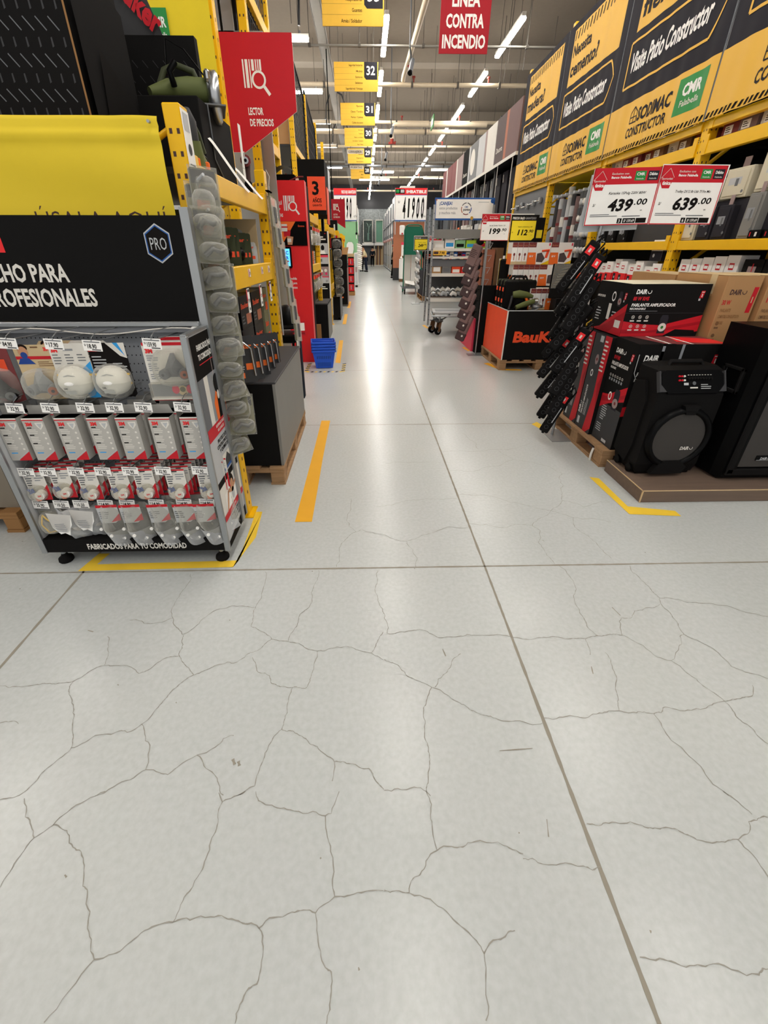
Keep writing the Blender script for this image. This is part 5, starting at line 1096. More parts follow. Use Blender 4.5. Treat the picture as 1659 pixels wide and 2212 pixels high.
# rack row between, seen only as beams and tops
t = thing('storage_rack', 'fourth yellow rack on the left with yellow tags along its top beam', 'rack', (-1.2, 16, 0))
B = (-1.2, 16, 0)
for y in (13.9, 15.9, 17.9):
    for x in (-.80, -1.16):
        m = W(B); upright(m, x, y, x + .07, y + .09, 0, 1.85, ('x',), .15); m.build('upright', t)
for a, b in ((13.99, 15.9), (15.99, 17.9)):
    m = W(B); beam_x(m, -.73, a, b, 1.70, 1.80); m.build('beam', t)
    m = W(B); m.box(-1.15, a, 1.18, -.76, b, 1.2, 'dgrey'); m.build('shelf', t)
m = W(B); m.box(-1.175, 13.9, .1, -1.162, 18, 1.85, 'dgrey'); m.build('back_panel', t)
for i in range(5):
    m = MB(); m.box(0, 0, 0, .1, .01, .2, 'yellow'); m.box(.02, -.004, .03, .08, 0, .09, 'red'); tag(m.build('yellow_tag', None, (-.745, (12.2, 12.7, 14.4, 15.2, 16.5)[i], 1.68)), '%s yellow price flag from the front on the left rack beams' % ORD[i], 'tag', 'yellow price flags')
for i in range(12):
    m = MB(); m.box(0, 0, 0, .34, .26, .3 + .1 * q.random(), q.choice(['card', 'orange', 'lgrey', 'mgrey', 'red', 'offw'])); tag(m.build('carton', None, (-1.12, 14.05 + .31 * i, 1.201)), '%s carton from the front on the fourth left rack' % (ORD[i]), 'carton', 'cartons on the fourth rack')

# ================================================================ FAR END of the aisle
for i, (x0, x1) in enumerate(((-.08, .9), (1.18, 1.98))):
    t = thing('shower_display', ('left' if i == 0 else 'right') + ' framed glass shower display high on the speckled back wall', 'shower', (x0, 50, 2.09))
    w = x1 - x0
    m = MB(); 
    for a, b, c, d in ((0, 0, w, .08), (0, 1.98, w, 2.06), (0, 0, .06, 2.06), (w - .06, 0, w, 2.06)): m.box(a, 0, b, c, 1.0, d, 'offw')
    m.box(-.1, -.1, -.22, w + .1, .9, 0, 'white'); m.build('frame', t)
    m = MB(); m.box(.06, .30, .08, w - .06, .34, 1.98, 'navy' if i == 0 else 'mint'); m.build('back_panel', t)
    m = MB(); m.box(.06, .1, .08, w - .06, .12, 1.98, 'glass'); m.build('glass', t)
    if i == 0: m = MB(); m.tube([(.42, .2, 1.75), (.60, .2, 1.35), (.80, .2, 1.7)], .025, 'white'); m.tube([(.60, .2, 1.35), (.56, .2, .9)], .025, 'white'); m.box(.42, .17, .2, .62, .28, .9, 'lgrey', .05); m.build('shower_fitting', t)
m = MB(); m.box(-4, 0, 0, 8, .06, 5.0, 'speckle'); m.rect(XZ(-4, 0, 0), 4, 0, 6.2, 1.85, 'mgrey', .01); o = m.build('trim_7', None, (-.3, 51.0, 0)); struct(o)
q = random.Random(4)
for i in range(11):
    m = MB(); w = .10; m.box(0, 0, 0, w * .92, .08, 1.85 - .3 * (q.random() < .25), q.choice(['tan', 'brown', 'card', 'beige', 'taupe', 'olive', 'dwood'])); tag(m.build('floor_plank', None, (.95 + .105 * i, 50.4, 0)), '%s upright floor board sample from the left under the right shower display' % ORD[i], 'board', 'upright board samples')
m = MB(); m.box(-1, -.3, 0, 2.3, .3, .06, 'offw'); tag(m.build('low_platform', None, (.9, 50.0, 0)), 'long low white base below the board samples', 'base')
def person(label, loc, rz, top, legs, lean, arm, hair='hair'):
    t = thing('person', label, 'person', loc, rz)
    def skin(name, pts, edges, rad, k, parent=t, root=0):
        me = bpy.data.meshes.new(name); me.from_pydata(pts, edges, []); me.materials.append(M(k))
        o = bpy.data.objects.new(name, me); COL.objects.link(o); o.parent = parent
        s = o.modifiers.new('s', 'SKIN'); ss = o.modifiers.new('b', 'SUBSURF'); ss.levels = 1; ss.render_levels = 1
        for i, v in enumerate(me.skin_vertices[0].data): v.radius = (rad[i], rad[i]); v.use_root = (i == root)
        for p in me.polygons: p.use_smooth = True
        return o
    L = lean
    P = [(0, 0, .92), (0, -L * .5, 1.15), (0, -L, 1.38), (0, -L * 1.2, 1.48), (0, -L * 1.5 - .02, 1.60), (-.18, -L, 1.36), (.18, -L, 1.36), (-.24, -L + .02, 1.10), (.24, -L + .02, 1.10), (-.24 + arm * .1, -L - arm * .22, .92 + arm * .12), (.24 - arm * .1, -L - arm * .22, .92 + arm * .12), (-.1, 0, .86), (.1, 0, .86), (-.12, -.03, .48), (.12, .03, .48), (-.12, .02, .08), (.13, .1, .08), (-.22 + arm * .12, -L - arm * .30, .84 + arm * .14), (.22 - arm * .12, -L - arm * .30, .84 + arm * .14)]
    E = [(0, 1), (1, 2), (2, 3), (3, 4), (2, 5), (2, 6), (5, 7), (6, 8), (7, 9), (8, 10), (0, 11), (0, 12), (11, 13), (12, 14), (13, 15), (14, 16), (9, 17), (10, 18)]
    Rr = [.13, .12, .13, .055, .10, .06, .06, .045, .045, .035, .035, .09, .09, .06, .06, .045, .045, .035, .035]
    skin('body', P, E, Rr, 'skin')
    J = [0, 1, 2, 5, 6, 7, 8, 9, 10]; JP = [P[i] for i in J]; mp = {v: k for k, v in enumerate(J)}
    skin('jacket', JP, [(mp[a], mp[b]) for a, b in E if a in mp and b in mp], [.165, .15, .15, .08, .08, .062, .062, .05, .05], top)
    J = [0, 11, 12, 13, 14, 15, 16]; JP = [P[i] for i in J]; mp = {v: k for k, v in enumerate(J)}
    skin('trousers', JP, [(mp[a], mp[b]) for a, b in E if a in mp and b in mp], [.15, .105, .105, .08, .08, .065, .065], legs)
    m = MB(); m.ball((0, -L * 1.5, 1.64), .105, .115, .11, hair, 14, 8, -.2); m.build('hair', t)
    m = MB(); 
    for x, y in ((-.12, 0), (.13, .08)): m.box(x - .045, y - .16, 0, x + .045, y + .08, .085, 'sblack', .03)
    m.build('shoes', t)
    m = MB()
    for sx in (-1, 1): m.ball((sx * .035, -L * 1.5 - .115, 1.62), .012, .008, .01, 'ink', 6, 4); m.ball((sx * .098, -L * 1.5, 1.60), .018, .02, .035, 'skin', 6, 4)
    m.box(-.03, -L * 1.5 - .125, 1.545, .03, -L * 1.5 - .105, 1.553, 'dred'); m.ball((0, -L * 1.5 - .13, 1.585), .016, .022, .025, 'skin', 6, 4)
    m.build('face', t)
    m = MB()
    for i in (9, 10):
        b = Vector(P[i]); e = Vector(P[17 if i == 9 else 18]); d = (e - b).normalized()
        for f in range(4):
            o = Vector((.022 * (f - 1.5), 0, 0)); m.tube([e + o, e + d * (.07 + .012 * (1 - abs(f - 1.5))) + o, e + d * .10 + o + Vector((0, .02, -.02))], .010, 'skin', 6)
        m.tube([b + d * .05 + Vector((.03 if i == 9 else -.03, 0, 0)), e + d * .03 + Vector((.055 if i == 9 else -.055, -.01, 0))], .011, 'skin', 6)
    m.build('hands', t)
person('person in beige jacket and dark jeans bending over at the far end', (.13, 35.7, 0), -PI / 2, 'cream', 'denim', .14, 1)
person('person in brown and dark clothes beside the one in the beige jacket', (-.22, 36.2, 0), .5, 'taupe', 'sblack', .02, .8)
person('person all in dark clothes walking away at the far back wall', (.84, 48.0, 0), PI, 'navy', 'sblack', .0, .15)
person('person in a black uniform standing beside the copper end panel', (1.70, 27.4, 0), PI / 2, 'sblack', 'sblack', .0, .4, 'wine')
# ================================================================ RIGHT: plinth, loudspeakers and boxes
def dairo(m, fr, x, y, h, k='white', z=.0012):
    m.text(fr, 'DAIR', x, y, h, k, w=h * 2.5, bold=.035, sh=.12, z=z); m.ring(fr, x + h * 3.15, y + h * .5, h * .36, h * .5, k, z, a0=PI * .95, a1=PI * 2.2, n=14)
def badge1(m, fr, x, y, s, z=.0012):
    m.poly(fr, [(x, y), (x + s * .8, y), (x + s, y + s * 1.5), (x + s * .15, y + s * 1.5)], 'red', z); m.text(fr, '1', x + s * .5, y + s * .25, s * .65, 'white', al='c', bold=.05, z=z + .0006); m.rect(fr, x + s * .25, y + s * 1.15, x + s * .85, y + s * 1.3, 'offw', z + .0006); m.rect(fr, x - s * .05, y - s * .55, x + s * .4, y - s * .1, 'lgrey', z)
m = MB(); m.box(0, 0, 0, 1.5, .46, .088, 'laminate', .003); m.box(-.001, -.001, .084, 1.5, .004, .089, 'chip'); m.box(-.001, 0, .084, .004, .46, .089, 'chip'); m.box(-.001, -.001, .0, .006, .006, .088, 'chip')
tag(m.build('plinth', None, (1.78, 2.305, 0)), 'low brown laminate plinth with chipped edges under the loudspeakers', 'plinth')
t = thing('loudspeaker', 'smaller black loudspeaker with round grille and control panel on the brown plinth', 'loudspeaker', (2.045, 2.53, .089), .03)
m = MB(); w, d, H = .215, .25, .72
def sec(z, ww, y0): return [(-ww, y0, z), (ww, y0, z), (ww, d, z), (-ww, d, z)]
secs = [sec(.02, w * .93, .01), sec(.08, w, -.0), sec(.50, w, .0), sec(.56, w * .98, .0), sec(.70, w * .98, .075), sec(H, w * .9, .11)]
vs = [q for s_ in secs for q in s_]; fs = [(3, 2, 1, 0), tuple(range(20, 24))]
for i in range(5): fs += [(i * 4 + j, i * 4 + (j + 1) % 4, i * 4 + 4 + (j + 1) % 4, i * 4 + 4 + j) for j in range(4)]
m.raw(vs, fs, 'black')
for sx in (-1, 1): m.prism(FX(sx * w, .16, 0, sx), [(-.10, .10), (.05, .06), (.08, .18), (.08, .5), (.02, .62), (-.08, .6)], -.01, .012, 'mblack')
m.box(-w * .9, .01, 0, w * .9, d, .03, 'sblack', .01)
m.build('cabinet', t)
fr = XZ(0, -.004, 0)
m = MB(); m.lathe([(.0, -.03), (.045, -.02), (.06, -.01), (.155, .004), (.172, .012)], (0.005, -.006, .275), 'grille', 40, 'y'); m.build('grille', t)
m = MB(); vs = []
m.lathe([(.172, .0), (.174, .024), (.19, .036), (.207, .028), (.213, .0)], (0.005, -.004, .275), 'sblack', 40, 'y')
m.prism(XZ(.005, -.012, .275), [(-.02, .168), (-.045, .225), (.06, .225), (.035, .166)], -.008, .026, 'mblack'); m.prism(XZ(.005, -.012, .275), [(-.09, -.18), (-.05, -.16), (.06, -.16), (.11, -.20), (.09, -.25), (-.13, -.25)], -.008, .028, 'mblack')
m.build('woofer_ring', t)
m = MB(); m.cyl((-.03, -.004, .30), (-.03, -.012, .30), .055, 'dgrey', 20); f2 = XZ(0, -.030, 0); dairo(m, F((.035, -.024, .195), (1, 0, 0), (0, 0, 1)), 0, 0, .024, 'offw', .002); m.build('emblem', t)
fp = F((0, 0.0, .56), (1, 0, 0), (0, .075, .14))
m = MB(); m.prism(fp, [(-.16, .01), (.16, .01), (.20, .06), (.20, .13), (.17, .155), (-.17, .155), (-.20, .13), (-.20, .06)], -.005, .016, 'sblack'); m.build('control_panel', t)
m = MB(); fq = fp.at(0, 0, .017)
for i in range(3):
    for j in range(2): m.cyl(fq.p(-.09 + .016 * i, .115 - .025 * j, 0), fq.p(-.09 + .016 * i, .115 - .025 * j, .008), .006, 'red' if i < 2 else 'offw', 8)
for i in range(9): m.cyl(fq.p(-.03 + .018 * i, .10, 0), fq.p(-.03 + .018 * i, .10, .012), .007, 'mblack', 8); m.rect(fq, -.034 + .018 * i, .122, -.024 + .018 * i, .125, 'offw')
m.rect(fq, -.06, .06, -.03, .075, 'lgrey'); m.cyl(fq.p(.0, .07, 0), fq.p(.0, .07, .01), .012, 'chrome', 10); m.rect(fq, -.02, .04, .03, .048, 'offw'); m.lines(fq, .05, .065, .07, 3, .012, .004, 'lgrey'); m.build('knobs', t)
for sx in (-1, 1): m = MB(); m.prism(fp, [(sx * .215, .02), (sx * .17, .02), (sx * .205, .065), (sx * .205, .15), (sx * .215, .15)][::sx], -.01, .018, 'dgrey'); m.build('corner_trim', t)
m = MB(); m.tube([(-.12, .12, H - .02), (-.1, .14, H + .02), (.1, .14, H + .02), (.12, .12, H - .02)], .014, 'mblack', 8); m.build('handle', t)
m = MB()
for z in (.60, .57, .54): m.cyl((-w - .002, .14, z - .05), (-w + .02, .14, z - .05), .008, 'mgrey', 8)
m.build('side_ports', t)
for y in (.06, .2): m = MB(); m.cyl((-w - .004, y, .03), (-w + .03, y, .03), .03, 'sblack', 14); m.build('wheel', t)
t = thing('loudspeaker', 'tall black loudspeaker with square grille and side handle at the right edge', 'loudspeaker', (2.685, 2.44, .089))
m = MB(); w, d, H = .34, .36, .96
m.raw([(-w + .03, 0, .02), (w - .03, 0, .02), (w, .06, .02), (w, d, .02), (-w, d, .02), (-w, .06, .02), (-w + .03, 0, H - .02), (w - .03, 0, H - .02), (w, .06, H), (w, d, H), (-w, d, H), (-w, .06, H)],
      [(5, 4, 3, 2, 1, 0), (6, 7, 8, 9, 10, 11)] + [(i, (i + 1) % 6, 6 + (i + 1) % 6, 6 + i) for i in range(6)], 'sblack')
m.box(-w + .02, .02, 0, w - .02, d - .02, .03, 'black', .01); m.build('cabinet', t)
m = MB(); fr = XZ(0, 0, 0); m.box(-w + .10, -.012, .10, w - .06, -.0, H - .08, 'grille', .004); m.build('grille', t)
m = MB(); m.box(-w + .04, -.02, .05, -w + .09, -.0, H - .04, 'mblack', .008); m.box(-w + .085, -.018, .06, -w + .10, -.0, H - .05, 'sblack'); m.box(-w + .04, -.02, .04, w - .04, -.0, .09, 'mblack', .006); m.build('frame', t)
m = MB(); m.box(-w + .20, -.018, .15, -w + .36, -.011, .185, 'sblack', .002); dairo(m, F((-w + .225, -.019, .158), (1, 0, 0), (0, 0, 1)), 0, 0, .018, 'lgrey'); m.rect(XZ(-w + .2, -.0185, .15), .004, .003, .156, .005, 'lgrey'); m.build('badge', t)
m = MB()
for a, b, c, e in ((.10, .56, .27, .58), (.10, .70, .27, .72), (.10, .56, .12, .72), (.25, .56, .27, .72)): m.box(-w - .018, a, b, -w + .004, c, e, 'mblack', .004)
m.raw([(-w - .001, .12, .58), (-w - .001, .25, .58), (-w - .001, .25, .70), (-w - .001, .12, .70), (-w + .04, .185, .62), (-w + .04, .185, .66)], [(0, 1, 4), (1, 2, 5, 4), (2, 3, 5), (3, 0, 4, 5)], 'mgrey'); m.build('handle', t)
# pallet with loudspeaker cartons
pallet('wooden pallet under the black and red loudspeaker cartons', (1.765, 2.82, 0), 1.15, .95)
m = MB(); m.tube([(0, 0, .10), (-.015, -.012, .06), (-.01, -.005, .0)], .009, 'offw', 6); tag(m.build('strap_end', None, (1.76, 2.94, .005)), 'loose white strap hanging from the edge of the speaker pallet', 'strap')
m = MB(); m.box(0, 0, 0, .2, .3, .11, 'red'); tag(m.build('red_box', None, (1.93, 3.10, .0185)), 'red box pushed between the blocks of the speaker pallet', 'box')
def swoosh(m, fr, w, h, y0, z=.0009):
    m.poly(fr, [(0, y0), (w * .3, y0 + h * .02), (w, y0 + h * .16), (w, y0 + h * .02), (w * .4, y0 - h * .06), (0, y0 - h * .14)], 'red', z); m.poly(fr, [(0, y0 - h * .02), (w * .5, y0), (w, y0 + h * .09), (w, y0 + h * .05), (w * .5, y0 - h * .03), (0, y0 - h * .08)], 'dred', z + .0004)
def minispk(m, fr, x, y, s, k='mgrey', z=.0015):
    m.poly(fr, [(x - s * .4, y), (x + s * .4, y), (x + s * .42, y + s * 1.5), (x + s * .3, y + s * 1.8), (x - s * .3, y + s * 1.8), (x - s * .42, y + s * 1.5)], 'slate', z); m.disc(fr, x, y + s * .6, s * .42, 'offw' if k == 'g' else 'mauve', z + .0004, n=18); m.disc(fr, x, y + s * .6, s * .15, 'green' if k == 'g' else 'wine', z + .0008)
def tall_face(m, fr, w, h):
    m.rect(fr, 0, 0, w, h, 'mblack', .0004); m.rect(fr, 0, 0, w, h * .38, 'dgrey', .0006)
    swoosh(m, fr, w, h, h * .46); dairo(m, fr, w * .12, h * .87, h * .045); m.text(fr, '80 W RMS', w * .1, h * .81, h * .035, 'red', w=w * .26, bold=.03); m.text(fr, 'PARLANTE AMPLIFICADOR', w * .06, h * .755, h * .034, 'white', w=w * .74, bold=.025, sh=.1); m.text(fr, 'RECARGABLE', w * .06, h * .72, h * .02, 'white', w=w * .24, bold=.02)
    for i in range(6): m.ring(fr, w * (.14 + .11 * i), h * .66, h * .009, h * .013, 'offw', n=10); m.rect(fr, w * (.11 + .11 * i), h * .61, w * (.17 + .11 * i), h * .635, 'grey')
    badge1(m, fr, w * .8, h * .84, w * .11); minispk(m, fr, w * .66, h * .36, h * .11); m.ring(fr, w * .36, h * .47, h * .018, h * .028, 'white', .0014, n=14, ey=1.5)
    m.lines(fr, w * .14, h * .36, w * .3, 7, h * .022, h * .009, 'lgrey', seed=3); m.lines(fr, w * .08, h * .17, w * .26, 4, h * .022, h * .008, 'lgrey', seed=5); m.rect(fr, w * .5, h * .02, w * .72, h * .05, 'lgrey', .0014)
def wide_face(m, fr, w, h, strips=False):
    m.rect(fr, 0, 0, w, h, 'mblack', .0004); 
    dairo(m, fr, w * .07, h * .82, h * .085); m.text(fr, '80 W RMS', w * .05, h * .70, h * .07, 'red', w=w * .2, bold=.04, sh=.1); m.text(fr, 'PARLANTE AMPLIFICADOR', w * .05, h * .585, h * .06, 'white', w=w * .56, bold=.03, sh=.12); m.text(fr, 'RECARGABLE', w * .04, h * .525, h * .035, 'white', w=w * .2, bold=.03, sh=.1); m.rect(fr, w * .04, h * .49, w * .4, h * .5, 'mgrey')
    badge1(m, fr, w * .88, h * .74, w * .055)
    m.rect(fr, 0, h * .455, w, h * .46, 'dgrey', .0014)
    m.poly(fr, [(0, 0), (0, h * .30), (w * .25, h * .24), (w * .5, h * .22), (w, h * .42), (w, h * .1), (w * .8, h * .03), (w * .4, 0)], 'red', .0008); m.poly(fr, [(0, h * .14), (w * .3, h * .10), (w * .5, h * .15), (w, h * .30), (w, h * .24), (w * .55, h * .10), (w * .3, h * .06), (0, h * .06)], 'dred', .0011); m.poly(fr, [(w * .55, 0), (w * .7, h * .14), (w * .95, h * .12), (w, 0)], 'mblack', .0012)
    for r in range(2):
        for i in range(3): m.ring(fr, w * (.11 + .09 * i), h * (.38 - .18 * r), h * .026, h * .034, 'offw', .0016, n=12); m.disc(fr, w * (.11 + .09 * i), h * (.38 - .18 * r), h * .012, 'offw', .0016, n=8); m.rect(fr, w * (.08 + .09 * i), h * (.295 - .18 * r), w * (.135 + .09 * i), h * (.32 - .18 * r), 'offw', .0016)
    minispk(m, fr, w * .52, h * .06, h * .2, 'g', .002)
    if strips:
        for s in (.32, .56): m.rect(fr, w * s, h * .0, w * (s + .03), h, 'lgrey', .0022)
def tape_top(m, w, d, h):
    fr = UPF(0, 0, h); m.rect(fr, 0, 0, w, d, 'wine', .0006); m.poly(fr, [(0, 0), (w * .3, 0), (w * .15, d), (0, d)], 'mblack', .001); m.poly(fr, [(w * .5, d * .3), (w, 0), (w, d * .6), (w * .6, d)], 'bright', .001); m.rect(fr, w * .33, 0, w * .36, d, 'offw', .0014); m.rect(fr, w * .57, 0, w * .60, d, 'offw', .0014)
# front carton
m = MB(); m.box(0, 0, 0, .60, .29, .765, 'mblack', .003); tall_face(m, FX(0, .29, 0), .29, .765); fr = XZ(0, 0, 0); 
m.rect(fr, .004, .30, .596, .76, 'mblack', .0005); dairo(m, fr, .05, .655, .04); m.rect(fr, .155, .64, .22, .72, 'mblack', .002); m.text(fr, '80 W RMS', .04, .60, .035, 'red', w=.12, bold=.04, sh=.1); m.text(fr, 'PARLANTE AMPLIFICADOR', .03, .55, .03, 'white', w=.38, bold=.03, sh=.12); m.text(fr, 'RECARGABLE', .025, .515, .02, 'white', w=.1, bold=.02)
m.poly(fr, [(0, .33), (.6, .45), (.6, .34), (0, .26)], 'red', .0012); m.lines(fr, .03, .24, .15, 9, .024, .010, 'lgrey', seed=8); badge1(m, fr, .52, .63, .045)
for x in (.155, .285): m.rect(fr, x, .3, x + .018, .765, 'grey', .002)
m.box(.13, -.002, .755, .24, .012, .767, 'black')
tape_top(m, .60, .29, .765); m.tube([(.01, -.004, .70), (.0, -.02, .58), (.03, -.03, .51), (.09, -.02, .53), (.06, -.01, .54)], .002, 'lgrey', 5)
tag(m.build('speaker_carton', None, (1.825, 2.835, .136), ), 'black and red loudspeaker carton standing at the front corner of the pallet', 'carton')
def side_carton(y, d, label, lean=0):
    m = MB(); m.box(0, 0, 0, .58, d, .755, 'mblack', .003); fr = FX(0, d, 0); 
    m.rect(fr, 0, 0, d, .755, 'dgrey', .0005); m.poly(fr, [(d * .62, .755), (d, .755), (d, .05), (d * .75, .0), (d * .55, .0), (d * .72, .3)], 'red', .0009); m.poly(fr, [(d * .8, .4), (d, .5), (d, .2)], 'dred', .0012)
    m.disc(fr, d * .42, .57, d * .1, 'mauve', .0012, ry=d * .16); m.ring(fr, d * .3, .46, .012, .02, 'white', .0012, n=12, ey=1.4); m.disc(fr, d * .42, .57, .012, 'wine', .0016)
    f2 = F(fr.p(d * .28, .12, 0), fr.u, -fr.r); dairo(m, f2, 0, .035, .026); m.text(f2, 'PARLANTE AMPLIFICADOR', 0, 0, .022, 'white', w=.24, bold=.02, sh=.1); m.lines(f2, .0, -.02, .15, 3, .014, .005, 'lgrey'); m.lines(fr, d * .66, .72, d * .25, 8, .03, .012, 'offw', z=.0014); m.rect(fr, d * .1, .03, d * .24, .09, 'lgrey', .0012); m.rect(fr, d * .35, .7, d * .55, .745, 'lgrey', .0014)
    o = m.build('speaker_carton', None, (1.80, y, .136)); o.rotation_euler = (0, lean, 0); tag(o, label, 'carton')
side_carton(3.135, .245, 'grey and red loudspeaker carton second from the front of the pallet')
side_carton(3.39, .235, 'grey loudspeaker carton at the back of the pallet, beside the power strips')
m = MB(); m.box(0, 0, 0, .56, .44, .345, 'mblack', .004); wide_face(m, XZ(0, 0, 0), .56, .345); fr = FX(0, .44, 0); L = .44
m.rect(fr, 0, 0, L, .345, 'mblack', .0005); m.poly(fr, [(0, .0), (L, 0), (L, .22), (L * .7, .14), (L * .3, .03)], 'red', .0009); m.poly(fr, [(0, 0), (L * .6, .0), (L, .12), (L, .17), (L * .4, .04)], 'dred', .0012); m.ring(fr, L * .55, .25, .018, .026, 'white', n=14, ey=1.3); minispk(m, fr, L * .75, .19, .055); badge1(m, fr, L * .86, .24, .03); m.text(fr, 'AMPLIFICADOR', 0, .235, .016, 'white', w=.12, bold=.02); m.rect(fr, L * .45, .09, L * .54, .20, 'offw', .0016); m.lines(fr, .03, .16, .08, 5, .02, .007, 'lgrey'); m.lines(fr, L * .6, .15, .08, 4, .022, .008, 'lgrey', seed=3); m.rect(fr, L * .75, .05, L * .92, .10, 'offw', .0014)
m.rect(UPF(0, 0, .345), 0, 0, .56, .44, 'beige', .0006)
tag(m.build('speaker_carton', None, (1.845, 3.14, .90)), 'black and red loudspeaker carton lying on its side on top of the others', 'carton')
# plain brown cartons
def kraft(label, loc, w, d, h, n, seal=True):
    m = MB(); m.box(0, 0, 0, w, d, h, 'card', .004); fr = XZ(0, 0, 0)
    if n == 0: dairo(m, fr, w * .18, h * .9, .032, 'brownk'); m.text(fr, '30 W', w * .06, h * .845, .03, 'red', w=.06, bold=.03)
    else: m.text(fr, '100 W', w * .12, h * .86, .034, 'red', w=.12, bold=.03)
    for i, (s, ww) in enumerate((('PARLANTE', .3), ('COMPATIBLE CON BLUETOOTH', .6), ('RECARGABLE', .2))): m.text(fr, s, w * .08, h * (.805 - .035 * i), .022, 'dcard' if n == 0 else 'brown', w=w * ww, bold=.02, sh=.05)
    m.poly(fr, [(w * .80, h * .80), (w * .93, h * .80), (w * .96, h * .94), (w * .83, h * .94)], 'red'); m.text(fr, '1', w * .875, h * .855, .04, 'tan', al='c', z=.0016)
    m.disc(fr, w * .68, h * .67, w * .15, 'red', n=24, ry=w * .19); m.ring(fr, w * .68, h * .67, w * .07, w * .085, 'card', .0014, n=18)
    for i in range(7): m.disc(fr, w * .13, h * (.74 - .07 * i), .013, 'brown', n=10); m.rect(fr, w * .08, h * (.71 - .07 * i), w * .2, h * (.72 - .07 * i), 'brown')
    m.ring(fr, w * .5, h * .38, .03, .036, 'brown', n=4); m.box(-.001, .1, h - .12, w + .001, .16, h + .002, 'tan')
    fs = FX(0, d, 0); m.lines(fs, .05, h * .8, d * .6, 4, .03, .012, 'brown')
    m.rect(UPF(0, 0, h), 0, 0, w, d, 'tan', .001)
    tag(m.build('kraft_carton', None, loc), label, 'carton')
kraft('brown carton with red round mark, right of the black and red cartons', (2.435, 3.06, .14), .245, .52, 1.16, 0)
kraft('brown carton behind the tall loudspeaker at the right edge', (2.70, 3.03, .14), .22, .5, 1.16, 1)
m = MB(); m.box(0, 0, 0, .35, .6, .38, 'card'); m.rect(UPF(0, 0, .38), 0, 0, .35, .6, 'tan'); tag(m.build('kraft_carton', None, (2.45, 3.62, .90)), 'brown carton lying behind the standing brown cartons', 'carton')
pallet('back pallet under the brown cartons', (2.40, 3.86, 0), .55, .9); m = MB(); m.box(0, 0, 0, .5, .85, .76, 'dcard'); tag(m.build('kraft_carton', None, (2.42, 3.62, .136)), 'brown carton on the back pallet, hidden under the lying one', 'carton')
m = MB(); m.box(0, 0, 0, .50, .5, .135, 'woodgrain'); tag(m.build('wooden_block', None, (2.42, 3.03, 0.003)), 'wooden base under the two standing brown cartons', 'base')
# price sign pair on its post
def price_card(m, fr, w, h, name, big, cents, kind, tile=True):
    m.rect(fr, 0, 0, w, h, 'paper', .0006)
    if kind == 'red':
        m.rect(fr, 0, h * .72, w, h, 'red', .001); m.rect(fr, 0, 0, w, .006, 'red', .001); m.rect(fr, 0, 0, .006, h, 'red', .001); m.rect(fr, w - .006, 0, w, h, 'red', .001)
        m.poly(fr, [(w * .02, h * .70), (w * .06, h * .62), (w * .17, h * .62), (w * .20, h * .78), (w * .12, h * .93), (w * .01, h * .80)], 'red', .0014); m.line(fr, [(w * .01, h * .79), (w * .12, h * .95), (w * .21, h * .80)], .002, 'offw', .0022)
        m.text(fr, 'Oportunidad', w * .02, h * .765, h * .035, 'offw', w=w * .17, bold=.01, z=.002); m.text(fr, 'única', w * .05, h * .68, h * .06, 'white', w=w * .13, bold=.04, z=.002)
        m.text(fr, 'Exclusivo con', w * .27, h * .885, h * .035, 'offw', w=w * .25, bold=.01, z=.002); m.text(fr, 'Banco Falabella', w * .27, h * .82, h * .04, 'white', w=w * .30, bold=.03, z=.002)
        for a, k, s in ((.62, 'cmr', 'CMR'), (.81, 'slate', 'Débito')): m.rect(fr, w * a, h * .78, w * (a + .16), h * .94, k, .0016); m.text(fr, s, w * (a + .08), h * .865, h * .05, 'white', al='c', w=w * .12, bold=.03, z=.0022); m.text(fr, 'Falabella', w * (a + .08), h * .80, h * .025, 'offw', al='c', w=w * .11, z=.0022)
    else:
        m.rect(fr, 0, 0, w, h, 'ink', .001); m.poly(fr, [(w * .04, h * .06), (w * .86, h * .06), (w * .96, h * .16), (w * .96, h * .80), (w * .04, h * .80)], 'yprice', .0014); m.text(fr, 'PRECIO BAJO', w * .05, h * .85, h * .09, 'white', w=w * .46, bold=.03, z=.002); m.text(fr, 'GARANTIZADO', w * .54, h * .85, h * .09, 'lgrey', w=w * .40, bold=0, z=.002)
    m.text(fr, name, w * .56, h * .55, h * .045, 'ink', al='c', w=w * .56, bold=.01, sh=.25, z=.002)
    m.text(fr, big, w * .30, h * .26, h * .21, 'ink', w=w * .37, bold=.035, sh=.18, z=.002); m.text(fr, '.' + cents, w * .70, h * .36, h * .11, 'ink', w=w * .19, bold=.02, sh=.18, z=.002); m.text(fr, 'S/', w * .07, h * .34, h * .05, 'ink', sh=.2, z=.002); m.text(fr, 'un.', w * .82, h * .25, h * .03, 'ink', z=.002)
    if tile:
        m.lines(fr, w * .06, h * .20, w * .45, 2, h * .03, h * .012, 'mgrey', .002); m.rect(fr, w * .56, h * .15, w * .84, h * .165, 'mgrey', .002)
        m.rect(fr, w * .50, h * .03, w * .57, h * .12, 'ink', .002); m.rect(fr, w * .585, h * .03, w * .78, h * .12, 'ink', .002); m.rect(fr, w * .79, h * .03, w * .95, h * .12, 'ink', .002); m.text(fr, '3' if big[0] == '4' else '6', w * .52, h * .045, h * .06, 'white', z=.0026); m.text(fr, 'S/ 159.69', w * .60, h * .05, h * .05, 'white', w=w * .16, sh=.2, z=.0026)
t = thing('price_sign', 'pair of red and white price cards 439.00 and 639.00 above the speaker cartons', 'sign', (1.66, 3.46, 0))
m = MB(); m.cyl((0, 0, .006), (0.03, .0, 1.60), .012, 'zinc', 10); m.box(.02, -.008, 1.55, .034, .008, 1.92, 'lgrey'); m.build('post', t)
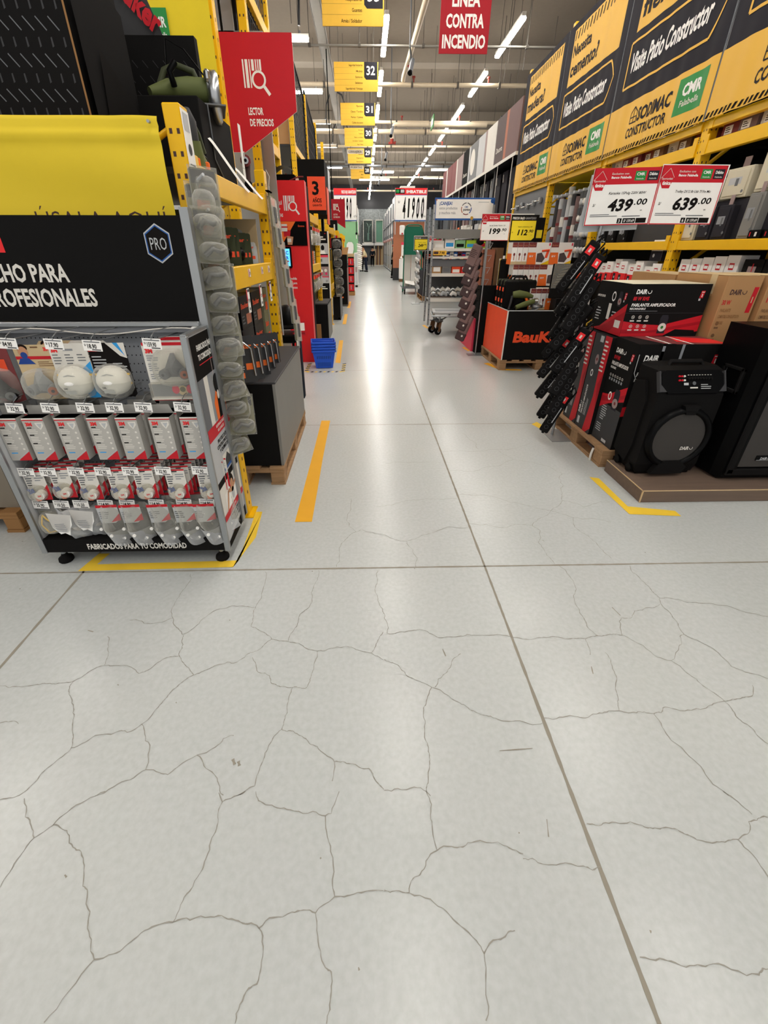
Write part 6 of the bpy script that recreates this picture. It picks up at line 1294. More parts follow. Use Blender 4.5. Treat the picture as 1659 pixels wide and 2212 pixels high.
m = MB(); m.box(-.06, -.16, 0, .16, .12, .006, 'zinc'); m.build('base', t)
m = MB(); fr = F((-.105, -.02, 1.60), (1, .02, .025), (0, .0, 1)); m.prism(fr, [(0, 0), (.46, 0), (.46, .33), (0, .33)], -.006, 0, 'paper'); price_card(m, fr, .46, .33, 'Karaoke 15Pulg 220V 80W', '439', '00', 'red'); m.build('price_card', t)
m = MB(); fr = F((.355, -.018, 1.61), (1, .02, .0), (0, .0, 1)); m.prism(fr, [(0, 0), (.45, 0), (.46, .345), (0, .345)], -.006, 0, 'paper'); price_card(m, fr, .45, .34, 'Trolley 2X12 Bt Usb Tf Fm Mic', '639', '00', 'red'); m.build('price_card', t)
m = MB(); m.raw([(-.13, .02, 1.56), (.3, .02, 1.58), (.3, .022, 1.9), (-.10, .022, 1.9)], [(0, 1, 2, 3)], 'lgrey'); m.build('back_card', t)
# power strips hanging on the post
def strip_pack(label, loc, rot, first=[None]):
    if first[0] is None:
        t = thing('power_strip', label, 'power strip', loc, 0, 'hanging power strips')
        m = MB(); m.box(-.038, -.026, -.37, .038, .026, 0, 'mblack', .008); fr = F((-.0385, 0, -.37), (0, -1, 0), (0, 0, 1)); fr2 = XZ(0, -.0265, -.37)
        for i in range(6):
            for s in (-.006, .006): m.disc(fr, s, .05 + .05 * i, .003, 'grey', n=8)
            m.ring(fr2, 0, .05 + .05 * i, .014, .017, 'dgrey', n=14)
        m.build('body', t)
        m = MB(); m.rect(fr2, -.022, .28, .022, .335, 'bright', .001); m.rect(fr2, -.007, .295, .007, .32, 'offw', .002); m.rect(fr2, .015, .1, .021, .24, 'lgrey', .001); m.build('label', t)
        m = MB(); m.tube([(0, 0, 0), (.02, .01, .05), (.05, .03, .02), (.04, .03, -.08), (.05, .02, -.15), (.03, .025, -.05), (.0, .03, .06), (-.01, .02, .03)], .006, 'sblack', 6); m.build('cord', t)
        m = MB(); m.box(-.01, -.012, -.385, .012, .012, -.368, 'sblack', .004); m.cyl((-.0, -.02, -.2), (.0, -.024, -.2), .008, 'red', 8); m.build('switch', t)
        first[0] = t
    else: t = dup(first[0], loc, None, label, 'hanging power strips')
    t.rotation_euler = rot
    if t is not first[0] and round((1.5 - loc[2]) / .081) in (3, 5, 6, 9, 11):
        for c in list(t.children):
            if c.name.startswith('label'): bpy.data.objects.remove(c)
    return t
q = random.Random(12)
for i in range(14):
    z = 1.50 - .081 * i
    strip_pack('%s black power strip from the top on the stand beside the speaker cartons' % ORD[i], (1.655 - .002 * i + q.uniform(-.015, .015), 3.40 - .13 * (i % 2), z), (-.15 + q.uniform(-.1, .1), .50 + q.uniform(-.05, .05) - (.10 if i > 10 else 0), -.35 + q.uniform(-.3, .3)))
m = MB()
for i in range(13): m.cyl((0, -.06, 1.50 - .086 * i), (0, .0, 1.51 - .086 * i), .004, 'zinc', 6)
m.box(-.006, -.004, .3, .006, .004, 1.56, 'zinc'); tag(m.build('hook_strip', None, (1.695, 3.432, 0)), 'hook strip on the grey post holding the black power strips', 'hook strip')

# ================================================================ RIGHT: yellow racking with the big banners
RY = [2.95, 4.79, 6.64, 8.48, 10.32]
B = (3.6, 6.5, 0)
R = thing('pallet_rack', 'long yellow pallet rack on the right carrying the yellow and black banners', 'rack', B)
for y in RY:
    for x in (3.10, 4.15):
        m = W(B); upright(m, x, y - .045, x + .09, y + .045, 0, 4.35, ('X', 'y'), .08); m.build('upright', R)
    m = W(B)
    for z in (.3, 1.2, 2.1, 3.0): m.tube([(3.15, y, z), (4.2, y, z + .85)], .018, 'yrack', 6); m.tube([(3.15, y, z + .9), (4.2, y, z + .9)], .014, 'yrack', 6)
    m.build('brace', R)
for a, b in zip(RY, RY[1:]):
    last = a > 8; mid = 6.6 < a < 8
    for z0, z1 in ([(2.40, 2.47), (2.21, 2.31), (1.45, 1.53)] if not (last or mid) else [(2.40, 2.47)]):
        m = W(B); m.box(3.09, a + .045, z0, 3.14, b - .045, z1, 'yrack', .004); m.box(3.085, a + .045, z0, 3.095, a + .1, z1 + .05, 'yrack'); m.box(3.085, b - .1, z0, 3.095, b - .045, z1 + .05, 'yrack'); m.build('beam', R)
        m = W(B); m.box(3.14, a + .045, z1 - .03, 4.15, b - .045, z1 - .005, 'mblack' if z1 < 2.4 else 'ybanner'); m.build('shelf', R)
m = W(B); m.box(4.22, 2.9, 0, 4.25, 10.3, 4.3, 'sblack'); m.build('back_panel', R)
m = W(B); m.box(3.2, 2.95, 1.05, 4.15, 6.62, 1.08, 'mblack'); m.build('shelf', R)
def big_banner(y0, y1, head, label):
    w, h = y1 - y0 - .02, 1.80
    t = thing('promotional_banner', label, 'banner', (3.05, y1 - .01, 2.465), 0, None)
    rp = lambda u: .006 * math.sin(31 * u) + .004 * math.sin(57 * u + 1)
    m = MB(); m.grid(lambda u, v: Vector((rp(u) * (1 - .75 * v) + .004, -w * u, h * v)), 60, 6, 'slate')
    fr = F((-.008, 0, 0), (0, -1, 0), (0, 0, 1))
    def band(x0, x1, z0, z1, k, lift):
        n = max(2, int(30 * (x1 - x0) / w))
        m.grid(lambda u, v: Vector((rp((x0 + (x1 - x0) * u) / w) * (1 - .75 * (z0 + (z1 - z0) * v) / h) + .004 - lift, -(x0 + (x1 - x0) * u), z0 + (z1 - z0) * v)), n * 2, 3, k)
    band(0, w, .0, .46, 'vinyl', .002); band(.12 * w, .93 * w, 1.10, 1.72, 'vinyl', .002)
    v0 = len(m.v)
    n = 34
    for i in range(n):
        x = w * i / n; m.poly(fr, [(x, .01), (x + w / n * .5, .01), (x + w / n * .95, .05), (x + w / n * .45, .05)], 'ink', .0035)
    for i in range(16):
        x = w * (.14 + .78 * i / 16); m.poly(fr, [(x, 1.60), (x + .026, 1.60), (x + .045, 1.70), (x + .019, 1.70)], 'slate', .0035)
    dense = lambda ps: [(a[0] + (b[0] - a[0]) * k / 24, a[1] + (b[1] - a[1]) * k / 24) for a, b in zip(ps, ps[1:]) for k in range(24)] + [ps[-1]]
    m.line(fr, dense([(.10 * w, .62), (.10 * w, 1.02), (.86 * w, 1.02), (.94 * w, .84), (.86 * w, .62), (.10 * w, .62)]), .022, 'vinyl', .0035)
    m.text(fr, 'Visite Patio Constructor', w * .14, .75, .17, 'white', w=w * .70, bold=.03, z=.0045, sh=.08)
    m.text(fr, 'Necesita', w * .15, 1.42, .13, 'slate', w=w * .30, bold=.03, z=.0045); m.text(fr, head, w * .15, 1.20, .16, 'slate', w=w * .46, bold=.03, z=.0045)
    m.text(fr, 'SODIMAC', w * .36, .25, .115, 'slate', w=w * .31, bold=.035, z=.0045, sh=.08); m.text(fr, 'CONSTRUCTOR', w * .26, .12, .09, 'slate', w=w * .40, bold=.025, z=.0045, sh=.05)
    m.line(fr, [(w * .28, .25), (w * .28, .34), (w * .315, .39), (w * .35, .34), (w * .35, .25), (w * .28, .25)], .012, 'slate', .0045); m.line(fr, [(w * .28, .30), (w * .35, .30)], .01, 'slate', .0045); m.line(fr, [(w * .315, .25), (w * .315, .38)], .01, 'slate', .0045)
    m.text(fr, 'CMR', w * .84, .27, .09, 'white', al='c', w=w * .14, bold=.04, z=.005); m.text(fr, 'Falabella', w * .84, .19, .05, 'offw', al='c', w=w * .14, z=.005)
    for j in range(v0, len(m.v)):
        x, y, z = m.v[j]; m.v[j] = (rp(-y / w) * (1 - .75 * z / h) + .004 - .0045, y, z)
    band(.73 * w, .95 * w, .13, .41, 'cmr', .0032)
    m.build('sheet', t)
    for yy in (-.01, -w + .01): m = MB(); m.tube([(.02, yy, 0), (.02, yy, h)], .014, 'grey', 6); m.build('frame_tube', t)
for (a, b), hd, lb in zip(list(zip(RY, RY[1:]))[::-1], ('madera?', 'cemento?', 'fierro?', 'ladrillo?'), ('farthest yellow and black banner, asking Necesita madera?', 'second yellow and black banner from the far end, asking Necesita cemento?', 'large yellow and black banner above the speaker price sign, ending in fierro?', 'nearest yellow and black banner, cut by the top right corner')):
    big_banner(a, b, hd, lb)
q = random.Random(31)
# goods on the upper shelf between the beams
for i in range(18):
    y = 3.05 + .205 * i
    if abs(y - 4.7) < .14: continue
    m = MB(); k = q.choice(['dcard', 'brown', 'lgrey', 'wine', 'taupe', 'offw']); h = q.uniform(.12, .2); m.box(0, 0, 0, .4, .19, h, k); fr = FX(0, .19, 0); m.rect(fr, .03, .03, .12, .09, 'paper'); m.lines(fr, .04, .08, .06, 3, .015, .006, 'ink', z=.0014)
    tag(m.build('carton', None, (3.17 + q.uniform(0, .05), y, 2.306)), '%s small carton from the right between the two yellow beams under the banners' % (ORD[i] if i < 16 else ('seventeenth', 'eighteenth')[i - 16]), 'carton', 'small cartons under the banners')
# electrical cabinets on the shelf at eye height
def cabinet(y, w, h, k, label, z=1.531, x=3.17, door=True, grp='electrical boxes'):
    t = thing('electrical_box', label, 'electrical box', (x, y, z), 0, grp)
    m = MB(); m.box(0, 0, 0, .16, w, h, k, .006); m.build('case', t)
    fr = FX(0, w, 0); m = MB()
    m.box(-.008, .02, .02, 0, w - .02, h - .02, k, .003); f2 = FX(-.008, w, 0); m.rect(f2, w * .22, h * .45, w * .72, h * .68, 'lgrey' if k == 'beige' else 'grey', .001); m.rect(f2, w * .5, h * .40, w * .62, h * .64, 'mgrey', .002); m.disc(f2, w * .86, h * .2, .012, 'mgrey', .001); m.build('door', t)
    m = MB(); m.box(.02, w * .3, h, .025, w * .55, h + .07, 'mauve'); m.build('hang_tag', t)
for i, (y, w, h, z) in enumerate(((3.72, .34, .27, 1.86), (4.14, .28, .22, 1.84), (4.46, .2, .18, 1.83))):
    cabinet(y, w, h, 'beige', '%s beige electrical box from the right on top of the grey board' % ORD[i], z)
m = MB(); m.box(0, 0, 0, .2, 1.12, .30, 'slate'); tag(m.build('grey_board', None, (3.19, 3.6, 1.531)), 'long dark grey board under the beige electrical boxes', 'board')
cabinet(4.58, .16, .28, 'beige', 'tall narrow beige electrical box beside the yellow post', 1.531, 3.14)
for i, y in enumerate((4.36, 4.16)): cabinet(y, .17, .26, 'slate', '%s slim dark switch box right of the yellow post' % ('left', 'right')[i], 1.531, 3.13)
cabinet(3.86, .15, .32, 'bboard', 'grey switch box with pale front in the middle of the right shelf', 1.531, 3.12)
m = MB(); m.box(0, 0, 0, .2, .75, .33, 'dgrey'); tag(m.build('grey_board', None, (3.18, 4.92, 1.531)), 'plain grey board standing left of the yellow post', 'board')
for i, y in enumerate((5.72, 5.98, 6.2)): cabinet(y, .2, .2, 'black', '%s black breaker box from the right, left of the plain grey board' % ORD[i], 1.531, 3.12)
for i in range(5):
    m = MB(); m.box(0, 0, 0, .1, .12, .06, 'sblack', .006); m.rect(FX(0, .12, 0), .07, .015, .09, .045, 'offw'); m.rect(FX(0, .12, 0), .02, .015, .03, .045, 'red'); tag(m.build('socket_box', None, (3.10, 3.15 + .15 * i, 1.531)), '%s small black socket box from the right on the shelf edge' % ORD[i], 'socket box', 'small black socket boxes')
def lamp_box(loc, w, h, k, label, grp):
    m = MB(); m.box(0, 0, 0, .16, w, h, 'paper', .002); fr = FX(0, w, 0); m.rect(fr, 0, 0, w, h * .48, k); m.rect(fr, w * .3, h * .66, w * .7, h * .82, 'red', .0012); m.rect(fr, w * .34, h * .7, w * .66, h * .78, 'paper', .0018); m.rect(fr, w * .1, h * .1, w * .45, h * .42, 'slate', .0012); m.disc(fr, w * .3, h * .26, w * .09, 'lgrey', .0016); f2 = XZ(0, 0, 0); m.rect(f2, 0, 0, .16, h * .48, k)
    tag(m.build('breaker_carton', None, loc), label, 'carton', grp)
for i in range(9):
    lamp_box((3.16 + .02 * (i % 2), 4.95 + .165 * i, 1.081), .155, (.24, .21, .26, .23, .25, .27, .24, .22, .2)[i], 'bright', '%s red and white carton from the right under the shelf left of the yellow post' % ORD[i], 'red and white cartons')
lamp_box((3.15, 4.98, 1.345), .20, .20, 'slate', 'single white carton with dark picture raised above the red and white ones', 'raised carton')
for i in range(5):
    lamp_box((3.16, 3.92 + .15 * i, 1.081), .14, .33 - .01 * i, 'nblue', '%s blue and white carton from the right, right of the yellow post' % ORD[i], 'blue and white cartons')
for i in range(12):
    m = MB(); m.box(0, 0, 0, .16, .2, .15, 'black', .003); fr = FX(0, .2, 0); m.rect(fr, .06, .05, .14, .1, 'mauve'); m.rect(fr, .1, .06, .11, .12, 'red', .0014)
    tag(m.build('black_carton', None, (3.16, 2.62 + .21 * (i % 6), 1.081 + .152 * (i // 6))), '%s small black carton from the right, %s layer of the lower shelf' % (ORD[i % 6], 'lower' if i < 6 else 'upper'), 'carton', 'small black cartons')
# long tubes and lamps hanging between the posts
for i in range(11):
    y = 6.75 + .155 * i
    t = thing('tube_pack', '%s long upright tube from the right hanging between the far yellow posts' % ORD[i], 'tube', (3.25, y, 1.35), 0, 'long upright tubes')
    m = MB(); m.cyl((0, 0, 0), (0, 0, .85 - .02 * (i % 3)), .045, ('mgrey', 'taupe', 'dgrey', 'lgrey')[i % 4], 10); m.build('tube', t)
    o_ = .13 * ((i * 7) % 5) - .2; m = MB(); m.cyl((0, 0, .50 + o_), (0, 0, .64 + o_), .048, 'offw' if i % 3 else 'lgrey', 10); m.build('label', t); m = MB(); m.cyl((0, 0, .36 + o_ * .5), (0, 0, .40 + o_ * .5), .048, 'wine', 10); m.build('band', t)
    m = MB(); m.box(-.10, -.02, .85, .1, .02, .88, 'lgrey'); m.build('hanger', t)
for i in range(20):
    m = MB(); m.ball((0, 0, 0), .03, .05, .045, 'lgrey' if i % 3 else 'offw', 10, 6); m.box(-.02, -.045, .05, .005, .045, .13, 'dgrey'); tag(m.build('lamp_fitting', None, (3.12, 6.72 + .1 * (i % 5), 2.05 - .2 * (i // 5))), '%s pale fitting from the right in row %s of the hanging fittings' % (ORD[i % 5], ORD[i // 5]), 'fitting', 'pale hanging fittings')
m = MB(); m.box(.02, 0, 0, .04, 1.72, 1.35, 'slate'); m.rect(FX(.02, 1.72, 0), 0, 0, 1.72, 1.35, 'mgrey'); tag(m.build('lock_board', None, (3.10, 8.56, 1.05)), 'grey display board with locks under the farthest banner', 'board')
for i in range(9):
    t = thing('door_lock', '%s door lock from the right in the %s row on the grey board' % (ORD[i % 5], 'upper' if i < 5 else 'lower'), 'lock', (3.115, 8.75 + .32 * (i % 5), 2.17 - .02 * (i % 3) if i < 5 else 1.72 - .05 * (i % 2)), 0, 'door locks on the grey board')
    m = MB(); m.box(-.05, -.04, 0, 0, .04, .09, 'zinc', .01); m.build('case', t); m = MB(); m.tube([(-.04, .0, .04), (-.10, .02, .03), (-.10, .1, .03)], .012, 'gold' if i in (5, 6, 7) else 'chrome', 6); m.build('handle', t)
# ================================================================ RIGHT, beyond: dark racks with picture panels
B = (3.6, 15, 0)
R = thing('dark_rack', 'long dark rack beyond the yellow banners, with picture panels along its top', 'rack', B)
ys = [10.45, 12.2, 14.0, 15.9, 17.8, 19.7]
for y in ys:
    m = W(B); m.box(3.12, y - .03, 0, 3.18, y + .03, 4.1, 'dgrey'); m.build('upright', R)
    m = W(B); m.box(4.1, y - .03, 0, 4.16, y + .03, 4.1, 'dgrey'); m.build('upright', R)
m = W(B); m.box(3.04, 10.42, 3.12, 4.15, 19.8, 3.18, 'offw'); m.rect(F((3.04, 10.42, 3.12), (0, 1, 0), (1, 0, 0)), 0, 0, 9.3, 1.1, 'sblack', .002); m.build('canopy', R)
m = W(B); m.box(3.7, 10.45, .2, 3.74, 19.7, 3.1, 'mblack'); m.build('back_panel', R)
for z in (.4, 1.0, 1.75):
    m = W(B); m.box(3.12, 10.48, z, 3.7, 19.7, z + .05, 'lgrey'); m.build('shelf', R)
cols = [('dmauve', 'rust', 'taupe'), ('lgrey', 'mauve', 'offw'), ('mblack', 'lgrey', 'mgrey'), ('wine', 'offw', 'mauve'), ('wine', 'offw', 'wine')]
for i, (a, b) in enumerate(zip(ys, ys[1:])):
    m = MB(); w = b - a - .03; m.box(0, 0, 0, .03, w, .84, cols[i][2]); fr = FX(0, w, 0); m.rect(fr, 0, 0, w * .42, .84, cols[i][0]); m.rect(fr, w * .42, 0, w * .52, .84, cols[i][1], .0016); m.rect(fr, w * .56, .04, w * .97, .8, cols[i][2], .0014)
    if i in (0, 2): m.text(fr, 'Decora', w * .06, .2, .1, 'offw', w=w * .28, z=.003, sh=.2)
    if i == 2: m.disc(fr, w * .7, .42, .3, 'offw', .003, n=20)
    tag(m.build('picture_panel', None, (3.07, a + .015, 3.19)), '%s picture panel from the front on top of the dark rack' % ORD[i], 'panel')
q = random.Random(17)
for i in range(7):
    m = MB(); m.cyl((0, 0, 0), (0, 0, 1.32), .008, 'offw', 6); tag(m.build('hanging_wire', None, (3.05, 10.6 + 1.1 * i, 1.8)), '%s thin white vertical wire from the front before the dark rack' % ORD[i], 'wire', 'white vertical wires')
for i in range(16):
    m = MB(); m.box(0, 0, 0, .03, .4, .95, q.choice(['dgrey', 'mgrey', 'slate', 'taupe'])); m.box(-.01, .3, .75, 0, .33, .9, 'offw'); tag(m.build('door_sample', None, (3.3, 10.6 + .55 * i, 2.1)), '%s dark panel from the front hanging inside the dark rack' % ORD[i], 'panel', 'dark panels in the dark rack')
for i in range(34):
    y = 10.5 + .5 * (i % 17); z = 1.801 if i < 17 else 1.051
    m = MB(); k = q.choice(['offw', 'lgrey', 'paper', 'tan', 'orange', 'red', 'offw']); h = q.uniform(.18, .34); m.box(0, 0, 0, .2, .42, h, k); m.rect(FX(0, .42, 0), .05, h * .2, .37, h * .6, q.choice(['mgrey', 'ink', 'red', 'lgrey', 'yellow'])); tag(m.build('packed_box', None, (3.15, y, z)), '%s packed box from the front on the %s shelf of the dark rack' % (ORD[i % 17] if i % 17 < 16 else 'last', 'upper' if i < 17 else 'lower'), 'box', 'packed boxes on the dark rack')
# ================================================================ RIGHT MIDDLE: red and black bin with power tools
pallet('wooden pallet under the big red and black bin', (1.83, 5.77, 0), 1.10, 1.02)
t = thing('display_bin', 'big bin with red side and black front lettered BauKer, on a pallet', 'bin', (1.85, 5.78, .136))
m = MB(); m.box(.01, 0, 0, 1.06, .02, .62, 'mblack'); m.box(.01, .98, 0, 1.06, 1.0, .62, 'mblack'); m.box(1.04, .02, 0, 1.06, .98, .62, 'mblack'); m.box(.01, .02, .585, 1.04, .98, .60, 'sblack')
m.text(XZ(0, 0, 0), 'BauKer.', .12, .235, .135, 'tomato', w=.74, bold=.045, sh=.08, z=.002); m.build('body', t)
m = MB(); m.box(0, -.001, 0, .01, 1.0, .625, 'tomato'); m.build('red_side', t)
m = MB(); m.box(-.003, -.006, 0, .012, .002, .63, 'offw'); m.box(0, -.004, .62, 1.06, .004, .63, 'lgrey'); m.box(-.003, 0, .622, .006, 1.0, .63, 'lgrey'); m.build('edge_trim', t)
# green cases
def case(label, loc, rz=0, first=[None]):
    if first[0]: return dup(first[0], loc, rz, label, 'green tool cases')
    t = thing('tool_case', label, 'tool case', loc, rz, 'green tool cases')
    m = MB(); m.box(0, 0, 0, .42, .12, .36, 'black', .02); m.box(-.004, .04, -.003, .424, .08, .362, 'darmy', .012)
    for i in range(3): m.box(-.006, .01 + .035 * i, .06, 0, .03 + .035 * i, .30, 'mblack', .003)
    m.build('shell', t)
    m = MB(); m.box(-.012, .03, .22, .0, .09, .27, 'tomato', .004); m.build('latch', t)
    m = MB(); m.box(-.012, .03, .08, .0, .09, .13, 'tomato', .004); m.build('latch', t)
    m = MB(); m.tube([(.12, .06, .36), (.14, .06, .40), (.28, .06, .40), (.30, .06, .36)], .014, 'sblack', 6); m.build('handle', t)
    first[0] = t; return t
for i, y in enumerate((6.42, 6.28, 6.14)): case('%s green-edged black tool case from the back, upright in the red and black bin' % ORD[i], (1.88, y, .737), -.05)
t = thing('tool_case', 'plain black tool case standing behind the green-edged cases', 'tool case', (1.93, 6.66, 1.0))
m = MB(); m.box(0, 0, 0, .36, .1, .34, 'mblack', .02); m.box(-.002, .03, 0, .362, .036, .34, 'yellow'); m.box(-.002, .06, 0, .362, .066, .34, 'offw'); m.build('shell', t); m = MB(); m.box(.12, -.01, .27, .26, .0, .31, 'sblack', .006); m.build('handle', t)
m = MB(); m.box(0, 0, 0, .38, .2, .262, 'sblack'); tag(m.build('black_carton', None, (1.92, 6.56, .737)), 'black carton under the plain black tool case', 'carton')
t = thing('angle_grinder', 'army green angle grinder with silver guard on the front edge of the bin', 'power tool', (2.10, 5.90, .737), .1)
m = MB(); m.tube([(-.12, 0, .05), (.0, .0, .09), (.12, 0, .125)], [.028, .036, .03], 'army', 10); m.build('body', t)
m = MB(); m.tube([(.12, 0, .125), (.16, 0, .125)], [.034, .04], 'steel', 10); m.cyl((.165, 0, .10), (.165, 0, .055), .028, 'steel', 10); m.build('gear_head', t)
m = MB(); m.cyl((.165, 0, .055), (.17, 0, .048), .075, 'lgrey', 20); m.lathe([(.08, .0), (.08, .03), (.03, .035)], (.165, 0, .05), 'iron', 18); m.build('disc_guard', t)
m = MB(); m.tube([(-.12, 0, .05), (-.2, .02, .02), (-.22, .1, .01)], .005, 'sblack', 5); m.build('power_cord', t)
t = thing('rotary_hammer', 'army green rotary hammer drill with black handle, standing before the cases', 'power tool', (2.05, 6.03, .737), -.2)
m = MB(); m.box(-.05, -.03, .0, .06, .04, .15, 'sblack', .012); m.build('base', t)
m = MB(); m.tube([(-.08, 0, .19), (.0, 0, .20), (.10, .0, .19), (.18, 0, .17)], [.04, .05, .04, .02], 'army', 10); m.build('body', t)
m = MB(); m.tube([(-.09, -.03, .18), (-.10, -.05, .10), (-.12, -.06, .0)], .014, 'dgrey', 8); m.build('side_handle', t)
m = MB(); m.tube([(.08, 0, .19), (.11, 0, .12), (.13, 0, .06)], .02, 'orange', 8); m.build('trigger', t)
m = MB(); m.tube([(.0, .02, .22), (-.01, .08, .34), (-.03, .1, .40)], .004, 'sblack', 5); m.build('power_cord', t)
# white and orange drill boxes
def drill_box(label, loc, big, grp, firsts={}):
    if big in firsts:
        o = firsts[big].copy(); COL.objects.link(o)
    else:
        m = MB(); w = .30 if big else .07; h = .262; m.box(0, 0, 0, w, .20, h, 'paper', .002); fr = XZ(0, 0, 0)
        if big:
            m.rect(fr, 0, h * .78, w * .34, h, 'wine'); m.text(fr, 'Bauker', w * .03, h * .84, h * .08, 'rust', w=w * .28, bold=.03, z=.002); m.poly(fr, [(0, 0), (w * .42, 0), (w * .36, h * .55), (0, h * .55)], 'orange'); m.text(fr, '18 V', w * .08, h * .34, h * .08, 'white', bold=.05, z=.002)
            m.poly(fr, [(w * .42, h * .12), (w * .70, h * .10), (w * .80, h * .28), (w * .62, h * .55), (w * .42, h * .50)], 'dmauve', .0014); m.tube([fr.p(w * .62, h * .62, .004), fr.p(w * .95, h * .66, .004)], .012, 'tomato', 6); m.poly(fr, [(w * .85, h * .66), (w * .97, h * .66), (w * .90, h * .30), (w * .78, h * .30)], 'tomato', .002); m.poly(fr, [(w * .62, 0), (w, 0), (w, h * .2)], 'yellow', .0012); m.rect(fr, w * .9, h * .85, w * .97, h * .97, 'pink', .0012)
        else:
            m.rect(fr, 0, h * .78, w, h, 'wine'); m.text(fr, 'Bauker', w * .1, h * .84, h * .06, 'rust', w=w * .8, bold=.03, z=.002); m.disc(fr, w * .5, h * .46, w * .2, 'wine', .0014, ry=h * .07); m.rect(fr, w * .42, h * .2, w * .58, h * .42, 'rust', .0014); m.rect(fr, 0, 0, w, h * .14, 'tan', .0012)
        m.rect(FX(0, .2, 0), 0, 0, .2, h * .5, 'orange')
        o = m.build('drill_carton'); firsts[big] = o
    o.location = loc; tag(o, label, 'carton', grp); return o
rows = [(.738, 6.08, 'lowest'), (1.012, 6.40, 'middle'), (1.277, 6.40, 'top')]
for z, y, nm in rows:
    x = 2.22 if nm == 'lowest' else 1.99 if nm == 'top' else 2.04
    x0 = x
    n = 3 if nm != 'middle' else 5
    for i in range(n):
        drill_box('%s narrow drill carton from the left in the %s row of white cartons' % (ORD[i], nm), (x, y, z), False, 'narrow drill cartons, %s row' % nm); x += .073
    for i in range(2):
        drill_box('%s wide drill carton with red tool picture in the %s row' % (('left', 'right')[i], nm), (x, y, z), True, 'wide drill cartons, %s row' % nm); x += .304
m = MB(); m.box(0, 0, 0, .20, .18, .16, 'sblack'); tag(m.build('black_box', None, (2.48, 5.84, .738)), 'small black box under the clear-lidded drill kit', 'box')
m = MB(); m.box(0, 0, 0, .60, .36, .27, 'mblack'); tag(m.build('black_carton', None, (2.32, 6.36, .738)), 'long black carton under the middle row of drill cartons', 'carton')
m = MB(); m.box(0, 0, 0, .10, .3, .5, 'brown'); m.rect(XZ(0, 0, 0), .05, .2, .09, .36, 'offw'); m.box(-.2, .02, 0, -.02, .28, .48, 'rust'); tag(m.build('brown_carton', None, (1.95, 6.99, .98)), 'brown striped cartons on end behind the black tool case', 'carton')
m = MB(); m.box(-.3, 0, 0, .3, .4, .979, 'mblack'); tag(m.build('black_cabinet', None, (2.05, 6.9, 0)), 'black cabinet behind the red and black bin', 'cabinet')
# clear kit with orange drill
t = thing('drill_kit', 'clear-lidded black kit with an orange drill, standing on the white drill cartons', 'drill kit', (2.38, 5.86, .90))
m = MB(); m.box(0, 0, 0, .40, .03, .12, 'mblack', .01); m.box(0, .02, .1, .40, .05, .40, 'sblack', .01); m.build('case', t)
m = MB(); q = random.Random(3)
for i in range(7): m.tube([(.04 + .01 * i, .012, .16 + .03 * i), (.22 + .02 * (i % 3), .012, .18 + .03 * i)], .006, 'steel', 6)
m.build('bit_set', t)
m = MB(); m.tube([(.18, -.0, .26), (.24, -.01, .27), (.31, -.01, .27)], [.018, .024, .03], 'sblack', 8); m.tube([(.30, -.01, .27), (.38, -.01, .26)], .034, 'tomato', 10); m.tube([(.34, -.01, .25), (.325, -.01, .12)], .026, 'tomato', 8); m.box(.28, -.03, .06, .36, .02, .12, 'orange', .008); m.build('drill', t)
m = MB(); m.box(.005, -.01, .12, .40, .0, .40, 'clear'); m.build('lid', t)
# price cards 199 and 112
t = thing('price_sign', 'white 199.90 card and yellow 112.90 card on a stand beside the red bin', 'sign', (1.73, 6.72, 0))
m = MB(); m.cyl((0, 0, .006), (0, 0, 1.60), .010, 'zinc', 8); m.build('post', t)
m = MB(); m.box(-.12, -.08, 0, .16, .1, .006, 'zinc'); m.build('base', t)
m = MB(); fr = F((-.12, -.02, 1.565), (1, 0, .0), (0, 0, 1)); m.prism(fr, [(0, 0), (.395, 0), (.40, .32), (0, .32)], -.006, 0, 'paper'); price_card(m, fr, .395, .315, 'Set de Combo Taladro 12V', '199', '90', 'red', False); m.build('price_card', t)
m = MB(); fr = F((.285, -.022, 1.55), (1, 0, .0), (0, 0, 1)); m.prism(fr, [(0, 0), (.36, 0), (.38, .32), (0, .32)], -.006, 0, 'ink'); price_card(m, fr, .36, .315, 'Taladro Inalámbrico 18V', '112', '90', 'yellow', False); m.build('yellow_card', t)
m = MB(); m.box(.1, 0, 1.87, .6, .03, 1.885, 'offw'); m.build('top_rail', t)
m = MB(); m.box(.05, .01, -1.55, .07, .03, .2, 'zinc'); m.box(0, 0, 0, .12, .01, .3, 'mblack'); m.rect(XZ(0, 0, 0), .02, .05, .10, .15, 'yprice'); tag(m.build('small_card', None, (2.44, 6.9, 1.55)), 'small black and yellow card behind the 112.90 price card', 'card')
# pink box stand with hanging brown packs
t = thing('display_stand', 'pink display box with dark back column, in front of the red bin', 'display stand', (1.72, 7.0, 0))
m = MB(); m.box(0, 0, 0, .26, .85, .50, 'pink'); m.rect(XZ(0, 0, 0), .1, .05, .2, .12, 'dgrey'); m.rect(XZ(0, 0, 0), .1, .13, .2, .19, 'offw'); m.build('base', t)
m = MB(); m.box(.06, .02, .50, .26, .85, 1.05, 'slate'); m.poly(XZ(.06, .02, .5), [(.02, .0), (.18, .0), (.18, .3), (.1, .2)], 'mgrey'); m.build('column', t)
m = MB(); m.box(.05, -.02, 0, .07, 0, 1.62, 'zinc'); m.build('post', t)
for i in range(7):
    m = MB(); z = 1.56 - .16 * i; m.tube([(.06, -.01, z), (-.06, -.02, z + .005)], .005, 'sblack', 5); m.tube([(.06, 0, z - .02), (.16, 0, z - .02), (.12, 0, z - .10)], .004, 'lgrey', 5); m.build('hook', t)
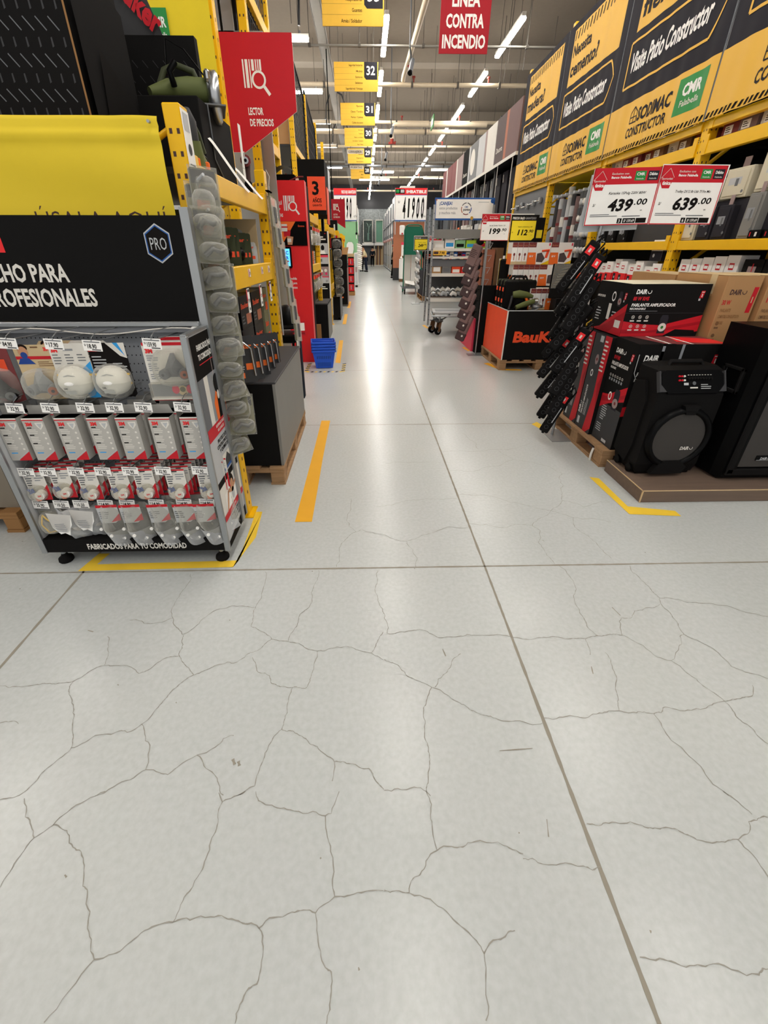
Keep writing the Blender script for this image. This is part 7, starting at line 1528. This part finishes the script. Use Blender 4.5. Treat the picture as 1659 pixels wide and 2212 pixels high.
def gpack(label, loc, rz, first=[None]):
    if first[0]: t = dup(first[0], loc, rz, label, 'hanging grey-brown packs')
    else:
        t = thing('garment_pack', label, 'pack', loc, rz, 'hanging grey-brown packs')
        m = MB(); m.box(-.06, -.02, -.30, .06, .02, 0, 'taupe', .015); m.box(-.062, -.022, -.30, .062, .022, -.20, 'dtaupe', .012); m.lines(XZ(-.05, -.0225, -.06), 0, 0, .09, 5, .016, .006, 'dtaupe'); m.build('cloth', t)
        m = MB(); m.ball((.0, 0, .03), .045, .02, .035, 'mblack', 10, 6); m.build('band', t)
        m = MB(); m.cyl((.02, -.03, -.24), (.02, -.022, -.24), .012, 'offw', 8); m.build('button', t)
        first[0] = t
    t.rotation_euler = (-.1, .34, rz); return t
for i in range(7): gpack('%s grey-brown pack from the top on the pink stand' % ORD[i], (1.665 - .004 * i, 6.95, 1.52 - .160 * i), -.5 + .1 * (i % 2)).scale = (1.25, 1.25, 1.35)
# metal shelf unit with points banner
t = thing('shelf_unit', 'grey metal shelf unit under the white CANJEA sign, filled with small goods', 'shelf unit', (1.90, 9.7, 0))
B = (1.90, 9.7, 0)
for x in (1.335, 2.46):
    for y in (9.40, 10.0):
        m = W(B); m.box(x - .018, y - .018, .05, x + .018, y + .018, 2.2, 'zinc'); 
        for i in range(20): m.rect(XZ(x, y - .018, .15 + .1 * i), -.005, 0, .005, .02, 'dgrey')
        m.build('upright', t)
for z, lip in ((1.66, .14), (1.44, .04), (1.31, .03), (.99, .05), (.52, .06)):
    m = W(B); m.box(1.35, 9.40, z, 2.45, 10.0, z + .02, 'lgrey'); m.box(1.35, 9.385, z - .01, 2.45, 9.40, z + lip, 'bboard' if lip > .1 else 'offw'); m.build('shelf', t)
m = W(B); m.box(1.35, 9.985, .55, 2.45, 10.0, 1.2, 'mgrey'); m.build('back_panel', t)
m = W(B); m.box(1.35, 9.42, 1.16, 2.45, 9.43, 1.29, 'mgrey'); m.build('back_panel', t)
m = W(B); m.box(1.34, 9.40, 1.95, 2.47, 9.43, 2.31, 'nblue', .004); fr = XZ(1.34, 9.40, 1.95); m.rect(fr, .025, .03, 1.105, .335, 'paper')
m.text(fr, '¡CANJEA!', .09, .245, .055, 'nblue', w=.24, bold=.03, z=.002); m.text(fr, 'estos productos', .09, .175, .045, 'grey', w=.34, bold=.01, z=.002); m.text(fr, 'y muchos más.', .09, .10, .045, 'grey', w=.32, bold=.01, z=.002)
for a0, a1, k in ((.4, 1.4, 'mgrey'), (1.6, 2.6, 'mgrey'), (2.8, 3.9, 'rust'), (4.1, 5.2, 'wine'), (5.4, 6.5, 'nblue')): m.ring(fr, .60, .185, .085, .10, k, .002, a0=a0, a1=a1, n=8)
m.text(fr, 'CMR', .565, .20, .03, 'nblue', w=.07, bold=.01, z=.002); m.text(fr, 'puntos', .545, .155, .04, 'slate', w=.13, bold=.03, z=.002); m.rect(fr, .82, .285, 1.02, .295, 'lgrey', .002); m.disc(fr, .72, .035, .03, 'gold', .003); m.disc(fr, 1.09, .31, .04, 'nblue', .003); m.disc(fr, 1.09, .03, .035, 'green', .003); m.disc(fr, .03, .325, .014, 'rust', .003)
m.build('sign', t)
q = random.Random(41)
def goods(n, x0, x1, z, hmin, hmax, pal, nm, d=.3, y=9.43):
    for i in range(n):
        w = (x1 - x0) / n; m = MB(); h = q.uniform(hmin, hmax); k = pal[i % len(pal)]; m.box(0, 0, 0, w * .92, d, h, k, .003); fr = XZ(0, 0, 0); m.rect(fr, w * .1, h * .25, w * .8, h * .6, q.choice(['mgrey', 'white', 'ink', 'sky', 'red']) ); tag(m.build('small_box', None, (x0 + w * i, y, z)), '%s item from the left on the %s level of the grey shelf unit' % (ORD[i], nm), 'box', 'goods on the %s level' % nm)
goods(5, 1.38, 2.42, 1.461, .12, .19, ['offw', 'paper', 'aqua', 'lime', 'lime'], 'second')
goods(10, 1.62, 2.42, 1.331, .07, .10, ['dblue', 'offw', 'nblue', 'wine'], 'third', .2)
m = MB(); m.box(0, 0, 0, .26, .01, .08, 'yprint'); m.text(XZ(.0, 0, 0), '7.90', .12, .02, .045, 'ink', w=.1, bold=.03); m.rect(XZ(0, 0, 0), .01, .02, .10, .065, 'brownk'); tag(m.build('price_label', None, (1.36, 9.37, 1.36)), 'yellow 7.90 price label on the grey shelf unit', 'price label')
goods(4, 1.37, 2.15, 1.011, .15, .26, ['card', 'bboard', 'tomato', 'bright'], 'fourth')
for i in range(9):
    m = MB(); x = -.03 + .005 * (i % 3); m.tube([(-.06, 0, .0), (-.02, .03 * (i % 2), .05), (.04, 0, .03), (.06, .02, -.01)], [.03, .045, .04, .02], ('steel', 'white', 'lgrey')[i % 3], 7); o = m.build('silver_pack', None, (1.45 + .10 * i, 9.52 + .1 * (i % 2), .62)); tag(o, '%s shiny silver pack from the left heaped in the lowest tray' % ORD[i], 'pack', 'silver packs in the lowest tray')
for i in range(9):
    m = MB(); m.tube([(-.07, 0, .0), (-.01, .03, .04), (.05, .01, .01)], [.03, .045, .03], ('white', 'steel', 'offw')[i % 3], 7); tag(m.build('silver_pack', None, (1.43 + .105 * i, 9.58, .70)), '%s silver pack from the left on top of the heap in the lowest tray' % ORD[i], 'pack', 'silver packs on top of the heap')
# flat trolley
t = thing('flat_trolley', 'flat wheeled trolley with grey deck parked before the shelf unit', 'trolley', (1.36, 8.70, 0), -.10)
m = MB(); m.box(-.05, -.30, .40, .95, .28, .43, 'lgrey', .006); m.box(.0, -.2, .431, .6, .1, .434, 'grey'); m.build('deck', t)
m = MB()
for y in (-.3, .27): m.tube([(-.06, y, .36), (.95, y, .36)], .018, 'steel', 8)
m.tube([(-.06, -.3, .36), (-.06, .27, .36)], .018, 'steel', 8); m.tube([(-.02, -.2, .35), (.1, -.1, .25), (.3, 0, .36)], .012, 'steel', 6); m.tube([(-.02, .15, .35), (.1, .05, .22), (.3, -.1, .36)], .012, 'steel', 6); m.box(-.0, -.14, .24, .16, .18, .26, 'iron'); m.build('frame', t)
def caster(x, y, rz):
    T0 = Matrix.Translation((x, y, 0)) @ Matrix.Rotation(rz, 4, 'Z')
    m = MB(); m.T = T0; m.cyl((0, -.022, .07), (0, .022, .07), .07, 'sblack', 20); m.cyl((0, -.026, .07), (0, .026, .07), .032, 'grey', 14); w = m.build('wheel', t)
    m = MB(); m.T = T0
    for s in (-.034, .03): m.raw([(-.03, s, .06), (.03, s, .06), (.06, s, .24), (.0, s, .24), (-.03, s + .004, .06), (.03, s + .004, .06), (.06, s + .004, .24), (.0, s + .004, .24)], [(0, 1, 2, 3), (7, 6, 5, 4), (0, 4, 5, 1), (1, 5, 6, 2), (2, 6, 7, 3), (3, 7, 4, 0)], 'brown')
    m.box(-.03, -.04, .23, .07, .04, .245, 'iron'); m.cyl((.03, 0, .245), (.03, 0, .34), .014, 'steel', 8); m.build('fork', w)
for x, y, r in ((-.04, .06, .5), (.07, -.16, .7), (.85, -.2, .2), (.85, .2, .3)): caster(x, y, r)
# second bin, fans, signs
pallet('wooden pallet under the second, farther black bin', (1.85, 14.75, 0), .95, 1.4, 0, 'dcard')
t = thing('display_bin', 'second black bin lettered BauKer, behind the flat trolley and shelf unit', 'bin', (1.87, 14.8, .136))
m = MB(); m.box(0, 0, 0, .9, 1.3, .72, 'mblack'); m.text(XZ(0, 0, 0), 'BauKer.', .08, .29, .17, 'tomato', w=.72, bold=.045, sh=.08, z=.004); m.rect(FX(0, 1.3, 0), 0, 0, 1.3, .72, 'slate', .003); m.build('body', t)
t = thing('fan_heater', 'black caged fan on the farther black bin', 'fan', (1.98, 14.95, 1.16))
m = MB(); 
for r in (.05, .10, .15): m.lathe([(r, -.004), (r + .008, 0), (r, .004)], (0, 0, .16), 'sblack', 20, 'y')
for i in range(8): m.tube([(0, -.02, .16), (.16 * math.cos(i * PI / 4), 0, .16 + .16 * math.sin(i * PI / 4))], .005, 'mblack', 5)
m.build('cage', t); m = MB(); m.box(-.08, -.05, -.02, .08, .1, .02, 'sblack'); m.cyl((0, .02, .0), (0, .02, .16), .02, 'sblack', 8); m.build('stand', t)
for i in range(4):
    m = MB(); m.box(0, 0, 0, .26, .4, .27, ('navy', 'sblack', 'black', 'navy')[i]); m.lines(XZ(0, 0, 0), .04, .2, .16, 3, .05, .02, ('lgrey', 'tomato', 'tomato', 'red')[i], seed=i); tag(m.build('carton', None, (1.9 + .28 * (i % 2), 14.85, .858 + .275 * (i // 2))), '%s dark carton in the %s layer on the farther black bin' % (('left', 'right')[i % 2], ('lower', 'upper')[i // 2]), 'carton')
t = thing('price_sign', 'yellow 249.90 and white 399.90 cards on a stand before the farther black bin', 'sign', (1.82, 14.3, 0))
m = MB(); m.box(.0, .0, 0, .02, .02, 1.5, 'zinc'); m.box(-.1, -.1, 0, .12, .12, .01, 'zinc'); m.build('post', t)
m = MB(); fr = XZ(-.33, -.01, 1.44); m.rect(fr, -.01, -.01, .83, .38, 'offw', -.002); price_card(m, fr, .40, .36, 'Ventilador 18 pulg', '249', '90', 'yellow', False); m.build('yellow_card', t)
m = MB(); fr = XZ(.08, -.01, 1.44); price_card(m, fr, .40, .36, 'Ventilador Torre', '399', '90', 'red', False); m.build('price_card', t)
for i in range(11):
    m = MB(); m.tube([(-.05, 0, .05), (0, -.04, .0), (.05, .0, -.06)], [.03, .06, .03], ('steel', 'lgrey', 'white')[i % 3], 7); tag(m.build('silver_bag', None, (1.56 + .02 * math.sin(2 * i), 13.8, 1.38 - .088 * i)), '%s silver bag from the top, left of the farther black bin' % ORD[i], 'bag', 'hanging silver bags')
m = MB(); m.box(-.01, 0, 0, .01, .02, 1.45, 'lgrey'); m.box(-.12, -.1, 0, .12, .1, .02, 'lgrey'); tag(m.build('display_post', None, (1.56, 13.9, 0)), 'thin post holding the column of silver bags', 'post')
# green hand truck
t = thing('hand_truck', 'dark green warehouse trolley with tall green back panel, before the white stand', 'trolley', (1.75, 17.1, 0))
m = MB(); m.tube([(-.32, 0, .1), (-.32, 0, 2.05), (-.27, 0, 2.18), (-.18, 0, 2.22), (.18, 0, 2.22), (.27, 0, 2.18), (.32, 0, 2.05), (.32, 0, .1)], .022, 'teal', 8); m.tube([(.3, 0, 2.1), (.45, .3, 1.8), (.5, 1.0, 1.5)], .018, 'mblack', 6); m.build('frame', t)
m = MB(); m.prism(XZ(0, .01, 0), [(-.30, 1.30), (.30, 1.30), (.30, 2.05), (.24, 2.18), (-.24, 2.18), (-.30, 2.05)], -.01, .01, 'teal'); m.build('back_panel', t)
m = MB(); m.box(-.34, -.1, .20, .34, 1.1, .25, 'mgrey'); m.build('deck', t)
for x in (-.26, .26):
    for y in (.0, .95): m = MB(); m.cyl((x - .02, y, .08), (x + .02, y, .08), .08, 'sblack', 16); m.box(x - .03, y - .03, .1, x + .03, y + .03, .2, 'mgrey'); m.build('wheel', t)
t = thing('pale_sheets', 'pale panels carried on the dark green trolley', 'panel', (1.76, 17.4, .252))
m = MB(); m.box(-.28, 0, .0, -.05, .05, 1.1, 'offw'); m.box(-.03, .02, 0, .28, .06, 1.05, 'white'); m.raw([(-.25, -.25, .12), (.1, -.25, .05), (.1, -.02, .18), (-.25, -.02, .2)], [(0, 1, 2, 3)], 'white'); m.build('sheet', t)
# copper end panel with price board
price_board('white price board reading IMBATIBLE 41900 above the copper end panel', (1.58, 25.3, 2.76), 1.62, 1.40, 'IMBATIBLE', '41900', 'bright', True)
t = thing('end_panel', 'copper coloured end panel with soap dispenser, below the 41900 board', 'panel', (2.35, 25.5, 0))
m = MB(); m.box(-.80, 0, .6, .82, .08, 2.72, 'copper'); m.box(-.80, 0, 0, .82, .08, .6, 'dgrey'); m.build('panel', t)
t = thing('soap_dispenser', 'white wall dispenser with red button on the copper end panel', 'dispenser', (2.0, 25.5, 2.14))
m = MB(); m.box(-.14, -.12, 0, .14, 0, .44, 'white', .04); m.build('body', t); m = MB(); m.box(-.04, -.14, .02, .04, -.12, .1, 'red', .01); m.build('button', t)
t = thing('white_stand', 'white rounded promotion stand with pink price card, under the copper end panel', 'stand', (2.05, 24.3, 0))
m = MB(); m.prism(UPF(0, 0, 0), [(-.24, .3), (-.24, -.1), (-.15, -.22), (0, -.26), (.15, -.22), (.3, -.1), (.3, .3)], .14, 1.05, 'white'); m.build('body', t)
m = MB(); m.prism(UPF(0, 0, 0), [(-.23, .3), (-.23, -.1), (0, -.24), (.28, -.1), (.28, .3)], .0, .14, 'brown'); m.build('base', t)
m = MB(); m.box(-.15, .1, 1.05, .3, .14, 1.75, 'white'); m.box(-.16, .09, 1.68, .3, .1, 1.8, 'pink'); m.rect(XZ(0, .1, 0), -.05, 1.5, .1, 1.56, 'mgrey'); m.build('price_card', t)
for i in range(6):
    m = MB(); m.ball((0, 0, 0), .07, .07, .06, ('white', 'brown', 'offw')[i % 3], 8, 5); tag(m.build('white_pack', None, (1.90 + .075 * i, 24.25, 1.11 + .03 * (i % 2))), '%s rounded pack from the left on the white promotion stand' % ORD[i], 'pack', 'rounded packs on the white stand')
# rows of doors
t = thing('door_rack', 'long rack of upright doors on the right far end', 'rack', (2.4, 38, 0))
B = (2.4, 38, 0)
for i in range(8):
    y = 27.9 + 3.0 * i
    m = W(B); m.box(1.98, y, 0, 2.05, y + .07, 4.2, 'mgrey'); m.build('upright', t)
    m = W(B); m.box(3.0, y, 0, 3.07, y + .07, 4.2, 'mgrey'); m.build('upright', t)
for z in (.06, 2.15, 3.2):
    m = W(B); m.box(1.98, 27.9, z, 3.07, 49, z + .06, 'lgrey'); m.build('shelf', t)
q = random.Random(51)
for i in range(32):
    y = 28.05 + .65 * i
    m = MB(); k = q.choice(['offw', 'tan', 'mgrey', 'brown', 'lgrey', 'white', 'taupe', 'beige']); m.box(0, 0, 0, .9, .5, 1.9 + .1 * q.random(), k); m.rect(FX(0, .5, 0), .06, .3, .44, .9, 'lgrey' if k != 'lgrey' else 'offw'); m.rect(FX(0, .5, 0), .06, 1.0, .44, 1.7, 'offw' if k != 'offw' else 'lgrey')
    tag(m.build('door_leaf', None, (2.02, y, .121)), 'upright door in the long rack on the right far end', 'door', 'upright doors on the right far rack')
    if i % 2 == 0:
        m = MB(); m.cyl((-.02, 0, 0), (.0, 0, 0), .11, 'tomato' if i % 4 else 'offw', 12); tag(m.build('price_disc', None, (1.96, y + .3, 2.12)), 'round orange price flag on the edge of the door rack', 'tag', 'round price flags on the door rack')
        m = MB(); m.box(0, 0, 0, .8, 1.2, .85 + .15 * q.random(), q.choice(['offw', 'lgrey', 'mgrey', 'white'])); m.rect(FX(0, 1.2, 0), .1, .1, 1.1, .3, 'mgrey'); tag(m.build('door_carton', None, (2.05, y, 2.211)), 'carton lying on the second level of the door rack', 'carton', 'cartons on the second level of the door rack')
        m = MB(); m.box(0, 0, 0, .8, 1.2, 1.0 + .35 * q.random(), q.choice(['white', 'offw', 'white', 'lgrey'])); tag(m.build('white_carton', None, (2.05, y, 3.261)), 'white carton on the top level of the door rack', 'carton', 'white cartons on the top level of the door rack')
m = MB(); m.box(0, 0, 0, .3, .02, .5, 'yellow'); m.rect(XZ(0, 0, 0), .05, .1, .25, .3, 'offw'); tag(m.build('yellow_card', None, (1.68, 27.88, 1.25)), 'yellow card hanging at the front of the door rack', 'card')
